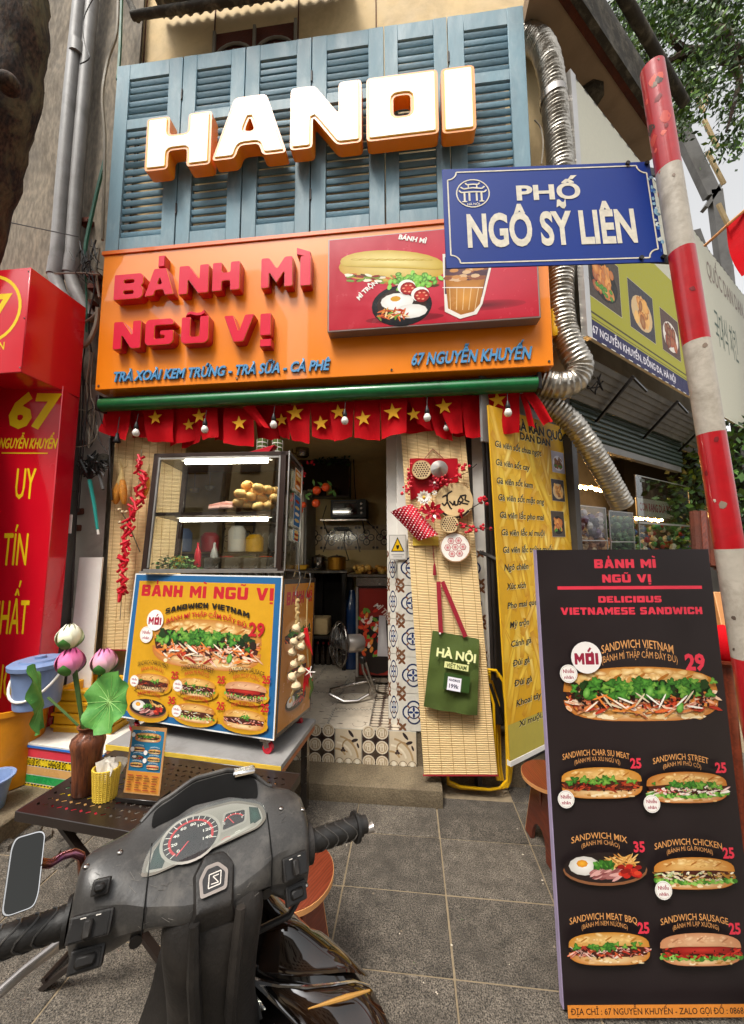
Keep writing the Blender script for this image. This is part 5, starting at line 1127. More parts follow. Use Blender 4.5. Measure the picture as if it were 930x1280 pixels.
b = MB().tube([onm(573, 650, -.06), onm(585, 638, -.08), onm(603, 627, -.1)], .003, 5).tube([onm(575, 655, -.06), onm(590, 660, -.08), onm(620, 661, -.1)], .003, 5).tube([onm(560, 600, -.05), onm(585, 590, -.08), onm(596, 580, -.1)], .0025, 5)
b.build('twigs', M_['bark'], tet)
b = MB().tube([onm(541, 682, -.02), onm(543, 705, -.02)], .003, 5); b.lathe([(.003, 0), (.009, -.02), (.012, -.08)], 8, M=TR(*onm(543, 704, -.02))); b.build('tassel', M_['strap'], tet)
sq([(516, 671), (548, 671), (548, 682), (516, 682)], -.012, 'rattan', 'bamboo_strip')
# warning sticker on the pillar
p0, p1 = at(486, 700, y=2.6), at(508, 668, y=2.6)
ws = thing('warning_sign', 'small white warning sign with a yellow triangle on the tiled pillar', 'warning sign', TR(p0.x, 2.608, p0.z)); W, H = p1.x-p0.x, p1.z-p0.z
m = MB('#d9d4cc'); m.box((0, 0, 0), (W, .004, H)); m.y = -.0008; m.rect(.004, .004, W-.004, H-.004, '#8d8880'); m.rect(.007, .007, W-.007, H-.007, '#ddd8d0')
m.poly([(W*.12, H*.32), (W*.88, H*.32), (W*.5, H*.9)], '#2a2620'); m.poly([(W*.2, H*.36), (W*.8, H*.36), (W*.5, H*.82)], '#e8b81c'); m.poly([(W*.4, H*.58), (W*.6, H*.58), (W*.56, H*.46), (W*.5, H*.4), (W*.44, H*.46)], '#2a2620'); m.line([(W*.15, H*.2), (W*.85, H*.2)], .004, '#4a4640'); m.line([(W*.25, H*.12), (W*.75, H*.12)], .003, '#4a4640')
m.build('panel', M_['printgloss'], ws)
# ---------------------------------------------------------------- hanging produce
cn = thing('corn_bundle', 'bundle of three dried corn cobs tied by their husks on the left bamboo mat', 'dried corn', TR(0, 0, 0)); Y = 2.5
for a, b_ in (((149, 604), (141, 627)), ((150, 606), (144, 630)), ((153, 600), (155, 630))):
    p, q = at(*a, y=Y), at(*b_, y=Y); b = MB(); n = 14
    b.tube([p.lerp(q, i/n) for i in range(n+1)], [.026*(max(.02, math.sin(math.pi*(.12+.83*i/n)))**.5)*(1+.03*(i % 2)) for i in range(n+1)], 12); b.build('cob', M_['corn'], cn)
    MB().tube([at(152, 585, y=Y), p.lerp(at(152, 585, y=Y), .4), p], [.006, .012, .02], 6).build('husk', M_['husk'], cn)
b = MB()
for i in range(9): b.tube([at(152, 587, y=Y), at(152+rnd.uniform(-6, 6), 575+rnd.uniform(-3, 6), y=Y+rnd.uniform(-.02, .02))], [.004, .001], 4)
b.tube([at(152, 586, y=Y), at(159, 583, y=Y), at(160, 572, y=Y)], .0025, 4); b.build('dry_leaves', M_['husk'], cn)
cn2 = thing('corn_cob', 'single dried corn cob partly hidden behind the left edge of the glass case', 'dried corn', TR(0, 0, 0)); p, q = at(184, 596, y=2.52), at(181, 620, y=2.52)
MB().tube([p.lerp(q, i/10) for i in range(11)], [.024*(max(.02, math.sin(math.pi*(.1+.85*i/10)))**.5) for i in range(11)], 12).build('cob', M_['corn'], cn2); MB().tube([p, at(187, 580, y=2.52)], [.014, .003], 6).build('husk', M_['husk'], cn2)
fc = thing('firecracker_string', 'long string of red paper firecrackers hanging left of the glass case', 'firecrackers', TR(0, 0, 0)); Y = 2.5
PTH = [(176, 572), (174, 600), (170, 620), (166, 640), (160, 660), (157, 680), (155, 700), (153, 725), (152, 745)]
MB().tube([at(177, 562, y=Y)]+[at(*p, y=Y) for p in PTH]+[at(150, 775, y=Y)], .0025, 5).build('cord', M_['cablegrey'], fc)
cm_ = MB().tube([(0, 0, -.034), (0, 0, .034)], .0095, 8).mesh('firecracker')
for i in range(78):
    t = i/77*(len(PTH)-1); k = min(int(t), len(PTH)-2); px = PTH[k][0]+(PTH[k+1][0]-PTH[k][0])*(t-k); py = PTH[k][1]+(PTH[k+1][1]-PTH[k][1])*(t-k)
    wd = 6 if 600 < py < 665 else 3.4
    p = at(px+rnd.uniform(-wd, wd)+(3 if 590 < py < 650 else 0), py+rnd.uniform(-3, 3), y=Y-.012+rnd.uniform(-.015, .01)); s = -1 if i % 2 else 1
    link('firecracker', cm_, M_['firecracker'], fc, TR(*p) @ RY(s*rnd.uniform(15, 65)) @ RX(rnd.uniform(-20, 20)))
gb = thing('dried_garlic_sprig', 'small sprig of dried white garlic between the corn and the firecrackers', 'dried garlic', TR(0, 0, 0)); b = MB()
for px, py in ((149, 637), (153, 640), (150, 653), (155, 656), (158, 640)): b.ball(at(px, py, y=2.49), .013, 8)
b.build('bulbs', M_['garlic'], gb); MB().tube([at(150, 637, y=2.49), at(158, 650, y=2.49), at(166, 668, y=2.49), at(175, 690, y=2.49)], .004, 5).build('stalk', M_['bark'], gb)
def hook(px, py, y, lab):
    t = thing('metal_hook', lab, 'hook', TR(0, 0, 0)); P = [(-4, -10), (-2, -17), (3, -16), (4, -9), (2, 0), (-1, 6), (-2, 13), (2, 16), (5, 12)]
    MB().tube([at(px+a, py+b_, y=y) for a, b_ in P], .003, 6).build('wire', M_['chrome'], t)
GY = 1.93
hook(371, 731, GY, 'shiny S hook holding the garlic string'); hook(384, 733, GY+.02, 'shiny S hook holding the chilli string')
gs = thing('garlic_string', 'braided string of white garlic bulbs hanging at the right corner of the cart', 'garlic', TR(0, 0, 0))
b = MB(); tw = [at(371.5, 748+i*2.6, y=GY) for i in range(14)]; b.tube([p+Vector((.004*math.sin(i*2), 0, 0)) for i, p in enumerate(tw)], [.009+.003*(i % 2) for i in range(14)], 7).build('braid', M_['husk'], gs)
for px, py, s in ((371, 784, 1.1), (376, 794, .95), (368, 801, 1), (377, 807, 1), (366, 814, 1.05), (376, 822, .95), (368, 829, 1), (377, 837, .95), (366, 845, 1.1), (370, 856, 1.15)):
    p = at(px, py, y=GY-.015+rnd.uniform(-.02, .01)); o = MB().lathe([(.004, .026), (.007, .014), (.018, .006), (.0225, -.006), (.017, -.018), (.004, -.022)], 12).build('garlic_bulb', M_['garlic'], gs, M=TR(*p) @ SC(s, s, s) @ RY(rnd.uniform(-50, 50)))
MB().tube([at(368, 862, y=GY), at(364, 870, y=GY), at(366, 878, y=GY)], [.009, .005, .001], 6).build('dry_tip', M_['husk'], gs)
cs_ = thing('chilli_string', 'bunch of red chillies with one dark green chilli hanging beside the garlic', 'chillies', TR(0, 0, 0)); Y = GY+.02
MB().tube([at(384, 748, y=Y), at(383, 790, y=Y), at(386, 848, y=Y)], .004, 6).build('stalk', M_['husk'], cs_)
for P, m_ in ((((382, 785), (385, 800), (391, 819)), 'chilli'), (((381, 790), (382, 800), (386, 812)), 'chilli'), (((385, 838), (389, 850), (388, 866)), 'chilli'), (((383, 842), (381, 856), (379, 868)), 'chilli'), (((386, 835), (384, 850), (385, 860)), 'chilli'), (((388, 845), (390, 860), (386, 875)), 'cloth_green')):
    MB().tube([at(*p, y=Y-.012) for p in P], [.011, .01, .001], 8).build('chilli', M_[m_], cs_)
b = MB()
for a in range(5): c = at(387, 840, y=Y-.03); t = a*1.26; b.tube([c, c+Vector((math.cos(t)*.03, 0, math.sin(t)*.03))], .0025, 4)
b.build('straw_knot', M_['paper'], cs_)
# ---------------------------------------------------------------- left: old wall, trunk, pipes, cables, red signs
ow = thing('old_wall', 'tall stained grey concrete wall of the neighbouring house at the left edge', 'wall', TR(0, 0, 0))
G = []
for i in range(40):
    row = []
    for j in range(50):
        x, z = -6+i*(3.62/39), -.05+j*.2; row.append((x, 2.66+.03*noise.noise(Vector((x*1.3, 0, z*.8)))+.012*noise.noise(Vector((x*6, 1, z*5))), z))
    G.append(row)
MB().grid(G).build('wall_face', M_['oldwall'], ow); MB().box((-6, 2.7, -.05), (-2.42, 2.9, 9.8)).build('wall_core', M_['oldwall'], ow)
p0, p1 = at(88, 640, y=2.62), at(140, 480, y=2.62)
G = [[(p0.x+(p1.x-p0.x+.02)*i/6, 2.615+.012*noise.noise(Vector((i, j*.4, 3))), .0+p1.z*j/14*1.0) for j in range(15)] for i in range(7)]
MB().grid(G).build('plaster_patch', M_['plaster'], ow)
b = MB()
for (px, py) in ((100, 590), (97, 575), (99, 640), (101, 555), (112, 380), (115, 395), (119, 360), (108, 278), (96, 660), (118, 345)):
    p = at(px, py, y=2.62); link('brick', MB().cbox((0, 0, 0), (.1, .07, .05)).mesh('brick', bev=.006), M_['brick'], ow, TR(p.x, 2.625, p.z) @ RZ(rnd.uniform(-6, 6)) @ RY(rnd.uniform(-5, 5)))
p0, p1 = at(88, 810, y=2.5), at(128, 700, y=2.5)
lb_ = tag(MB().box((p0.x, 0, 0), (p1.x-.02, .012, p1.z-.0)).build('leaning_board', M_['white'], M=TR(0, 2.47, .02) @ RX(-2)), 'pale board with a scrap of patterned tile leaning on the wall behind the lotus buds', 'board')
def pipe(name, lab, pts, r, m, y, cat='drain pipe', joints=()):
    t = thing(name, lab, cat, TR(0, 0, 0)); P = [at(*p, y=y+(p[2] if len(p) > 2 else 0)) if False else at(p[0], p[1], y=y) for p in pts]; MB().tube(P, r, 14).build('pipe', M_[m], t)
    for j in joints:
        a = at(j[0], j[1], y=y); c = at(j[2], j[3], y=y); MB().tube([a, c], r*1.14, 14).build('socket_joint', M_[m], t)
    return t
pipe('drain_pipe', 'tall light grey drain pipe, left of the two on the old wall', [(108, -60), (100, 0), (88, 120), (78, 240), (72, 320), (69, 345), (75, 365), (97, 402)], .052, 'pvc', 2.52, joints=((69, 345, 72, 325), (96, 70, 97, 55)))
pipe('drain_pipe', 'tall darker grey drain pipe, right of the two on the old wall', [(122, -60), (115, 0), (105, 120), (95, 240), (90, 320), (88, 343), (94, 362), (112, 398)], .05, 'pvc', 2.56, joints=((88, 343, 91, 322),))
pipe('drain_pipe', 'dark grey lower drain pipe running to the ground beside the red 67 sign', [(70, 412), (86, 427), (91, 445), (90, 500), (88, 560), (84, 640), (80, 720), (76, 800), (72, 860), (70, 930)], .055, 'pvcdark', 2.53, joints=((87, 588, 87, 615),))
p = at(82, 655, y=2.44); tag(MB().box((-.05, 0, -.07), (.05, .003, .07)).build('paper_notice', M_['paper'], M=TR(*p)), 'small faded paper notice stuck on the lower drain pipe', 'notice')
def cable(lab, pts, r, m, y=2.45, grp=None, name='cable'):
    P = [at(p[0], p[1], y=y+rnd.uniform(-.02, .02)) for p in pts]; Q = []
    for i in range(len(P)-1):
        a, b_, c, d_ = P[max(0, i-1)], P[i], P[i+1], P[min(len(P)-1, i+2)]
        for k in range(4):
            t = k/4; Q.append(.5*((2*b_)+(c-a)*t+(2*a-5*b_+4*c-d_)*t*t+(3*b_-a-3*c+d_)*t**3))
    Q.append(P[-1]); return tag(MB().tube(Q, r, 5).build(name, M_[m]), lab, 'cable', grp)
cable('thick pale cable running down beside the left shutter', [(148, -20), (146, 40), (135, 75), (128, 120), (131, 170), (130, 230), (128, 300)], .012, 'cablegrey', 2.42)
cable('green conduit behind the left end of the shutters', [(152, -10), (150, 60), (147, 100)], .014, 'cablegreen', 2.5)
cable('green conduit slanting down beside the lowest left shutter slats', [(131, 200), (120, 245), (108, 300), (106, 320)], .014, 'cablegreen', 2.5)
cable('thin black cable looping across the top of the drain pipes', [(118, -5), (104, 25), (106, 55), (112, 72), (100, 80)], .004, 'cable', 2.42)
cable('thin wire stretched between the trunk and the pipes', [(12, 278), (60, 288), (98, 296)], .004, 'cable', 2.4)
cable('pale cable stretched across the pipe bends', [(68, 342), (100, 341), (124, 343)], .006, 'cablegrey', 2.4)
cable('thick twisted pale cable curling below the pipe bends', [(122, 385), (120, 405), (112, 425), (103, 433), (96, 430), (92, 412), (80, 398)], .016, 'cablegrey', 2.42)
cable('pale cable arching left of the orange sign', [(98, 420), (104, 405), (116, 396), (124, 385)], .009, 'cablegrey', 2.42)
cable('thin green cable left of the letter B', [(107, 345), (108, 375), (108, 415)], .007, 'cablegreen', 2.45)
for i, (P, r) in enumerate((([(110, 430), (112, 450), (108, 480), (112, 520), (111, 560)], .006), ([(106, 435), (103, 465), (109, 500), (104, 560), (98, 640)], .005), ([(100, 470), (112, 485), (108, 520), (118, 545), (110, 560), (104, 540), (110, 515), (122, 512), (128, 530)], .004),
        ([(84, 520), (100, 512), (116, 520), (122, 540), (112, 555), (92, 558), (84, 545)], .004), ([(114, 500), (120, 525), (124, 550), (134, 565)], .004), ([(99, 440), (104, 480), (101, 560), (95, 650), (90, 760)], .006), ([(116, 440), (113, 490), (118, 510), (114, 548), (108, 530), (115, 505)], .004),
        ([(76, 400), (92, 440), (88, 470), (80, 490)], .004), ([(120, 300), (112, 330), (118, 360), (111, 400), (114, 440)], .006), ([(124, 310), (120, 340), (124, 372)], .01), ([(100, 302), (104, 325), (112, 345)], .008), ([(137, 548), (138, 600), (140, 625)], .007))):
    cable(['short dark cable dropping straight beside the pipe joint', 'long dark cable from the pipe bends past the red sign top', 'dark cable with a hanging loop above the mop', 'wide dark loop of cable lying across the lower pipe', 'dark cable running to the empty bulb socket', 'longest pale cable reaching down behind the red sign', 'narrow dark double loop left of the flags', 'dark cable hugging the side of the red box sign', 'dark cable left of the letters B and N', 'thick pale cable stub left of the letter B', 'short dark cable over the right pipe bend', 'short pale cable beside the left mat top'][i], P, r, 'cable' if i % 3 else 'cablegrey', 2.46, 'tangled cables left of the orange sign')
b = MB()
for i in range(26):
    x, y = 108+rnd.gauss(0, 7), 318+rnd.gauss(0, 9); b.tube([at(x, y, y=2.42), at(x+rnd.uniform(-7, 7), y+rnd.uniform(5, 16), y=2.40), at(x+rnd.uniform(-10, 10), y+rnd.uniform(10, 26), y=2.43)], .0035, 4)
stuff(tag(b.build('wire_tangle', M_['cable']), 'tangle of thin wires where the cables cross the pipe bends', 'wires'))
# duster and pipe stub
ds = thing('feather_duster', 'turquoise handled mop with a dark string head hanging on the left wall', 'mop', TR(0, 0, 0)); Y = 2.45
MB().tube([at(112, 600, y=Y), at(118, 632, y=Y), at(122, 662, y=Y)], [.014, .012, .009], 8).build('handle', M_['cablegreen'] if False else mat('turquoise', '#2a9a90', .4, var=.1), ds); MB().tube([at(122, 661, y=Y), at(123, 668, y=Y)], .008, 8).build('tip', M_['paper'], ds)
b = MB()
for i in range(60):
    a = at(112+rnd.uniform(-3, 3), 598, y=Y); c = at(116+rnd.gauss(0, 7), 577+rnd.gauss(0, 5), y=Y+rnd.uniform(-.06, .05)); d_ = at(118+rnd.gauss(0, 9), 584+rnd.gauss(0, 7), y=Y+rnd.uniform(-.06, .05)); b.tube([a, c, d_], .006, 4)
b.build('string_head', M_['rubber'], ds)
tg = thing('metal_bracket', 'rusty metal bracket sticking out of the wall beside the mop', 'bracket', TR(0, 0, 0)); MB().tube([at(131, 575, y=2.55), at(130, 575, y=2.45)], .05, 14).build('cap', M_['fascia'], tg); MB().tube([at(122, 585, y=2.45), at(129, 612, y=2.42)], .012, 8).build('rod', M_['pvcdark'], tg)
# trunk
TP = [(-1.0, 8.2), (-1.75, 6.0)]
tr = thing('tree', 'dark mossy tree trunk leaning in at the upper left corner', 'tree', TR(0, 0, 0))
c0, c1, c2_, c3 = at(16, -60, y=1.9), at(10, 90, y=1.9), at(-38, 260, y=1.95), at(-75, 420, y=2.0)
pts = [c0, c1, c2_, c3, Vector((-2.95, 1.95, 1.6)), Vector((-3.1, 1.9, -.05))]; rad = [.17, .19, .19, .2, .24, .3]; Q = []; RR_ = []
for i in range(len(pts)-1):
    a, b_, c, d_ = pts[max(0, i-1)], pts[i], pts[i+1], pts[min(len(pts)-1, i+2)]
    for k in range(10): t = k/10; Q.append(.5*((2*b_)+(c-a)*t+(2*a-5*b_+4*c-d_)*t*t+(3*b_-a-3*c+d_)*t**3)); RR_.append(rad[i]*(1-t)+rad[i+1]*t)
m = MB().tube(Q, RR_, 28)
m.v = [tuple(Vector(v)*1+Vector((1, 1, 0)).normalized()*0+(Vector((noise.noise(Vector(v)*4), noise.noise(Vector(v)*4+Vector((9, 0, 0))), 0))*.03+Vector((noise.noise(Vector(v)*14), noise.noise(Vector(v)*14+Vector((5, 0, 0))), 0))*.02)) for v in m.v]
m.build('trunk', M_['bark'], tr)
MB().ball(at(10, 105, y=1.74), (.07, .06, .06), 14).build('bark_knot', M_['bark'], tr)
# upper red box sign
rx = thing('red_box_sign', 'red box sign with a yellow ring emblem above the 67 sign', 'sign', TR(-2.766, 2.0, 2.736)); W0 = .278
MB().box((-.9, 0, 0), (W0, .42, .732)).build('box', M_['redsign'], rx, bev=.004)
m = MB('#ffd21a'); m.y = -.001; c = at(-14, 387, y=2.0)-Vector((-2.766, 2.0, 2.736)); m.ring(c.x, c.z, .245, .022, '#f5cf1c', 34); m.text('67', c.x-.0, c.z-.09, .2, '#f5cf1c', w=.3, bold=.03, sl=.1)
q = at(-40, 440, y=2.0)-Vector((-2.766, 2.0, 2.736)); m.text('NGUYỄN KHUYẾN', q.x+.02, q.z, .055, '#f5cf1c', w=.5, bold=.02); m.build('lettering', M_['print'], rx)
b = MB()
for z in (.03, .37, .7): b.ball((W0-.012, -.001, z), .005, 6)
b.build('rivets', M_['steel'], rx)
RF = fr(-2.822, 2.20, .30, 8.2, .7); RW, RH = .347, 2.47
rs = thing('red_vertical_sign', 'tall red sign with yellow 67 and UY TÍN NHẤT, at the left', 'sign', RF)
MB().box((-.12, 0, 0), (RW, .16, RH)).build('box', M_['redsign'], rs, bev=.004)
PR = lambda px, py: (lambda q: (q.x, q.z))(RF.inverted() @ at(px, py, pl=(RF.translation, RF.to_3x3() @ Vector((0, 1, 0)))))
m = MB('#ffd21a'); m.y = -.001
def rt_(t, px, py, hpx, wpx, c='#f5c91a', sl=.0, bold=.02, **k):
    x, z = PR(px, py); x2, z2 = PR(px, py-hpx); xa, xb = PR(px-wpx/2, py)[0], PR(px+wpx/2, py)[0]; m.text(t, x+.003, z-.004, z2-z, '#3a2008', w=xb-xa, sl=sl, bold=bold, **k); m.text(t, x, z, z2-z, c, w=xb-xa, sl=sl, bold=bold, **k)
rt_('67', 38, 533, 42, 60, bold=.05, sl=.12); rt_('NGUYỄN KHUYẾN', 34, 560, 13, 71, sl=.15, bold=.01)
x0, z0 = PR(2, 567); x1, z1 = PR(60, 565); m.rect(x0, z0, x1, z0+.008, '#d8a08a')
rt_('UY', 30, 623, 40, 24, bold=0); rt_('TÍN', 17, 706, 42, 30, bold=0); rt_('NHẤT', 9, 792, 44, 48, bold=0); rt_('VÙNG', -10, 872, 44, 46, bold=0)
m.build('lettering', M_['yellowtext'], rs)
# ---------------------------------------------------------------- buckets, crates, foam box
def bucket(name, lab, base, r0, r1, h, m, lid=None, handle=False, rim=True, M=None, empty=False):
    t = thing(name, lab, 'bucket', M or TR(*base)); pr = [(r0, 0), (r0+.004, .004), (r0+(r1-r0)*.5, h*.5), (r1, h*.93), (r1+.012, h*.935), (r1+.012, h), (r1-.004, h)]
    if empty or lid is None: pr += [(r1-.008, h*.95), (r0, .01)]
    MB().lathe(pr, 30, cap=True).build('body', M_[m], t)
    if lid: MB().lathe([(r1+.018, h-.012), (r1+.02, h+.012), (r1+.005, h+.022), (r1*.75, h+.022), (r1*.72, h+.034), (r1*.3, h+.036), (.03, h+.034), (.03, h+.05), (.012, h+.052)], 30).build('lid', M_[lid], t)
    if handle: MB().tube([((r1+.018)*math.cos(a), -(r1+.018)*math.sin(a)*.78, h*.86-.62*h*math.sin(a)) for a in [math.pi*k/14 for k in range(15)]], .008, 8).build('handle', M_['white'], t)
    return t
BY = 2.17; q = at(20, 945, y=BY)
zt_ = at(10, 880, y=BY).z
bx = at(4, 940, y=BY).x+.05
bucket('orange_bucket', 'dirty orange bucket under the lidded blue bucket', (bx-.03, BY+.03, .124), .15, .172, zt_-.124, 'orangebucket')
xb0, xb1 = at(13, 850, y=BY).x, at(74, 830, y=BY).x
zz = at(45, 883, y=BY).z; zt2 = at(45, 826, y=BY).z
bucket('blue_bucket', 'dusty blue bucket with lid and white handle standing on the orange bucket', ((xb0+xb1)/2+.035, BY, zt_+.004), .112, .138, zt2-zt_-.02, 'bluebucket', lid='bluebucket', handle=True)
tag(MB().box((-3.2, 1.78, -.01), (-2.2, 2.5, .12)).build('concrete_slab', M_['step'], bev=.01), 'low concrete slab at the foot of the wall under the buckets', 'slab')
p = Vector((at(-14, 980, y=1.95).x, 1.95, .122)); bucket('small_blue_bucket', 'small open blue bucket on the rubble, in front of the foam box', (p.x, p.y, p.z), .07, .1, .17, 'bluebucket', empty=True)
# yellow crates behind lotus
for k in range(6):
    z = .2+k*.075; p = at(100, 860, y=2.36); t = thing('yellow_crate', 'yellow plastic crate in the stack behind the lotus vase, '+['lowest', 'second from the bottom', 'third from the bottom', 'third from the top', 'second from the top', 'topmost'][k], 'crate', TR(p.x-.12, 2.3, z), 'stack of yellow crates')
    W = .42; MB().box((0, 0, 0), (W, .02, .07)).box((0, .28, 0), (W, .3, .07)).box((0, .021, 0), (.02, .279, .07)).box((W-.02, .021, 0), (W, .279, .07)).box((.021, .021, 0), (W-.021, .279, .012)).build('body', M_['yellowplastic'], t, bev=.003)
    MB().box((-.012, -.012, .055), (W+.012, -.001, .072)).box((-.012, -.001, .055), (-.001, .3, .072)).build('rim', M_['yellowplastic'], t, bev=.002)
bs = tag(MB().box((-.2, -.12, 0), (.26, .2, .2)).build('crate_base', M_['pvcdark'], bev=.01, M=TR(at(100, 860, y=2.36).x+.06, 2.4, 0)), 'dark box under the stack of yellow crates', 'box')
# foam box wrapped with tape
z = .38; a, c, d_ = at(28, 925, z=z), at(128, 938, z=z), at(45, 898, z=z)
u = (c-a).normalized(); FX = fr(a.x-.03, a.y, 0.0, math.degrees(math.atan2(u.y, u.x))); FW = .66
fbx = thing('foam_box', 'white foam box wrapped in red, green and striped yellow tape under clear film', 'foam box', FX)
m = MB('#d9d4ca'); m.box((0.0, 0, 0), (FW, .36, .345)); m.y = -.001
def band(z0, z1, c, stripe=False):
    for (o_, L_, side) in ((0, FW, 0), (0, .36, 1)):
        n = 12 if stripe else 1
        def P3(u, z, off): return (u, -off, z) if side == 0 else (FW+off, u, z)
        m.add([P3(0, z0, .001), P3(L_, z0, .001), P3(L_, z1, .001), P3(0, z1, .001)], [(0, 1, 2, 3)], None, [c]*4)
        if stripe:
            w = L_/(26 if side == 0 else 14)
            for k in range(int(L_/w)):
                for (za, zb) in ((z0, z0+.008), (z1-.008, z1)): m.add([P3(k*w, za, .0016), P3(k*w+w*.55, za, .0016), P3(k*w+w*.75, zb, .0016), P3(k*w+w*.2, zb, .0016)], [(0, 1, 2, 3)], None, ['#1c1814']*4)
for z0, z1, c, s_ in ((0, .035, '#c8233a', 0), (.04, .085, '#d2a060', 0), (.09, .135, '#e8c81c', 1), (.14, .185, '#1f9a4e', 0), (.19, .235, '#d2a060', 0), (.24, .285, '#e8c81c', 1), (.29, .345, '#d83a4c', 0)): band(z0, z1, c, s_)
m.y = -.0022
for zz_ in (.10, .252):
    for k in range(3): m.text('HÀNG DỄ VỠ', .12+k*.2, zz_, .022, '#2a2418', w=.13, bold=.03)
m.build('box_body', M_['film'], fbx)
MB().box((-.008, -.008, .346), (FW+.008, .37, .375)).build('lid', M_['foam'], fbx, bev=.004)
m = MB('#2f6fc0').box((-.0095, -.0095, .349), (FW+.0095, .3715, .362)); m.build('blue_tape', M_['attr'], fbx)
# ---------------------------------------------------------------- black perforated table with vase, basket, menu
TZ = .6; a, c, d_ = at(19, 1014, z=TZ), at(157, 1043, z=TZ), at(84, 972, z=TZ)
u = (c-a).normalized(); yaw = math.degrees(math.atan2(u.y, u.x)); TBF = fr(a.x, a.y, TZ, yaw+1.5); TW, TD = .98, .42
tbl = thing('metal_table', 'low black folding table with a perforated metal top', 'table', TBF)
# top with real slots: rows of small openings
b = MB(); cu = bpy.data.curves.new('t', 'CURVE'); spl = [[(0, 0), (TW, 0), (TW, TD), (0, TD)]]
nx, ny = 27, 11
for i in range(nx):
    for j in range(ny):
        cx, cy = .05+i*(TW-.1)/(nx-1), .05+j*(TD-.1)/(ny-1)
        cx += .008 if j % 2 else -.008; s = 1 if (i+j) % 2 else -1; L_, w_ = .0085, .0042; ca, sa = math.cos(s*.6), math.sin(s*.6)
        spl.append([(cx+x*ca-y*sa, cy+x*sa+y*ca) for x, y in ((-L_, -w_), (L_, -w_), (L_, w_), (-L_, w_))])
vs, fs = solid(spl, .002); MB().add([(v[0], v[2], v[1]) for v in vs], fs).build('perforated_top', M_['tabletop'], tbl)
MB().box((0, -.002, -.035), (TW, .004, .001)).box((0, TD-.004, -.035), (TW, TD+.002, .001)).box((-.002, .0045, -.035), (.004, TD-.0045, .001)).box((TW-.004, .0045, -.035), (TW+.002, TD-.0045, .001)).build('rim', M_['tabletop'], tbl, bev=.002)
for y in (.03, TD-.03):
    for s in (0, 1):
        x0, x1 = (.12, TW-.15) if s else (TW-.12, .15)
        MB().bar((x0, y+(.02 if s else 0), -.03), (x1, y+(.02 if s else 0), -TZ), .025, .016).build('leg', M_['tabletop'], tbl)
for p_, q_ in (((.15, .03, -TZ+.02), (.15, TD-.03, -TZ+.02)), ((TW-.15, .05, -TZ+.02), (TW-.15, TD-.01, -TZ+.02)), ((TW/2, .03, -TZ/2), (TW/2, TD-.03, -TZ/2))): MB().tube([p_, q_], .01, 8).build('crossbar', M_['tabletop'], tbl)
def onT(px, py): q = TBF.inverted() @ at(px, py, z=TZ); return at(px, py, z=TZ+.002)
vb = onT(106, 990)
vs_ = thing('wooden_vase', 'reddish brown turned wooden vase holding the lotus, on the black table', 'vase', TR(*vb)); s = at(106, 906, y=vb.y).z-vb.z
prf = [(.04, 0), (.044, .02), (.047, .3), (.054, .6), (.061, .74), (.055, .83), (.034, .9), (.032, .94), (.042, 1.0), (.034, 1.0), (.026, .94)]
b = MB(); n = 36
vs = []; fs = []
for r_, z_ in prf:
    for j in range(n): a_ = 2*math.pi*j/n; q = r_*(1+(.03*math.sin(a_*9) if .05 < z_ < .85 else 0)); vs.append((q*math.cos(a_), q*math.sin(a_), z_*s))
for i in range(len(prf)-1):
    for j in range(n): fs.append((i*n+j, i*n+(j+1) % n, (i+1)*n+(j+1) % n, (i+1)*n+j))
b.add(vs, fs+[tuple(range(n))[::-1], tuple((len(prf)-1)*n+j for j in range(n))]).build('body', M_['woodvase'], vs_)
def lotus(px, py, r, c1, c2, lab, stem_to, sep):
    c = at(px, py, y=vb.y+.0); t = thing('lotus_flower', lab, 'lotus flower', TR(*c), 'artificial lotus flowers in the vase')
    st = [Vector(at(*p, y=vb.y))-c for p in stem_to]; MB().tube(st, .006, 7).build('stem', M_['stem'], t)
    for k in range(13):
        lay = 0 if k < 4 else 1 if k < 9 else 2; a = k*2.4; G = []; cs2 = []
        wd = [.75, .62, .5][lay]; op = [.55, .78, .95][lay]
        for i in range(8):
            u = i/7; row = []; rr = r*op*math.sin(math.pi*(.12+.78*u))**.8; zz = r*(-.95+1.95*u*(1 if lay < 2 else .93))
            for j in range(5):
                v = (j/4-.5)*2; half = wd*1.35*math.sin(math.pi*min(.985, .12+.86*u))**.75; an = a+v*half*.8
                row.append((rr*math.cos(an), rr*math.sin(an), zz-.04*r*v*v)); tt = max(0, u*1.15-.1)
                cs2.append(mixc(sep, mixc(c1, c2, min(1, tt)), min(1, u*3+.1)))
            G.append(row)
        MB('#fff').grid(G, cs=cs2).build('petal', M_['petal'], t)
    for k in range(3):
        a = k*2.1-1.2; G = []
        for i in range(6):
            u = i/5; rr = r*1.0*math.sin(math.pi*(.1+.5*u))**.8; G.append([(rr*math.cos(a+v), rr*math.sin(a+v), r*(-1+.95*u)) for v in [x*(.55*math.sin(math.pi*min(.98, .25+.73*u))) for x in (-1, -.5, 0, .5, 1)]])
        MB().grid(G).build('sepal', M_['lotusleaf'], t)
lotus(87, 795, .052, '#e9ecb8', '#f4f2e0', 'pale green white lotus bud, highest and furthest left in the vase', [(90, 806), (98, 860), (104, 908), (105, 930)], '#a8c070')
lotus(88, 826, .056, '#f0a8c8', '#e0559a', 'pink lotus bud, in front below the pale one', [(92, 838), (97, 870), (103, 908), (105, 935)], '#f2dce4')
lotus(130, 826, .052, '#f0d8c8', '#e07ab0', 'pink and cream lotus bud on the right of the vase', [(126, 838), (118, 870), (108, 908), (106, 935)], '#b8c48a')
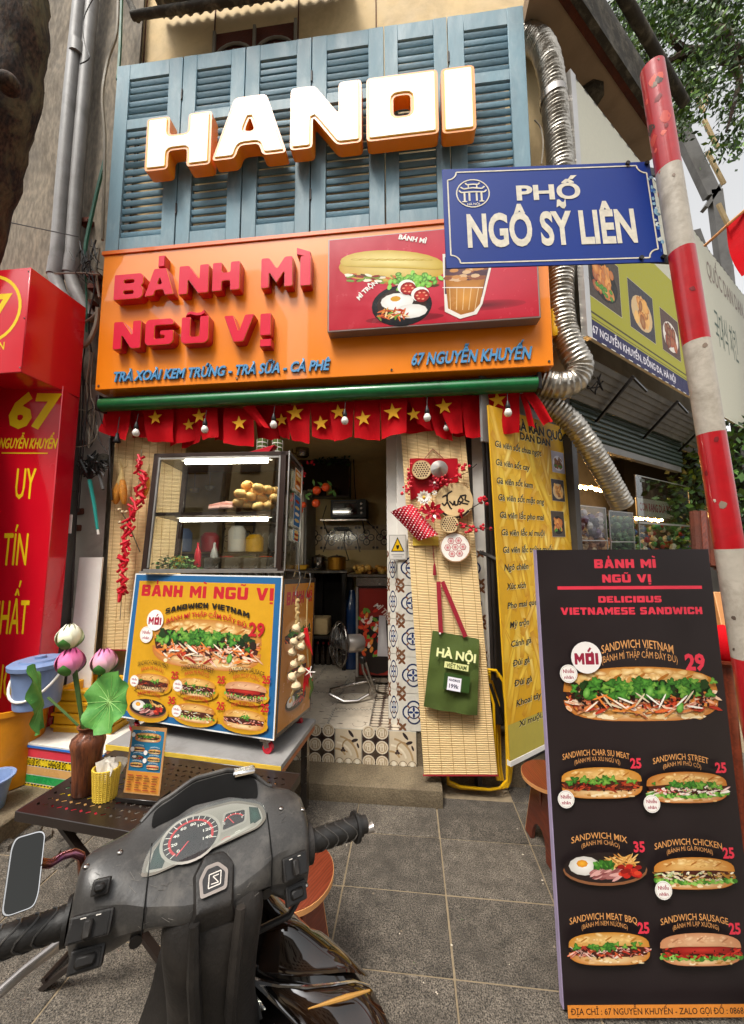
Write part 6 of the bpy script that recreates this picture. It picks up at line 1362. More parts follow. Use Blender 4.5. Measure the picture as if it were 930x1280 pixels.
def lleaf(cpx, cpy, rx, rz, y, tiltm, lab, stem):
    c = at(cpx, cpy, y=y); t = thing('lotus_leaf', lab, 'lotus leaf', TR(*c), 'artificial lotus leaves in the vase'); G = []; n = 40; m_ = 7
    for i in range(n+1):
        a = 2*math.pi*i/n; row = []
        for j in range(m_+1):
            q = j/m_; w_ = 1+.05*math.sin(a*5+1)+.03*math.sin(a*11); d_ = q*q*.018+.012*math.sin(a*7)*q**3+.003*abs(math.sin(a*9))*q
            row.append(tiltm @ Vector((rx*q*w_*math.cos(a), -d_, rz*q*w_*math.sin(a))))
        G.append(row)
    b = MB().grid(G); b.grid([[Vector(p)+tiltm @ Vector((0, .002, 0)) for p in r_][::-1] for r_ in G]); lf = b.build('blade', M_['lotusleaf'], t)
    b = MB()
    for k in range(16): a = 2*math.pi*k/16+.1; b.tube([tiltm @ Vector((rx*q*math.cos(a), -q*q*.018-.001, rz*q*math.sin(a))) for q in (0, .3, .6, .9)], [.0016, .0013, .001, .0005], 4)
    b.build('veins', M_['stem'] if False else mat('vein', '#86b060', .6), t); MB().tube([Vector(at(*p, y=yy))-c for *p, yy in stem], .005, 6).build('stem', M_['stem'], t)
sc_ = 450/ (CF.dot(at(137, 877, y=vb.y-.05)-CAM))
lleaf(137, 877, 32/sc_, 35/sc_, vb.y-.04, RZ(-8).to_3x3() @ RX(-14).to_3x3(), 'round green lotus leaf facing forward, right of the vase', [(137, 877, vb.y-.02), (120, 895, vb.y), (108, 910, vb.y), (106, 935, vb.y)])
lleaf(51, 873, 15/sc_, 46/sc_, vb.y+.02, RZ(-62).to_3x3() @ RX(8).to_3x3(), 'crinkled green lotus leaf seen edge on, left of the vase', [(60, 872, vb.y+.01), (80, 890, vb.y), (101, 910, vb.y), (104, 935, vb.y)])
nb = onT(131, 997); bk = thing('rattan_basket', 'small yellow woven basket of paper napkins on the black table', 'basket', TR(*nb)); b = MB()
H = at(131, 960, y=nb.y).z-nb.z
for k in range(15): q = k/14; b.tube([((.04+.008*q)*math.cos(a*.26), (.034+.007*q)*math.sin(a*.26), .004+q*H) for a in range(24)], .0032, 5, close=True)
for k in range(22): a = 2*math.pi*k/22; b.tube([((.041)*math.cos(a), .035*math.sin(a), 0), (.05*math.cos(a), .042*math.sin(a), H+.004)], .0028, 5)
b.build('weave', M_['rattan'], bk)
for k in range(6):
    t = tag(MB().grid([[Vector((u*.05-.025+.01*v, .004*math.sin(u*5+k), v*.075)) for v in (0, .33, .66, 1)] for u in (0, .25, .5, .75, 1)]).grid([[Vector((u*.05-.025+.01*v, .004*math.sin(u*5+k)+.0015, v*.075)) for v in (0, .33, .66, 1)] for u in (1, .75, .5, .25, 0)]).build('paper_napkin', M_['paper'], M=TR(nb.x+rnd.uniform(-.012, .012), nb.y-.02+k*.009, nb.z+H*.6) @ RZ(rnd.uniform(-30, 30)) @ RY(rnd.uniform(-18, 22))), 'folded white paper napkin, '+['front', 'second', 'third', 'fourth', 'fifth', 'rearmost'][k]+' of six in the small basket', 'napkin', 'paper napkins in the rattan basket')
ms = at(176, 998, z=TZ+.002); MF = fr(ms.x-.075, ms.y, TZ+.02, -2, 6); mst = thing('menu_stand', 'small clear table stand with a blue and orange sandwich menu card', 'menu stand', MF)
W, H = .158, at(180, 912, y=ms.y).z-TZ-.02
MB().box((-.012, -.03, -.019), (W+.012, .05, -.003)).build('base', M_['darkmetal'], mst, bev=.002)
m = MB('#c9822e'); m.box((0, 0, 0), (W, .0015, H)); m.y = -.0006; m.rect(0, 0, W, H, '#b98a58'); m.rect(.006, .004, W-.006, H*.96, '#cf8a34'); m.rect(.008, H*.33, W-.008, H*.95, '#1c6f94')
sandwich(m, W*.5, H*.84, W*.76, H*.15, 'mix', 40)
m.text('SANDWICH', W*.5, H*.925, .006, '#e8f0f0', w=W*.4, arc=.004)
for i in range(3):
    for j in range(2): sandwich(m, W*(.28+.46*j), H*(.66-.115*i-.02*j), W*.36, H*.075, ['char', 'street', 'pan', 'chicken', 'bbq', 'sausage'][i*2+j], 12); m.text('SANDWICH', W*(.28+.46*j), H*(.705-.115*i-.02*j), .005, '#dfe8ea', w=W*.26, arc=.003)
for x, z in ((.1, .88), (.12, .66), (.5, .62), (.5, .5)): m.ell(W*x, H*z, .009, .009, '#f0e8e4', n=12)
for j in range(4):
    for i in range(7): m.rect(W*(.08+.225*j), H*(.27-.035*i), W*(.08+.225*j+rnd.uniform(.1, .19)), H*(.27-.035*i)+.003, '#a8352a' if i % 3 == 0 else '#7a4a22')
m.build('menu_card', M_['printmat'], mst); MB().box((-.003, .002, -.002), (W+.004, .004, H+.006)).build('acrylic_sheet', M_['paneglass'], mst)
# ---------------------------------------------------------------- stools
def stool(lab, x, y, h, r, yaw):
    t = thing('wooden_stool', lab, 'stool', TR(x, y, 0) @ RZ(yaw), 'round low wooden stools'); o = MB().tube([(0, 0, h-.002), (0, 0, h)], r-.002, 36).build('seat', M_['woodred'], t)
    MB().lathe([(r-.004, h-.022), (r, h-.02), (r, h-.0025), (r-.003, h-.0022)], 36).build('seat_edge', M_['woodedge'], t)
    for s in (-1, 1):
        P = [(-r*.62, h-.024), (r*.62, h-.024), (r*.98, 0), (r*.55, 0)]+[(r*.5*math.cos(a), .02+h*.26*math.sin(a)) for a in [math.pi*k/8 for k in range(9)]]+[(-r*.55, 0), (-r*.98, 0)]
        o = MB().prism(P, -.009, .009).build('leg', M_['woodred'], t, M=TR(0, s*r*.5, 0) @ RX(s*6)); 
        b = MB()
        for q in (-1, 1): b.bar((q*(r*.62+.001), 0, h-.03), (q*(r*.98+.001), 0, 0.001), .004, .0175, (0, 1, 0))
        b.build('edge_band', M_['woodedge'], o)
    MB().box((-.009, -r*.4, h*.35), (.009, r*.4, h-.05)).build('stretcher', M_['woodred'], t); return t
s1 = at(366, 1090, z=.45); stool('round reddish wooden stool on the stones behind the right handlebar grip', s1.x, s1.y, .45, .145, 62)
s2 = at(306, 978, z=.45); stool('round wooden stool half hidden under the platform edge behind the scooter', s2.x-.0, s2.y, .45, .15, 20)
s3 = at(679, 968, z=.37); stool('round wooden stool half hidden behind the black menu board', s3.x+.03, s3.y, .37, .14, 100)
# ---------------------------------------------------------------- yellow folding chairs
for k in range(3):
    t = thing('folding_chair', 'yellow tube folding chair behind the bamboo mat, '+['nearest the mat', 'in the middle', 'outermost by the yellow menu'][k], 'folding chair', TR(0, 0, 0), 'folded yellow chairs against the wall'); y = 2.5+.05*k
    o_ = k*3.2; Q = [(560, 962-k*3), (560, 976+k*2), (575, 983+k*2), (612, 987), (630-5+o_*1.5, 985-k), (634+o_*.6, 975), (634+o_, 950), (632+o_, 880), (629+o_, 852+k*4), (620+o_, 838+k*4), (600, 836+k*3), (590, 845+k*2)]
    P = [at(a, c_, y=y) for a, c_ in Q]; PP = []
    for i in range(len(P)-1): PP += [P[i].lerp(P[i+1], q) for q in (0, .5)]
    MB().tube(PP+[P[-1]], .009, 8).build('frame_tube', M_['yellowpaint'], t)
    MB().tube([at(606+o_, 845, y=y), at(617+o_, 880, y=y), at(619+o_, 955, y=y), at(622+o_, 975, y=y)], .009, 8).build('inner_tube', M_['yellowpaint'], t)
    MB().bar(at(610+o_, 855+10*k, y=y+.015), at(624+o_, 905, y=y+.015), .05, .02, (0, 1, 0)).build('pad', M_['black'], t, bev=.006)
# ---------------------------------------------------------------- black menu board
KF = fr(.505, 1.442, .02, 5.9, 1.6); KW, KH = .676, 1.561
kb = thing('menu_board', 'tall black sandwich menu board standing on the stones at the right', 'menu board', KF)
m = MB('#221b1c'); m.box((0, 0, 0), (KW, .022, KH)); m.build('panel', M_['attr'], kb)
MB().box((-.004, .001, -.001), (-.0005, .023, KH+.001)).box((-.0004, .0225, 0), (KW, .026, KH)).build('foam_edge', mat('lilac', '#a596b4', .7, var=.1), kb)
m = MB('#221b1c'); m.y = -.0008; m.poly([(0, 0), (KW, 0), (KW, KH), (0, KH)], '#241c1d')
PK = lambda px, py: (lambda q: (q.x, q.z))(KF.inverted() @ at(px, py, pl=(KF.translation, KF.to_3x3() @ Vector((0, 1, 0)))))
def kt(t, px0, px1, pyt, pyb, c, bold=.03, **k):
    x0, z0 = PK(px0, pyb); x1, _ = PK(px1, pyb); _, z1 = PK((px0+px1)/2, pyt); m.text(t, (x0+x1)/2, (z0+PK(px1, pyb)[1])/2, z1-z0, c, w=x1-x0, bold=bold, **k)
RC = '#e2384c'
for t, a_, b_, c_, d_ in (('BÁNH MÌ', 743, 820, 699, 710), ('NGŨ VỊ', 753, 814, 718, 728), ('DELICIOUS', 748, 827, 745, 753), ('VIETNAMESE SANDWICH', 701, 878, 759, 768)):
    (x0, z0), (x1, z1), (_, z2) = PK(a_, d_), PK(b_, d_), PK((a_+b_)/2, c_); block(m, t, (x0+x1)/2, (z0+z1)/2, z2-(z0+z1)/2, RC, x1-x0)
x0, z0 = PK(697, 737); x1, z1 = PK(877, 732); m.rect(x0, z0, x1, z1, RC)
kt('SANDWICH VIETNAM', 752, 842, 806, 817, '#e0a060', .01, arc=.022); kt('(BÁNH MÌ THẬP CẨM ĐẦY ĐỦ)', 752, 847, 820, 829, '#d89a5c', .0, arc=.02); kt('29', 857, 882, 817, 837, RC, .06)
x, z = PK(801, 868); x0 = PK(702, 868)[0]; x1 = PK(899, 868)[0]; sandwich(m, (x0+x1)/2, z, x1-x0, .205, 'mix', 240, big=True)
x, z = PK(731, 821); m.ell(x, z, .058, .058, '#f0ebe6', n=24); moi(m, x, z, .058, '#96203a'); x, z = PK(709, 841); bubble(m, x, z, .033)
for (px, py, ti, su, pr, kd, bb) in ((750, 977, 'SANDWICH CHAR SIU MEAT', '(BÁNH MÌ XÁ XÍU NGŨ VỊ)', '25', 'char', 1), (855, 982, 'SANDWICH STREET', '(BÁNH MÌ PHỐ CỔ)', '25', 'street', 1), (753, 1080, 'SANDWICH MIX', '(BÁNH MÌ CHẢO)', '35', 'pan', 0),
        (863, 1087, 'SANDWICH CHICKEN', '(BÁNH MÌ GÀ PHOMAI)', '25', 'chicken', 1), (757, 1179, 'SANDWICH MEAT BBQ', '(BÁNH MÌ NEM NƯỚNG)', '25', 'bbq', 0), (869, 1179, 'SANDWICH SAUSAGE', '(BÁNH MÌ LẠP XƯỞNG)', '25', 'sausage', 0)):
    x, z = PK(px, py); w_ = PK(px+51, py)[0]-PK(px-51, py)[0]; wt = w_*(.82 if len(ti) > 15 else .68)
    sandwich(m, x, z, w_, w_*.37 if kd != 'pan' else w_*.42, kd, 70)
    m.text(ti, x-w_*.05, z+w_*.27, .021, '#dd9c5a', w=wt, arc=.016, bold=.01); m.text(su, x-w_*.04, z+w_*.215, .015, '#d8985a', w=wt*.68, arc=.013); m.text(pr, x+w_*.43, z+w_*.175, .034, RC, w=.04, bold=.05)
    if bb: bubble(m, x-w_*(.45 if kd != 'chicken' else .4), z-w_*.17, .03)
_, zb = PK(800, 1245); m.rect(0, 0, KW, zb, '#e08a35'); m.text('ĐỊA CHỈ : 67 NGUYỄN KHUYẾN - ZALO GỌI ĐỒ : 0868.396.298', .012, zb*.26, zb*.5, '#3a2015', w=KW*1.02-.03, al='l', bold=.02)
m.build('printed_menu', mat('printdark', None, .42, var=.04, bump=0), kb)
MB().bar((KW*.5, .02, KH*.7), (KW*.5, .42, .0), .03, .015).build('rear_strut', M_['darkmetal'], kb); MB().bar((KW+.01, .03, .02), (KW-.0, -.0+.03, .0), .02, .02).build('foot', M_['darkmetal'], kb)
MB().bar((.62, .05, .01), (.70, -.14, .0), .03, .012).build('foot_bar', M_['darkmetal'], kb)
# ---------------------------------------------------------------- yellow fries menu banner
A2 = 38.5; YF = fr(.60, 2.35, .17, 37.9, 1.6); U2 = Vector((math.cos(R(A2)), math.sin(R(A2)), 0)); N2 = Vector((math.sin(R(A2)), -math.cos(R(A2)), 0))
PY_ = lambda px, py: (lambda q: (q.x, q.z))(YF.inverted() @ at(px, py, pl=(YF.translation, YF.to_3x3() @ Vector((0, 1, 0)))))
yx0, yx1 = PY_(622, 700)[0], PY_(722, 700)[0]; yz1 = PY_(650, 518)[1]; yz0 = PY_(660, 940)[1]; YW = yx1-yx0
yb_ = thing('menu_banner', 'yellow menu banner printed with french fries, black dish names and three photos', 'banner', YF)
m = MB('#d8a81c'); m.box((yx0, 0, yz0), (yx1, .012, yz1)); m.y = -.001; m.rect(yx0, yz0, yx1, yz1, '#d6a21a')
for i in range(150):
    x, z = rnd.uniform(yx0+.04, yx1-.04), yz0+.28+rnd.random()*(yz1-yz0-.36); L_, W_, a = rnd.uniform(.1, .2), rnd.uniform(.016, .03), rnd.gauss(0, .45); P = []
    for (q, s_) in ((-1, -1), (1, -1), (1, 1), (-1, 1)):
        X, Z = q*W_, s_*L_; P.append((min(yx1, max(yx0, x+X*math.cos(a)-Z*math.sin(a))), min(yz1, max(yz0, z+X*math.sin(a)+Z*math.cos(a)))))
    m.poly(P, rnd.choice(['#cf9a20', '#d8a428', '#dcb030', '#c98e1c']), rnd.choice(['#f6d24c', '#ecc038', '#fae27c', '#eec85a']))
m.rect(yx0, yz0, yx1, yz0+.2, '#b5a648')
ed = 4
def yt(t, px0, px1, pyt, pyb, c='#1a1408', bold=0, sl=.2):
    x0, z0 = PY_(px0, pyb); x1, _ = PY_(px1, pyb); _, z1 = PY_(px0, pyt); m.text(t, x0+.002, z0-.003, z1-z0, '#e8d89a', w=x1-x0, al='l', bold=bold+.03, sl=sl); m.text(t, x0, z0, z1-z0, c, w=x1-x0, al='l', bold=bold+.03, sl=sl)
yt('GÀ RÁN QUỐC', 643, 708, 524, 536, bold=.02, sl=0); yt('DAN DAN', 650, 687, 540, 549, bold=.02, sl=0)
for i, (t, x0, x1, yy) in enumerate((('Gà viên sốt chua ngọt', 618, 675, 557), ('Gà viên sốt cay', 619, 661, 580), ('Gà viên sốt kem', 620, 665, 603), ('Gà viên sốt mật ong', 622, 679, 624), ('Gà viên lắc pho mai', 624, 679, 646), ('Gà viên lắc xí muội', 626, 680, 668), ('Gà viên lắc trứng muối', 628, 690, 690), ('Ngô chiên', 630, 660, 712), ('Xúc xích', 633, 657, 736), ('Pho mai que', 634, 671, 760), ('Mỳ trộn', 637, 661, 784), ('Cánh gà', 638, 664, 808), ('Đùi gà', 641, 662, 832), ('Đùi gà', 643, 665, 857), ('Khoai tây lắc', 645, 688, 882), ('Xí muội, trứng muối', 648, 716, 908))):
    yt(t, x0, x1, yy-7, yy+1)
for k, py in enumerate((578, 613, 655)):
    x, z = PY_(697, py); fried(m, x, z, .165, .165 if k < 2 else .19, [2, 1, 0][k])
m.build('printed_banner', M_['printmat'], yb_)
MB().box((yx1+.002, .0, yz0), (yx1+.05, .03, yz1)).box((yx0, -.006, yz0-.03), (yx1, .02, yz0-.002)).build('frame_strip', M_['white'], yb_)
# ---------------------------------------------------------------- side building (recedes along U2)
def W2(s, n, z): p = Vector((.62, 2.37, 0))+U2*s+N2*n; return Vector((p.x, p.y, z))
SF = fr(.62, 2.37, 0, A2)  # local x along the side street, local y into the building
sb = thing('corner_building', 'neighbouring corner building with an overhanging balcony slab and roller shutter', 'building', SF)
MB().box((.0, .3, 0), (.80, .34, 3.0)).build('door_wall', M_['pvcdark'], sb)
pS = at(715, 0, z=5.6); q = SF.inverted() @ pS; sn = -q.y
s1_ = (SF.inverted() @ at(824, 192, z=5.6)).x
def slab(n0, n1, z0, z1, nm, m_, xl=.94, s1=None):
    s1 = s1_   # a strip along the side street, cut off along the front of the shop
    P = []
    for n in (n0, n1):
        s_ = (xl-(SF @ Vector((0, -n, 0))).x)/U2.x; P.append((s_, -n))
    P = [P[0], (s1, -n0), (s1, -n1), P[1]]; vs = [(x, y, z0) for x, y in P]+[(x, y, z1) for x, y in P]
    return MB().add(vs, [(0, 1, 2, 3), (7, 6, 5, 4), (0, 4, 5, 1), (1, 5, 6, 2), (2, 6, 7, 3), (3, 7, 4, 0)]).build(nm, M_[m_], sb)
MB().box((.1, .14, 3.0), (s1_, .3, 5.6)).box((s1_, .14, 2.9), (5.2, .3, 4.5)).build('wall', M_['plaster'], sb)
slab(sn-.05, -.6, 5.6, 5.75, 'balcony_slab', 'soffit'); slab(sn-.002, sn-.049, 5.58, 5.61, 'slab_edge', 'brick'); slab(sn+.05, sn, 5.57, 5.95, 'fascia', 'fascia')
MB().tube([(-.3, -sn-.14, 5.92), (s1_, -sn-.14, 5.92)], .045, 14).build('gutter_pipe', M_['fascia'], sb)
MB().box((.16, 1.4, 0), (5.2, 1.5, 3)).box((.84, .12, 2.76), (5.2, .139, 3.0)).box((-.05, .12, 2.3), (.839, .139, 3.0)).box((-.05, .141, 3.0), (5.2, 1.5, 3.06)).box((5.2, .12, 0), (5.3, 1.5, 3.06)).build('back_wall', M_['pvc'], sb)
MB().box((.80, -.02, 0), (.87, .12, 2.45)).build('door_post', M_['pvcdark'], sb); MB().box((4.9, -.02, 0), (5.0, .12, 3)).build('door_post', M_['pvcdark'], sb)
o8 = SF.inverted() @ at(735, 122, z=5.595); MB().lathe([(.12, -.035), (.13, -.02), (.13, 0)], 8, M=TR(o8.x, o8.y, 5.6)).build('ceiling_rose', M_['fascia'], sb)
MB().tube([(o8.x, o8.y, 5.57), (o8.x+.03, o8.y, 5.53), (o8.x+.01, o8.y, 5.49), (o8.x-.03, o8.y, 5.52)], .012, 6).build('hook', M_['brick'], sb)
# roller shutter and its housing
rs_ = thing('roller_shutter', 'dark green ribbed roller shutter half lowered behind the silver duct', 'roller shutter', SF)
z0, z1 = 2.46, 2.75; b = MB()
n = 7
sl_ = MB().prism([(0, 0), (0, .044), (.012, .034), (.016, .022), (.012, .008)], 0, 2.28, M=RZ(-90)).mesh('shutter_slat')
for i in range(n): link('shutter_slat', sl_, M_['roller'], rs_, TR(.84, -.0, z0+i*.045))
MB().box((.83, .0, z0-.06), (3.1, .05, z0-.001)).build('bottom_rail', M_['rollergrey'], rs_)
hg = thing('shutter_housing', 'grey corrugated shutter housing hanging below the side banner', 'shutter housing', SF)
G = [[(x, -.26+.2*j/24, 2.9+(.012 if j % 4 < 2 else 0)-.2*j/24) for x in (.62, 4.2)] for j in range(25)]
MB().grid(G).grid([[Vector(p)+Vector((0, .01, .004)) for p in r_][::-1] for r_ in G]).build('ribbed_cover', M_['rollergrey'], hg)
for s in (1.2, 2.1, 3.0): MB().bar((s, -.31, 2.9), (s, -.02, 2.62), .02, .02).bar((s, -.3, 2.9), (s+.25, -.3, 2.84), .015, .015).build('bracket', M_['darkmetal'], hg)
# side banner
BO = .30; bp = Vector((.62, 2.37, 0))+N2*BO
BF_ = Matrix.Translation(bp) @ RZ(A2)
PB = lambda px, py: (lambda q: (q.x, q.z))(BF_.inverted() @ at(px, py, pl=(bp, N2)))
bl_ = PB(720, 411); bt_ = PB(735, 118); bx1 = 7.5; bz0 = bl_[1]; bz1 = bt_[1]
sbn = thing('side_banner', 'long side street banner, yellow with fried chicken photos and a navy address strip', 'banner', BF_)
x0 = (bl_[0]+bt_[0])/2; m = MB('#c9c4b4'); m.box((x0, 0, bz0), (bx1, .02, bz1)); m.y = -.001
zy = PB(760, 300)[1]; yl = PB(886, 480)[0]-x0; m.rect(x0, bz0, bx1, bz1, '#c8c6b4'); ztop = PB(735, 300)[1]+.35
m.rect(x0, bz0, x0+yl, ztop, '#a8a52c'); za = PB(720, 386)[1]; zb = PB(720, 378)[1]; m.rect(x0, bz0, x0+yl, za, '#232050'); m.rect(x0, zb, x0+yl, zb+.016, '#4a4418'); m.rect(x0, za+.012, x0+yl, za+.02, '#5a5420')
xa = PB(742, 434)[0]; xb2 = PB(847, 505)[0]; m.text('67 NGUYỄN KHUYẾN, ĐỐNG ĐA, HÀ NỘI', xa, bz0+(za-bz0)*.34, (za-bz0)*.42, '#e6e2ea', w=(xb2-xa), al='l', bold=.03)
zc_ = (zb+.1+PB(720, 332)[1]+.36)/2
for k, (pa, pb_) in enumerate((((733, 340), (776, 380)), ((783, 340), (818, 410)), ((823, 372), (850, 440)))):
    xa, xb2 = PB(*pa)[0], PB(*pb_)[0]; hh_ = .42 if k < 2 else .4; zc_ = zb+.09+hh_/2+(.02 if k else .04); fried(m, (xa+xb2)/2, zc_, xb2-xa, hh_, [0, 1, 3][k], 30)
xg = x0+yl+.05
qx, qz = PB(883, 335); qx2 = PB(929, 395)[0]
m.text('QUỐC DAN DAN', qx, qz-.1, .22, '#8a7a70', w=(qx2-qx)*1.0, al='l', bold=.02); m.text('국대식 치킨', qx+.1, qz-.85, .36, '#5a6a60', w=(qx2-qx)*.6, al='l')
for i in range(int((bx1-x0)/.14)): m.rect(x0+i*.14, bz0, x0+i*.14+.07, bz0+.008, '#e8e4da'); m.rect(x0+i*.14, bz1-.012, x0+i*.14+.05, bz1, '#3a3430')
m.build('printed_face', M_['printmat'], sbn); MB().box((x0-.07, -.01, bz0-.01), (x0-.002, .03, bz1)).build('side_frame', M_['alu'], sbn); MB().bar((x0, .03, bz1), (bx1, .03, bz1), .04, .03).build('top_frame', M_['alu'], sbn)
# side shop counter: glass boxes, posts, hanging lamps
cz_ = 1.36
gc_ = thing('shop_counter', 'side street snack counter with glass guards under the roller shutter', 'counter', SF)
MB().box((.95, .03, .05), (4.6, .5, cz_)).build('counter_body', M_['rollergrey'], gc_)
def gbox(lab, s, w_, d_, h, y=.3, z=cz_):
    t = thing('glass_box', lab, 'glass box', SF @ TR(s, y, z), 'clear boxes on the side counter'); b = MB()
    for x in (0, w_): b.box((x-.004, 0, 0), (x+.004, .008, h))
    b.box((-.004, -.002, h-.006), (w_+.004, .012, h)).box((-.004, -.002, h*.48), (w_+.004, .01, h*.5)).build('frame', M_['alu'], t)
    MB().box((.004, .001, 0), (w_-.004, .005, h*.47)).box((.004, .001, h*.51), (w_-.004, .005, h-.007)).build('pane', M_['paneglass'], t); return t
gbox('wide clear glass box on the side counter, nearest the yellow menu banner', 1.0, .44, .3, .56, .06); gbox('second clear glass box with greens on the side counter', 1.5, .46, .3, .54, .06); gbox('tall clear glass guard at the far end of the side counter', 2.08, 1.4, .3, .92, .06)
def heap(lab, s, w_, h, cols, n=70, y=.18, z=cz_, nm='snack_heap'):
    b = MB('#fff'); n = int(n*1.6)
    for i in range(n): b.col(rnd.choice(cols)); b.ball(tuple(SF @ Vector((s+rnd.uniform(0, w_), y+rnd.uniform(-.08, .1), z+rnd.uniform(.0, h)))), rnd.uniform(.02, .04), 6)
    return stuff(tag(b.build(nm, M_['food']), lab, 'snacks'))
heap('orange and beige packed snacks piled in the nearest glass box', 1.2, .42, .3, ['#c88a5a', '#a87050', '#d8a878', '#8a5a4a', '#e8c8a8']); heap('second layer of purple and beige snacks in the nearest glass box', 1.2, .42, .22, ['#8a6a8a', '#b8a4aa', '#6a5a6c', '#d8c8c8'], 40, z=cz_+.3, nm='snack_pack')
heap('dark green vegetables in the second glass box', 1.68, .5, .5, ['#2c4a26', '#4a6a3a', '#3c5c2c', '#6a8a5a'], 90, nm='vegetable_heap')
heap('mixed green, white and red groceries behind the tall glass guard', 2.3, 1.9, .5, ['#3f8a3a', '#a8242a', '#f0e8d8', '#3a5a8a', '#e8e0c8'], 80, y=.3, nm='grocery_heap')
m = MB('#e8e4dc'); m.box((0, 0, 0), (1.1, .01, .22)); m.y = -.001; m.rect(0, 0, 1.1, .22, '#ddd6cc'); m.text('CƠM RANG DƯA BÒ', .55, .07, .1, '#a8242c', w=.95, bold=.05)
o = m.build('shop_sign_strip', M_['printgloss'], M=SF @ TR(3.0, .42, cz_+.58)); tag(o, 'white strip sign with red letters behind the tall glass guard', 'sign')
hl = thing('string_lights', 'row of small warm lamps glowing inside the side shop', 'lamps', SF); b = MB()
for i in range(12): b.ball((1.7+i*.12, .7, 2.27+.01*math.sin(i*2)), .024, 8)
for i in range(8): b.ball((3.7+i*.12, .7, 1.95+.01*math.sin(i*3)), .022, 8)
b.build('lamp_globes', M_['warmlamp'], hl); MB().tube([(1.6, .7, 2.3), (3.2, .7, 2.3)], .008, 5).tube([(3.6, .7, 1.98), (4.7, .7, 1.98)], .008, 5).build('wire', M_['cable'], hl)
# ---------------------------------------------------------------- silver ducts
def duct(lab, pts, r, pitch=.028):
    P = [at(*p[:2], y=p[2]) for p in pts]; Q = []
    for i in range(len(P)-1):
        a, b_, c, d_ = P[max(0, i-1)], P[i], P[i+1], P[min(len(P)-1, i+2)]; L_ = (c-b_).length; n = max(2, int(L_/(pitch/4)))
        for k in range(n): t = k/n; Q.append(.5*((2*b_)+(c-a)*t+(2*a-5*b_+4*c-d_)*t*t+(3*b_-a-3*c+d_)*t**3))
    Q.append(P[-1]); s = 0; rr = []
    for i, p in enumerate(Q):
        if i: s += (p-Q[i-1]).length
        rr.append(r*(1+.045*math.sin(2*math.pi*s/pitch)+.03*noise.noise(p*5)))
    v = MB().tube(Q, rr, 26, cap=False); v.v = [tuple(Vector(p)+Vector((noise.noise(Vector(p)*30), noise.noise(Vector(p)*30+Vector((7, 0, 0))), 0))*.004) for p in v.v]
    t = thing('air_duct', lab, 'air duct', TR(0, 0, 0), None); v.build('duct_hose', M_['alufoil'], t); return t
d1 = duct('crinkled silver air duct running down from the shutters behind the street sign', [(640, 45, 2.62), (662, 48, 2.58), (678, 60, 2.52), (688, 90, 2.48), (694, 140, 2.48), (700, 200, 2.48), (703, 260, 2.5), (702, 320, 2.52), (700, 370, 2.52), (704, 410, 2.52), (716, 440, 2.5), (724, 458, 2.5), (718, 476, 2.5), (700, 482, 2.5), (676, 478, 2.52)], .086)
d2 = duct('lower silver air duct bending from the orange sign down to the side counter', [(668, 497, 2.66), (692, 510, 2.64), (712, 525, 2.64), (728, 545, 2.66), (745, 572, 2.7), (762, 602, 2.76), (778, 632, 2.82)], .074)
b = MB(); c = at(712, 525, y=2.64)
t = tag(MB().tube([at(691, 120, y=2.48)-Vector((0, 0, 0)), at(692, 128, y=2.48)], .093, 26, cap=False).build('duct_clamp', M_['steel']), 'metal clamp ring round the upper silver duct', 'clamp')
cable('pale loose wire hanging beside the upper silver duct', [(668, 150), (676, 160), (679, 180), (677, 205)], .005, 'cablegrey', 2.4)
for i, P in enumerate(([(604, 545), (606, 600), (610, 700), (613, 780), (616, 850)], [(609, 548), (612, 620), (616, 720), (619, 850)], [(600, 690), (610, 694), (622, 700)])):
    cable(['dark vertical cable touching the bamboo mat side', 'dark vertical cable touching the yellow banner edge', 'short dark pipe crossing the two vertical cables'][i], P, .014 if i == 2 else .011, 'pvcdark' if i == 2 else 'cable', 2.52, 'cables beside the yellow banner')
b = MB(); qs = [at(740+rnd.uniform(-8, 20), 470+rnd.uniform(-10, 25), y=2.75) for _ in range(14)]; b.tube(qs, .006, 5)
stuff(tag(b.build('cable_bundle', M_['cable']), 'bundle of dark cables beside the bend of the silver duct', 'cables'))
mt = thing('yellow_fitting', 'small yellow plastic fitting at the right side of the orange sign', 'fitting', TR(*at(693, 405, y=2.5))); MB().lathe([(.03, -.1), (.04, -.06), (.03, -.02), (.035, .02), (.03, .1)], 12).build('body', M_['yellowpaint'], mt)
# ---------------------------------------------------------------- striped pole and street sign
PA, PBt = at(812, 66, y=1.12), at(914, 700, y=1.13); dr = (PA-PBt).normalized(); base = PBt-dr*(PBt.z/dr.z); rP = .033
pl_ = thing('striped_pole', 'red and white striped metal street sign pole with chipped paint', 'pole', TR(*base)); 
def pz(px, py): return at(px, py, y=1.078).z/dr.z
rows = [(0, 'polered'), (pz(922, 822), 'polewhite'), (pz(914, 686), 'polered'), (pz(880, 418), 'polewhite') , (pz(868, 300), 'polered')]
stops = [0, .35, .62, pz(933, 830), pz(914, 686), pz(886, 536), pz(869, 418), pz(852, 300), pz(835, 196), pz(812, 66)]
colr = ['polewhite', 'polered', 'polered', 'polewhite', 'polered', 'polewhite', 'polered', 'polewhite', 'polered']
for i in range(len(stops)-1):
    if stops[i+1] > stops[i]: MB().tube([dr*stops[i], dr*stops[i+1]], rP, 28).build('painted_band', M_[colr[i]], pl_)
ch = MB('#fff'); ax_ = dr; e1 = Vector((1, 0, 0)).cross(ax_).normalized(); e2 = ax_.cross(e1)
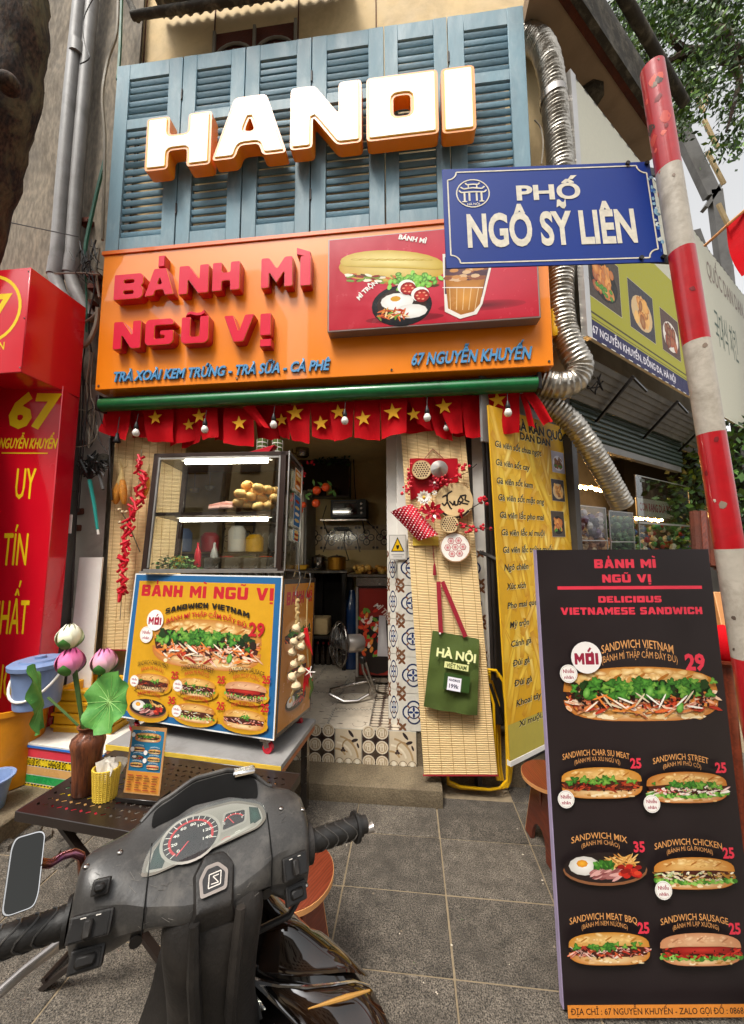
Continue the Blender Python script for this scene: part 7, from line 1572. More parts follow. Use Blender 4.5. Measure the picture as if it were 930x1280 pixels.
for i in range(46):
    s_ = rnd.uniform(stops[3], stops[-1]) if i > 12 else rnd.uniform(stops[-2]+.1, stops[-1]-.05); a_ = rnd.uniform(math.pi*.95, math.pi*2.05)*(1) ; n_ = 7; w_ = rnd.uniform(.003, .011)*(1.6 if i < 12 else 1); c0 = rnd.choice(['#d8584a', '#7a1016', '#5a4a40', '#c8b8a8', '#8a7868']) if i > 12 else rnd.choice(['#d8604e', '#c84a3e', '#4a3a34'])
    P = [(s_+w_*1.3*rnd.uniform(.5, 1.2)*math.sin(k*.9), a_+w_/rP*rnd.uniform(.5, 1.2)*math.cos(k*.9)) for k in range(n_)]
    q = rP+.0006; ch.col(c0); ch.add([ax_*s0+(e1*math.cos(t0)+e2*math.sin(t0))*q for s0, t0 in P]+[ax_*s_+(e1*math.cos(a_)+e2*math.sin(a_))*(q+.0004)], [(k, (k+1) % n_, n_) for k in range(n_)])
stuff(ch.build('paint_chips', M_['attr'], pl_))
SGF = fr(.132, 1.10, 2.488, 4, 4); SW, SH = .689, .385
ss = thing('street_sign', 'blue street name sign reading PHỐ NGÔ SỸ LIÊN with a white gate emblem', 'street sign', SGF)
MB().box((0, 0, 0), (SW, .004, SH)).build('plate', M_['signblue'], ss, bev=.0015)
m = MB('#d8d2c4'); m.y = -.0012; wc = '#d2cab8'; e, c = .017, .03
b0 = [(e, e+c), (e, SH-e-c)]; segs = [((e+c, e), (SW-e-c, e)), ((e+c, SH-e), (SW-e-c, SH-e)), ((e, e+c), (e, SH-e-c)), ((SW-e, e+c), (SW-e, SH-e-c))]
for a_, b_ in segs: m.line([a_, b_], .0045, wc)
for (cx, cz2, a0) in ((e, e, 0), (SW-e, e, math.pi/2), (SW-e, SH-e, math.pi), (e, SH-e, 1.5*math.pi)): m.ring(cx, cz2, c+.002, .0045, wc, 8, a0=a0, a1=a0+math.pi/2)
def st2(t, x0, x1, z0, z1, **k): m.text(t, (x0+x1)/2, z0, z1-z0, wc, w=x1-x0, res=4, **k)
PSg = lambda px, py: (lambda q: (q.x, q.z))(SGF.inverted() @ at(px, py, pl=(SGF.translation, SGF.to_3x3() @ Vector((0, 1, 0)))))
a_, b_, c_ = PSg(646, 250), PSg(726, 248), PSg(680, 231); st2('PHỐ', a_[0], b_[0], (a_[1]+b_[1])/2, c_[1], bold=.045)
a_, b_, c_ = PSg(585, 309), PSg(797, 301), PSg(690, 264); st2('NGÔ SỸ LIÊN', a_[0], b_[0], (a_[1]+b_[1])/2, c_[1], bold=.047)
ex, ez = PSg(591, 242); r_ = .056; m.ring(ex, ez, r_, .004, wc, 30)
for s in (-1, 1):
    m.line([(ex+s*.012, ez-.03), (ex+s*.012, ez+.002)], .006, wc); m.line([(ex+s*.028, ez-.03), (ex+s*.028, ez+.004)], .006, wc); m.line([(ex, ez+.022), (ex+s*.03, ez+.018), (ex+s*.04, ez+.026)], .005, wc); m.line([(ex, ez+.006), (ex+s*.038, ez+.004), (ex+s*.046, ez+.012)], .005, wc); m.line([(ex, ez+.036), (ex+s*.018, ez+.034), (ex+s*.024, ez+.041)], .005, wc); m.line([(ex+s*.014, ez+.018), (ex+s*.014, ez+.034)], .004, wc)
m.text('HÀ NỘI', ex, ez-.047, .009, wc, w=.04, bold=.02); m.line([(ex-.02, ez-.032), (ex-.036, ez-.032)], .004, wc); m.line([(ex+.02, ez-.032), (ex+.036, ez-.032)], .004, wc)
for i in range(24): z = rnd.uniform(.04, SH-.06); x = SW-rnd.uniform(.0, .014); m.ell(x, z, rnd.uniform(.002, .008), rnd.uniform(.003, .01), rnd.choice(['#8ab0c8', '#c8d0d0', '#3a6ab0']), n=5)
m.build('lettering', mat('reflective', None, .5, var=.15, scale=40, bump=.05), ss)
for px, py in ((784, 205), (808, 205), (801, 323), (828, 322)):
    x, z = PSg(px, py); MB().tube([(x, -.006, z), (x, .002, z)], .007, 10).build('bolt', M_['darkmetal'], ss)
MB().bar((SW-.06, .006, SH-.015), (SW+.1, .03, SH-.03), .03, .006, (0, 1, 0)).build('mounting_strap', M_['darkmetal'], ss); MB().bar((SW-.04, .006, .02), (SW+.1, .03, .03), .03, .006, (0, 1, 0)).build('mounting_strap', M_['darkmetal'], ss)
# ---------------------------------------------------------------- far right: flag, steel frame, tree, planks
fl = thing('street_flag', 'plain red flag on a thin stick at the right edge', 'flag', TR(0, 0, 0)); P4 = [at(908, 280, y=2.2), at(960, 240, y=2.2), at(975, 330, y=2.2), at(928, 345, y=2.2)]; G = []
for a_ in range(9): G.append([P4[0]*(1-u)*(1-v)+P4[1]*u*(1-v)+P4[2]*u*v+P4[3]*(1-u)*v+Vector((0, .03*math.sin(u*9+v*3), 0)) for v in [q/8 for q in range(9)] for u in [a_/8]])
MB().grid(G).build('cloth', M_['flag'], fl); MB().tube([at(880, 308, y=2.3), at(912, 279, y=2.2), at(960, 238, y=2.15)], .008, 6).build('stick', M_['woodedge'], fl)
sf = thing('balcony_frame', 'grey steel frame with cream slats jutting out under the tree', 'steel frame', TR(0, 0, 0)); Y = 5.5
fm = MB()
for P, w_ in ((((845, 150), (890, 245)), .2), (((893, 240), (905, 335)), .16), (((880, 262), (900, 232)), .05), (((868, 290), (905, 390)), .1)): fm.bar(at(*P[0], y=Y), at(*P[1], y=Y), w_, .1, (0, 1, 0))
q_ = at(905, 335, y=Y); fm.bar(q_, (q_.x, q_.y, -.05), .16, .12, (0, 1, 0)); fm.build('beam', M_['rollergrey'], sf)
for P in (((868, 88), (885, 130)), ((880, 150), (897, 185)), ((884, 190), (905, 230)), ((898, 255), (912, 285)), ((860, 100), (880, 140))): MB().bar(at(*P[0], y=Y-.3), at(*P[1], y=Y-.3), .05, .03, (0, 1, 0)).build('slat', M_['cream'], sf)
# tree crown at the upper right: limbs and many small leaves
tcr = thing('tree', 'leafy green street tree with dark limbs overhanging the upper right corner', 'tree', TR(4.2, 4.6, 0)); T0 = Vector((4.2, 4.6, 0)); Y = 4.2
def br(P, r, yy=Y): return [at(*p, y=yy+rnd.uniform(-.15, .15))-T0 for p in P], r
limbs = [([(980, 60), (910, 68), (860, 68), (820, 85), (795, 80)], [.12, .09, .07, .04, .02]), ([(905, -30), (893, 20), (905, 50), (912, 68)], [.1, .09, .08, .07]), ([(860, 68), (835, 45), (800, 40), (775, 20)], [.05, .035, .025, .012]), ([(912, 68), (925, 100), (915, 140), (908, 165)], [.05, .03, .02, .01]),
         ([(893, 20), (860, 10), (820, -10)], [.05, .03, .02]), ([(870, 70), (862, 100), (850, 130), (838, 150)], [.03, .02, .014, .008])]
b = MB(); seg = []
for P, r in limbs:
    q, r = br(P, r); b.tube(q, r, 8); seg.append(q)
b.tube([at(980, 60, y=Y)-T0, Vector((.6, .2, 4.5)), Vector((.2, .1, 2)), Vector((0, 0, -.05))], [.13, .17, .2, .26], 14)
b.build('trunk', M_['bark'], tcr)
cl = []
for px, py, sx, sy, n in ((800, 30, 22, 18, 11), (850, 30, 28, 20, 16), (900, 20, 25, 22, 14), (775, 10, 12, 12, 6), (820, 100, 20, 18, 11), (850, 120, 20, 18, 13), (835, 160, 14, 12, 7), (890, 100, 18, 16, 6), (800, 62, 18, 10, 7), (915, 130, 10, 10, 4), (925, 170, 8, 8, 4), (905, 180, 7, 5, 2), (925, 110, 10, 20, 4), (870, 60, 30, 30, 10), (930, 40, 20, 25, 9), (960, 90, 20, 40, 10), (860, -40, 60, 30, 20), (940, -30, 40, 30, 10)):
    for i in range(n): cl.append((at(px+rnd.gauss(0, sx*.6), py+rnd.gauss(0, sy*.6), y=Y+rnd.uniform(-.7, .9))-T0, .09))
b = MB('#3c5c1c')
for c, s in cl:
    tw_ = Vector((rnd.gauss(0, 1), rnd.gauss(0, 1), rnd.gauss(-.2, .6))).normalized()
    for i in range(60):
        p = c+Vector((rnd.gauss(0, s), rnd.gauss(0, s), rnd.gauss(0, s*.8))); L_ = rnd.uniform(.05, .085); d_ = (tw_+Vector((rnd.gauss(0, .7), rnd.gauss(0, .7), rnd.gauss(-.1, .6)))).normalized()*L_; sd_ = d_.cross(Vector((rnd.gauss(0, 1), rnd.gauss(0, 1), rnd.gauss(0, 1)))).normalized()*L_*.2
        b.col(rnd.choice(['#2f4a1a', '#42641f', '#557a2c', '#6e9236', '#3a5220', '#263c16'])); b.add([p, p+d_*.5+sd_, p+d_, p+d_*.5-sd_], [(0, 1, 2, 3)])
b.build('crown', M_['leafy'], tcr)
hdg = MB('#2c4a1c')
for i in range(1600):
    p = at(rnd.uniform(838, 945), rnd.uniform(525, 700), y=rnd.uniform(4.3, 5.6)); L_ = rnd.uniform(.05, .12); d_ = Vector((rnd.gauss(0, 1), rnd.gauss(0, 1), rnd.gauss(0, 1))).normalized()*L_; s_ = d_.cross(Vector((rnd.gauss(0, 1), rnd.gauss(0, 1), rnd.gauss(0, 1)))).normalized()*L_*.35
    hdg.col(rnd.choice(['#2a4418', '#3c5c20', '#547a2c', '#1c3010'])); hdg.add([p, p+d_*.5+s_, p+d_, p+d_*.5-s_], [(0, 1, 2, 3)])
tag(hdg.build('shrub', M_['leafy']), 'dark leafy shrub in the shade behind the striped pole', 'shrub')
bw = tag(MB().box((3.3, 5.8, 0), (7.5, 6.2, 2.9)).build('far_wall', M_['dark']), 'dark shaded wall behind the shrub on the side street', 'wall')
Y = 2.0
for i, (a_, b_, c_, lab) in enumerate((((896, 740), (934, 900), 'woodedge', 'light wooden plank leaning low behind the striped pole'), ((905, 800), (944, 905), 'woodred', 'reddish wooden plank leaning behind the menu board edge'))):
    pa_, pb_ = at(*a_, y=Y+.1*i), at(*b_, y=Y-.1); pb_ = pa_+(pb_-pa_)*(pa_.z/(pa_.z-pb_.z))
    tag(MB().bar(pa_, pb_, .05, .03).build('plank', M_[c_], bev=.003), lab, 'plank')
pq = at(905, 805, y=1.9); tag(MB().lathe([(.13, 0), (.12, .03), (.03, .05), (.025, pq.z-.1), (.06, pq.z-.08), (.06, pq.z-.07)], 14).build('round_stand', M_['woodred'], M=TR(pq.x, pq.y, 0)), 'slim wooden stand under the red cloth behind the menu board', 'stand')
o = MB('#c01828').ball(at(905, 805, y=1.9), (.07, .05, .09), 12); tag(o.build('red_cloth', M_['flag']), 'bunched red cloth between the menu board and the striped pole', 'cloth')
for i in range(5):
    p = at(868+i*9, 640, y=3.3); tag(MB().tube([p, at(872+i*9, 700+4*i, y=3.2)], .035, 8).build('rolled_mat', M_['woodred'] if i % 2 else M_['brick']), 'dark red rolled goods standing behind the striped pole, '+['furthest left', 'second from the left', 'in the middle', 'second from the right', 'furthest right'][i], 'roll', 'rolled goods behind the pole')
# ---------------------------------------------------------------- the other side of the street (behind the photographer, seen only in reflections)
for i, (x, w_, h, c_, lab) in enumerate(((-21, 7.6, 14, 'street', 'pale street house across the road, far left behind the photographer'), (-10.6, 3.6, 15, 'plaster', 'tall narrow grey street house across the road behind the photographer'), (-6.6, 1.9, 9, 'cream', 'low cream street house across the road behind the photographer'), (-4.6, 6.5, 15.5, 'oldwall', 'tall dark street house across the road, in the middle behind the photographer'), (2.2, 9, 12.5, 'street', 'wide pale street house across the road, right one behind the photographer'))):
    t = thing('street_house', lab, 'building', TR(x, -11, 0)); MB().box((0, -4, 0), (w_, 0, h)).build('wall', M_[c_], t)
    wm = MB().box((0, .005, 0), (.9, .05, 1.4)).mesh('window')
    for a_ in range(int(w_/1.6)):
        for k in range(int(h/3)): link('window', wm, M_['dark'], t, TR(.4+a_*1.6, 0, 1.2+k*3))
# ---------------------------------------------------------------- scooter
HF = TR(-.372, .70, .992) @ RZ(32.5) @ RY(3)
sco = thing('scooter', 'dusty black motor scooter in the foreground with its grey dashboard and left mirror', 'scooter', HF)
KS = [  # X, ten (Y,Z) points: rear bottom, rear mid, rear top, dash low, dash high, crest in, crest out, front, front bottom, bottom
 (-.213, [(-.03,-.03),(-.042,.0),(-.035,.04),(-.012,.064),(.0,.07),(.014,.074),(.03,.07),(.05,.03),(.04,-.02),(.0,-.04)]),
 (-.19, [(-.04,-.048),(-.058,-.005),(-.048,.048),(-.016,.076),(.0,.082),(.016,.086),(.036,.08),(.06,.03),(.045,-.03),(.0,-.055)]),
 (-.145, [(-.045,-.04),(-.066,.0),(-.058,.044),(-.026,.07),(.008,.084),(.028,.09),(.046,.084),(.07,.03),(.05,-.03),(.0,-.05)]),
 (-.10, [(-.05,-.015),(-.082,.008),(-.074,.036),(-.046,.052),(.034,.09),(.058,.114),(.072,.112),(.1,.05),(.07,-.02),(.0,-.03)]),
 (-.04, [(-.05,-.03),(-.094,.0),(-.085,.026),(-.054,.042),(.05,.092),(.078,.132),(.094,.13),(.125,.05),(.08,-.03),(.0,-.045)]),
 (.02, [(-.05,-.03),(-.094,.0),(-.085,.026),(-.054,.042),(.05,.092),(.08,.134),(.096,.132),(.128,.05),(.08,-.03),(.0,-.045)]),
 (.07, [(-.05,-.015),(-.082,.004),(-.072,.034),(-.044,.05),(.042,.09),(.07,.12),(.086,.118),(.11,.04),(.07,-.02),(.0,-.03)]),
 (.105, [(-.045,-.045),(-.066,-.01),(-.054,.042),(-.02,.066),(.012,.082),(.05,.098),(.066,.094),(.08,.02),(.055,-.04),(.0,-.06)]),
 (.145, [(-.045,-.08),(-.06,-.03),(-.048,.038),(-.016,.068),(.006,.08),(.04,.09),(.058,.084),(.068,.01),(.05,-.06),(.0,-.09)]),
 (.178, [(-.035,-.07),(-.045,-.03),(-.04,.03),(-.014,.054),(.002,.064),(.03,.07),(.046,.064),(.055,.0),(.04,-.05),(.0,-.075)]),
]
def lerpK(x):
    for i in range(len(KS)-1):
        a, b = KS[i], KS[i+1]
        if x <= b[0] or i == len(KS)-2:
            t = (x-a[0])/(b[0]-a[0]); t = max(0, min(1, t)); t = t*t*(3-2*t)*.5+t*.5; return [(p[0]*(1-t)+q[0]*t, p[1]*(1-t)+q[1]*t) for p, q in zip(a[1], b[1])]
b = MB(); secs = []; n = 25
for i in range(n):
    x = -.213+.391*i/(n-1); secs.append([(x, p[0], p[1]) for p in lerpK(x)])
vs = [p for s in secs for p in s]; fs = [(i*10+j, i*10+(j+1) % 10, (i+1)*10+(j+1) % 10, (i+1)*10+j) for i in range(n-1) for j in range(10)]
b.add(vs, fs+[tuple(range(10))[::-1], tuple((n-1)*10+j for j in range(10))]); 
hc = b.build('handlebar_cover', M_['plasticgrey'], sco, sub=1)
def ridge(x): return [Vector((x, p[0], p[1])) for p in lerpK(x)]
MB().tube([ridge(-.13+.24*i/24)[5]+Vector((0, .004, -.002)) for i in range(25)], .0045, 8).build('visor_edge', M_['plasticgrey'], sco)
for x in (-.108, .092):
    K = ridge(x); MB().tube([K[k].lerp(K[k+1], t)+Vector((0, -.0005, .0005)) for k in (1, 2, 3) for t in (0, .33, .66)], .0012, 5).build('panel_seam', M_['matteblack'], sco)
for x, k in ((-.2, 4), (-.155, 4), (.12, 4), (.165, 4), (.165, 1)):
    K = ridge(x); p = K[k].lerp(K[k-1], .2); MB().ball(p, (.005, .005, .003), 10).build('screw', M_['steel'], sco)
b = MB('#625d56')
for i in range(60):   # scratches
    x = rnd.uniform(-.2, .165); K = ridge(x); k = rnd.choice((1, 2, 3)); t = rnd.random(); p = K[k].lerp(K[k+1], t); K2 = ridge(x+rnd.uniform(-.012, .012)); q = K2[k].lerp(K2[k+1], min(1, max(0, t+rnd.uniform(-.2, .2)))); b.tube([p+Vector((0, -.0004, .0006)), q+Vector((0, -.0004, .0006))], .00022, 3)
stuff(b.build('scratches', M_['attr'], sco))
# instrument panel plane: from dash low to dash high
def dashpt(x, u, off=.0):
    K = lerpK(x); lo, hi = Vector((x, K[3][0], K[3][1])), Vector((x, K[4][0], K[4][1])); d_ = (hi-lo).normalized(); nrm = Vector((0, -d_.z, d_.y)); return lo.lerp(hi, u)+nrm*off
ctr = dashpt(-.012, .52, .006); dd = (dashpt(-.005, 1)-dashpt(-.005, 0)).normalized(); DM = Matrix((Vector((1, 0, 0)), -Vector((0, -dd.z, dd.y)), dd)).transposed().to_4x4(); DM.translation = ctr
# dark liner between dash and visor
G = []
for i in range(21):
    x = -.112+.19*i/20; K = lerpK(x); hi = Vector((x, K[4][0], K[4][1])); cr = Vector((x, K[5][0], K[5][1])); mid = hi.lerp(cr, .5); G.append([hi+Vector((0, -.006, .002)), mid+Vector((0, -.008, 0)), cr+Vector((0, -.006, -.004))])
MB().grid(G).build('visor_lining', M_['matteblack'], sco, sub=1)
dash = MB('#191615')
ol = [(-.135, -.05), (-.11, -.056), (.105, -.03), (.125, -.012), (.12, .03), (.06, .068), (-.02, .072), (-.08, .05), (-.125, .0)]
m = MB('#1c1917'); m.y = -.0005; m.prism(rounded(ol, .02), 0, .012)
m.y = -.0015; m.poly(rounded(ol, .02), '#6f675f', '#8d857c'); m.poly(rounded([(p[0]*.93, p[1]*.9) for p in ol], .02), '#9a938c', '#7d766f')
m.poly([(-.12, -.04), (-.095, -.046), (-.08, .0), (-.098, .022), (-.112, .0)], '#1a2a26', '#24403a'); m.poly([(.085, -.02), (.112, -.008), (.108, .026), (.088, .036)], '#1a302a', '#24483e')
gx, gz = -.04, .003; m.ell(gx, gz, .062, .06, '#a39c95', '#8a837c', n=30); m.ell(gx, gz, .056, .054, '#2a2022', '#1a1416', n=30); m.ring(gx, gz, .046, .005, '#c22a30', 28, a0=-.4, a1=3.9)
for k in range(17):
    a_ = -.35+4.2*k/16; r1 = .054; r0 = .046 if k % 2 else .043; m.line([(gx+r0*math.cos(a_), gz+r0*math.sin(a_)), (gx+r1*math.cos(a_), gz+r1*math.sin(a_))], .0014, '#e8e2dc')
for k, s_ in enumerate(('140', '120', '100', '80', '60', '40', '20', '0')): a_ = -.35+4.2*k/7; m.text(s_, gx+.034*math.cos(a_), gz+.034*math.sin(a_)-.004, .007, '#e6dfda', w=.006*len(s_), bold=.03)
m.line([(gx, gz), (gx-.03, gz-.034)], .0022, '#d8404a'); m.ell(gx, gz, .009, .009, '#141112', n=12)
m.poly(rounded([(.018, -.012), (.078, -.004), (.084, .036), (.03, .042)], .008), '#9c958f'); m.poly(rounded([(.024, -.006), (.073, .0), (.078, .032), (.034, .036)], .006), '#231c1e', '#2e2426')
m.ring(.05, .004, .026, .003, '#c22a30', 12, a0=.5, a1=2.6); m.text('E', .03, .008, .006, '#e6dfda'); m.text('F', .07, .01, .006, '#e6dfda'); m.line([(.05, .004), (.038, .026)], .0016, '#e0484e')
for k in range(6): a_ = .5+2.1*k/5; m.line([(.05+.024*math.cos(a_), .004+.024*math.sin(a_)), (.05+.028*math.cos(a_), .004+.028*math.sin(a_))], .0011, '#e8e2dc')
m.poly([(.0, -.043), (.1, -.02), (.092, -.012), (.0, -.034)], '#8d867f', '#c9c2ba'); m.line([(.02, -.03), (.03, -.026), (.04, -.028)], .0012, '#d8404a'); m.line([(.05, -.022), (.062, -.02)], .0012, '#e8e2dc')
dsh = m.build('instrument_panel', M_['printgloss'], sco, M=DM @ RY(-3) @ SC(.82, 1, .65))
MB().prism(rounded([(p[0]*.99, p[1]*.99) for p in ol], .02), -.010, -.0095).build('dash_cover', M_['glass'], dsh)
# centre badge block over the panel's lower edge
cbm = MB().add([(-.034, -.100, .022), (.02, -.100, .022), (.024, -.062, .056), (.008, -.044, .066), (-.022, -.044, .066), (-.037, -.064, .054), (-.042, -.095, -.01), (.028, -.095, -.01), (.032, -.03, .02), (.01, -.01, .04), (-.028, -.01, .04), (-.046, -.03, .02)],
    [(0, 1, 2, 3, 4, 5), (1, 0, 6, 7), (2, 1, 7, 8), (3, 2, 8, 9), (4, 3, 9, 10), (5, 4, 10, 11), (0, 5, 11, 6)]).build('centre_block', M_['plasticdark'], sco, bev=.006, seg=2)
BM = TR(-.007, -.0775, .046) @ RX(-90+34) @ SC(.72, 1, .72) 
m = MB('#2a2624'); m.y = -.001; m.poly(rounded([(-.03, -.024), (.026, -.02), (.03, .014), (.008, .034), (-.02, .032), (-.034, .01)], .006), '#8a8079', '#4a4340'); m.poly(rounded([(-.024, -.018), (.02, -.014), (.023, .011), (.006, .027), (-.016, .025), (-.027, .007)], .004), '#151211', '#2c2624')
m.line([(-.014, -.01), (.012, -.008), (.014, .016), (-.012, .014), (-.014, -.01)], .002, '#c8c0b6'); m.line([(-.008, -.004), (.008, -.004), (-.004, .009), (.009, .01)], .0018, '#c8c0b6'); m.build('badge', M_['printgloss'], cbm, M=BM)
# lower rear shroud and column
def loop(cx, cy, z, rx, ry, n=16, p=2.6): return [(cx+rx*math.copysign(abs(math.cos(a))**(2/p), math.cos(a)), cy+ry*math.copysign(abs(math.sin(a))**(2/p), math.sin(a)), z) for a in [2*math.pi*k/n for k in range(n)]]
def loft(L, nm, m_, parent=sco, sub=1, M=None, cap=True):
    n = len(L[0]); vs = [p for l in L for p in l]; fs = [(i*n+j, i*n+(j+1) % n, (i+1)*n+(j+1) % n, (i+1)*n+j) for i in range(len(L)-1) for j in range(n)]
    if cap: fs += [tuple(range(n))[::-1], tuple((len(L)-1)*n+j for j in range(n))]
    return MB().add(vs, fs).build(nm, M_[m_] if isinstance(m_, str) else m_, parent, sub=sub, M=M)
loft([loop(.0, -.05, .035, .07, .025), loop(.0, -.06, -.01, .085, .035), loop(.0, -.062, -.05, .08, .045), loop(.005, -.05, -.11, .072, .055), loop(.01, -.04, -.17, .07, .06), loop(.02, -.02, -.24, .075, .07), loop(.03, .01, -.33, .09, .08), loop(.04, .05, -.44, .1, .09)], 'column_shroud', 'plasticdark')
# raised ribs on the shroud
for s in (-1, 1): MB().tube([(s*.035, -.1, .01), (s*.03, -.112, -.06), (s*.025+.005, -.108, -.13), (s*.03+.01, -.096, -.2)], [.008, .01, .01, .006], 8).build('shroud_rib', M_['plasticdark'], sco)
# grips
def grip(s, x0, nm):
    g = MB(); x1 = x0+s*.125; N = 26
    g.tube([(x0+s*.125*i/N, 0, 0) for i in range(N+1)], [.0195+(.0012 if i % 2 else 0) if 3 < i < 23 else .021 for i in range(N+1)], 20)
    o = g.build('grip', M_['rubber'], sco, M=TR(0, -.0, 0) @ RZ(0))
    MB().tube([(x0, 0, 0), (x0+s*.006, 0, 0)], .031, 24).build('flange', M_['rubber'], o); MB().tube([(x1-s*.016, 0, 0), (x1-s*.010, 0, 0)], .029, 24).build('flange', M_['rubber'], o)
    MB().tube([(x1-s*.01, 0, 0), (x1+s*.012, 0, 0)], .017, 18).build('bar_end', M_['plasticdark'], o)
    b = MB()
    for k in range(4): b.tube([(x0+s*(.03+.022*k)+s*.012*math.cos(a_*2), .0205*math.cos(a_), .0205*math.sin(a_)) for a_ in [math.pi*.3+math.pi*1.2*q/10 for q in range(11)]], .0016, 5)
    b.build('grip_ridge', M_['plasticgrey'], o); return o
grip(1, .178, 'r'); grip(-1, -.213, 'l')
MB().tube([(.173, 0, 0), (.185, 0, 0)], .036, 24).build('throttle_collar', M_['plasticdark'], sco)
# levers
MB().tube([(.14, .05, -.03), (.19, .075, -.035), (.27, .05, -.045), (.335, .04, -.045), (.355, .038, -.042)], [.009, .008, .007, .007, .011], 10).build('brake_lever', M_['silver'], sco)
lv = MB().tube([(-.19, .0, -.03), (-.22, .03, -.05), (-.27, .035, -.08), (-.315, .02, -.10), (-.325, .015, -.105)], [.012, .009, .008, .008, .012], 10).build('brake_lever', M_['silver'], sco); MB().tube([(-.318, .018, -.103), (-.322, .012, -.13)], [.011, .009], 8).build('lever_tip', M_['black'], lv)
MB().tube([(.165, .0, -.06), (.18, .01, -.10), (.15, .0, -.125), (.09, -.01, -.12), (.06, 0, -.14)], .006, 8).build('throttle_cable', M_['black'], sco)
# switches on the rear faces of the wings
def sw(x, y, z, w_, h_, kind, ax=0):
    K = RX(90-58); M = TR(x, y, z) @ RZ(ax) @ RX(-32)
    o = MB().box((-w_/2, -.004, -h_/2), (w_/2, .01, h_/2)).build('switch', M_['plasticdark'], sco, bev=.003, seg=2, M=M)
    MB().box((-w_/2+.004, -.0055, -h_/2+.003), (w_/2-.004, -.0035, h_/2-.003)).build('switch_well', M_['black'], o)
    if kind == 'slide': MB().box((-.007, -.014, -h_*.38), (.004, -.005, h_*.3)).build('slider', M_['plasticdark'], o, bev=.002)
    else: MB().box((-w_*.3, -.012, -h_*.26), (w_*.3, -.005, h_*.26)).build('button', M_['black'], o, bev=.003)
    if kind in ('rock', 'slide'): m = MB('#cfc8be'); m.y = -.0062; m.line([(-w_*.25, h_*.36), (-w_*.12, h_*.36)], .0012, '#cfc8be'); m.line([(w_*.1, h_*.36), (w_*.22, h_*.36)], .0012, '#cfc8be'); m.build('switch_mark', M_['print'], o)
    return o
sw(.137, -.060, .012, .048, .034, 'slide', 6); sw(.142, -.060, -.036, .04, .028, 'push', 6)
sw(-.172, -.045, .068, .024, .02, 'push', -6); sw(-.178, -.060, .028, .056, .03, 'slide', -6); sw(-.178, -.060, -.016, .044, .026, 'push', -6)
for x in (.085, -.115): MB().tube([(x, -.068, -.012), (x, -.05, -.012)], .009, 10).build('screw_hole', M_['black'], sco)
# small lock plate at the crest
MB().box((.03, .06, .124), (.075, .082, .134)).build('latch', M_['chrome'], sco, bev=.003, M=Matrix.Identity(4))
# mirror on its stalk
mc = at(31, 1088, z=1.10); hi = HF.inverted()
def L2(p): return hi @ Vector(p)
mL = L2(mc); view = (hi.to_3x3() @ (CAM-mc)).normalized()
zv = Vector((0, 0, 1)); xv = zv.cross(view).normalized()*1; yv = -view; zv = xv.cross(yv); MMx = Matrix((xv, yv, zv)).transposed().to_4x4(); MMx.translation = mL
upx = (at(29, 1040, d=(mc-CAM).length)-mc); kk = CF.dot(mc-CAM)/450*.76
if (HF.to_3x3() @ xv).dot(CR) < 0: MMx = MMx @ RZ(180)
P = rounded([(-21*kk, -50*kk), (18*kk, -53*kk), (22*kk, -38*kk), (21*kk, 48*kk), (-18*kk, 50*kk), (-22*kk, 38*kk)], .012, 5)
mir = MB().prism(P, 0, .022).build('mirror_housing', M_['black'], sco, bev=.004, seg=2, M=MMx @ RZ(0) @ RX(0))
MB().prism([(x*.97, z*.975) for x, z in P], -.003, .001).build('mirror_rim', M_['chrome'], mir); MB().prism([(x*.9, z*.945) for x, z in P], -.0055, -.0031).build('mirror_glass', M_['mirror'], mir, M=TR(0, -.004, 0) @ RX(4) @ RZ(3))
sp = [L2(at(50, 1079, z=1.10)), L2(at(62, 1080, z=1.09)), L2(at(78, 1070, z=1.085)), L2(at(92, 1066, z=1.08)), L2(at(101, 1070, z=1.07)), L2(at(103, 1090, z=1.03))]
MB().tube(sp, .0065, 10).build('mirror_stalk', M_['copper'], sco)
# body: inner leg shield and glossy front cowl, points given in world space
def Wp(px, py, z): return L2(at(px, py, z=z))
rows = [  # inner -> outer contours running from the top of the cowl to the bottom of the frame
 [(318, 1128, .86), (311, 1165, .82), (303, 1196, .79), (300, 1212, .77), (330, 1260, .73), (372, 1310, .69), (430, 1400, .62)],
 [(326, 1120, .865), (330, 1160, .835), (318, 1195, .80), (313, 1217, .78), (352, 1262, .745), (400, 1315, .70), (460, 1400, .62)],
 [(338, 1116, .86), (362, 1160, .835), (366, 1200, .80), (376, 1230, .775), (402, 1265, .745), (446, 1320, .69), (496, 1400, .60)],
 [(347, 1119, .84), (385, 1160, .81), (418, 1192, .78), (436, 1222, .75), (452, 1262, .72), (480, 1320, .66), (522, 1400, .57)],
 [(352, 1126, .79), (396, 1163, .75), (445, 1204, .70), (472, 1232, .67), (494, 1268, .64), (515, 1320, .58), (548, 1400, .50)],
 [(340, 1135, .70), (380, 1180, .62), (425, 1225, .56), (450, 1260, .52), (470, 1300, .5), (490, 1350, .45), (520, 1400, .4)],
]
G = [[Wp(*p) for p in r_] for r_ in rows]
MB().grid(G).build('front_cowl', M_['blackgloss'], sco, sub=2)
def cow(u, v, off=0):
    u = max(0, min(len(G)-1.001, u)); v = max(0, min(len(G[0])-1.001, v)); i, j = int(u), int(v); a, b_ = u-i, v-j
    p = (G[i][j]*(1-a)+G[i+1][j]*a)*(1-b_)+(G[i][j+1]*(1-a)+G[i+1][j+1]*a)*b_
    n_ = (G[i+1][j]-G[i][j]).cross(G[i][j+1]-G[i][j]).normalized(); c_ = hi @ CAM
    if n_.dot(c_-p) < 0: n_ = -n_
    return p+n_*off
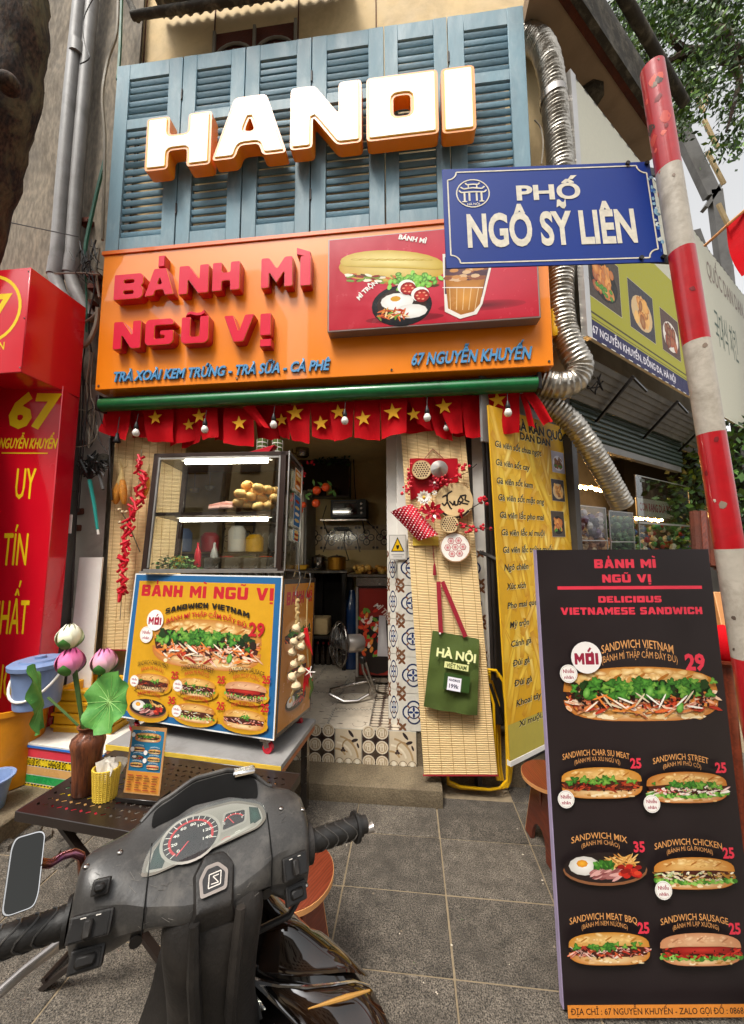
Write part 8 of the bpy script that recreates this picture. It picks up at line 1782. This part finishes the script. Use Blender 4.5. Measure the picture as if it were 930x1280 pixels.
def patch(u0, u1, v0, v1, off, nm, m_, nu=8, nv=10, fn=None):
    return MB().grid([[cow(u0+(u1-u0)*i/nu, (v0+(v1-v0)*j/nv)+(fn(i/nu) if fn else 0), off*(.3+.7*math.sin(math.pi*min(1, max(0, i/nu)))**.4*math.sin(math.pi*j/nv)**.4)) for j in range(nv+1)] for i in range(nu+1)]).build(nm, M_[m_], sco, sub=1)
patch(1.15, 3.9, .75, 2.75, .010, 'upper_lens', 'smoke'); lens = patch(1.25, 3.6, 3.2, 5.6, .012, 'lower_lens', 'smoke')
b = MB(); b.tube([cow(1.02, 3.15, .006)]+[cow(1.02+.5*q, 3.12+.02*q, .007) for q in (1, 2, 3, 4, 5)], [.005, .003, .0025, .0025, .002, .001], 6); b.tube([cow(1.02, 3.15, .006), cow(1.1, 4, .006), cow(1.2, 5, .006)], [.005, .0025, .002], 6); b.ball(cow(1.0, 3.05, .006), .009, 10); b.build('cowl_trim', M_['chrome'], sco)
sp0, sp1 = Wp(385, 1261, .79), Wp(462, 1238, .755); MB().tube([sp0, sp0.lerp(sp1, .3), sp0.lerp(sp1, .6), sp1], [.0008, .003, .0042, .002], 8).build('indicator_bulb', M_['amber'], sco)
patch(3.2, 4.6, 2.55, 6, .008, 'lens_border', 'silver') if False else None
# inner fin and leg shield
fin = [[Wp(*p) for p in r_] for r_ in ([(322, 1120, .83), (312, 1150, .80), (300, 1180, .77), (294, 1200, .75)], [(333, 1135, .84), (327, 1165, .815), (313, 1195, .785), (303, 1215, .765)])]
MB().grid(fin).grid([[p+Vector((0, .01, -.02)) for p in r_][::-1] for r_ in fin]).build('inner_fin', M_['plasticgrey'], sco, sub=1)
ls = [[(150, 1330, .60), (196, 1330, .66), (232, 1330, .68), (262, 1330, .69), (300, 1330, .70), (345, 1340, .68)], [(192, 1235, .72), (215, 1240, .745), (240, 1245, .755), (268, 1243, .76), (296, 1235, .765), (320, 1235, .76)],
      [(196, 1190, .78), (214, 1190, .80), (240, 1195, .81), (266, 1200, .81), (290, 1203, .80), (306, 1208, .78)], [(215, 1160, .80), (225, 1165, .82), (242, 1170, .83), (262, 1175, .83), (285, 1180, .81), (300, 1185, .79)]]
LG = [[Wp(*p) for p in r_] for r_ in ls]
MB().grid(LG).grid([[p+(hi.to_3x3() @ Vector((0, .05, -.03))) for p in r_][::-1] for r_ in LG]).build('leg_shield', M_['plasticdark'], sco, sub=2)
P = [(307, 1228), (311, 1238), (310, 1262), (300, 1292), (286, 1300), (288, 1262), (297, 1238)]
pts = [Wp(x, y, .772) for x, y in P]; c_ = hi @ CAM; MB().add(pts+[p+(p-c_).normalized()*.006 for p in pts], [tuple(range(7))]+[(i, (i+1) % 7, 7+(i+1) % 7, 7+i) for i in range(7)]).build('badge_plate', M_['silver'], sco)
b = MB()
for A_, B_ in (((304, 1242), (297, 1240)), ((304, 1249), (296, 1247)), ((303, 1256), (294, 1254)), ((297, 1240), (296, 1247)), ((301, 1262), (293, 1270)), ((303, 1270), (295, 1280))): b.tube([Wp(*A_, .776), Wp(*B_, .776)], .0015, 5)
b.tube([Wp(298+5*math.cos(t), 1272+8*math.sin(t), .776) for t in [k*.7 for k in range(10)]], .0012, 5); b.build('badge_relief', M_['plasticdark'], sco)
# rest of the scooter below and behind the frame edge: floorboard, seat, wheels
B2 = HF.inverted() @ (TR(-.26, .72, 0) @ RZ(-8))
def bod(nm, m_, L, sub=1): return loft(L, nm, m_, M=B2, sub=sub)
bod('front_body', 'blackgloss', [loop(.02, .0, .74, .10, .06), loop(.02, .03, .66, .16, .10), loop(.0, .06, .5, .18, .14), loop(.0, .08, .36, .15, .12)])
MB().box((-.16, -.62, .26), (.16, .05, .32)).build('floorboard', M_['plasticdark'], sco, bev=.02, seg=2, M=B2)
for (y, r_) in ((.02, .22), (-1.1, .22)):
    wl = MB().tube([(0, y+.17*math.cos(a_), .225+.17*math.sin(a_)) for a_ in [math.pi*2*k/30 for k in range(30)]], .05, 12, close=True).build('wheel', M_['rubber'], sco, M=B2)
    MB().tube([(-.03, y, .225), (.03, y, .225)], .12, 20).build('rim', M_['silver'], wl)
bod('front_mudguard', 'blackgloss', [loop(0, .05, .46, .05, .10), loop(0, .05, .43, .07, .17), loop(0, .05, .4, .065, .18)])
MB().tube([(-.09, .02, .225), (-.07, .0, .5)], .022, 8).tube([(.09, .02, .225), (.07, .0, .5)], .022, 8).build('fork', M_['steel'], sco, M=B2)
MB().tube([(-.2, -.45, .02), (-.1, -.5, .26)], .012, 8).build('kick_stand', M_['pvcdark'], sco, M=B2)
bod('rear_body', 'blackgloss', [loop(0, -1.0, .45, .11, .34), loop(0, -.95, .6, .14, .4), loop(0, -.9, .7, .12, .36)])
bod('saddle', 'rubber', [loop(0, -.85, .7, .13, .38), loop(0, -.85, .76, .14, .38), loop(0, -.85, .79, .11, .33)])
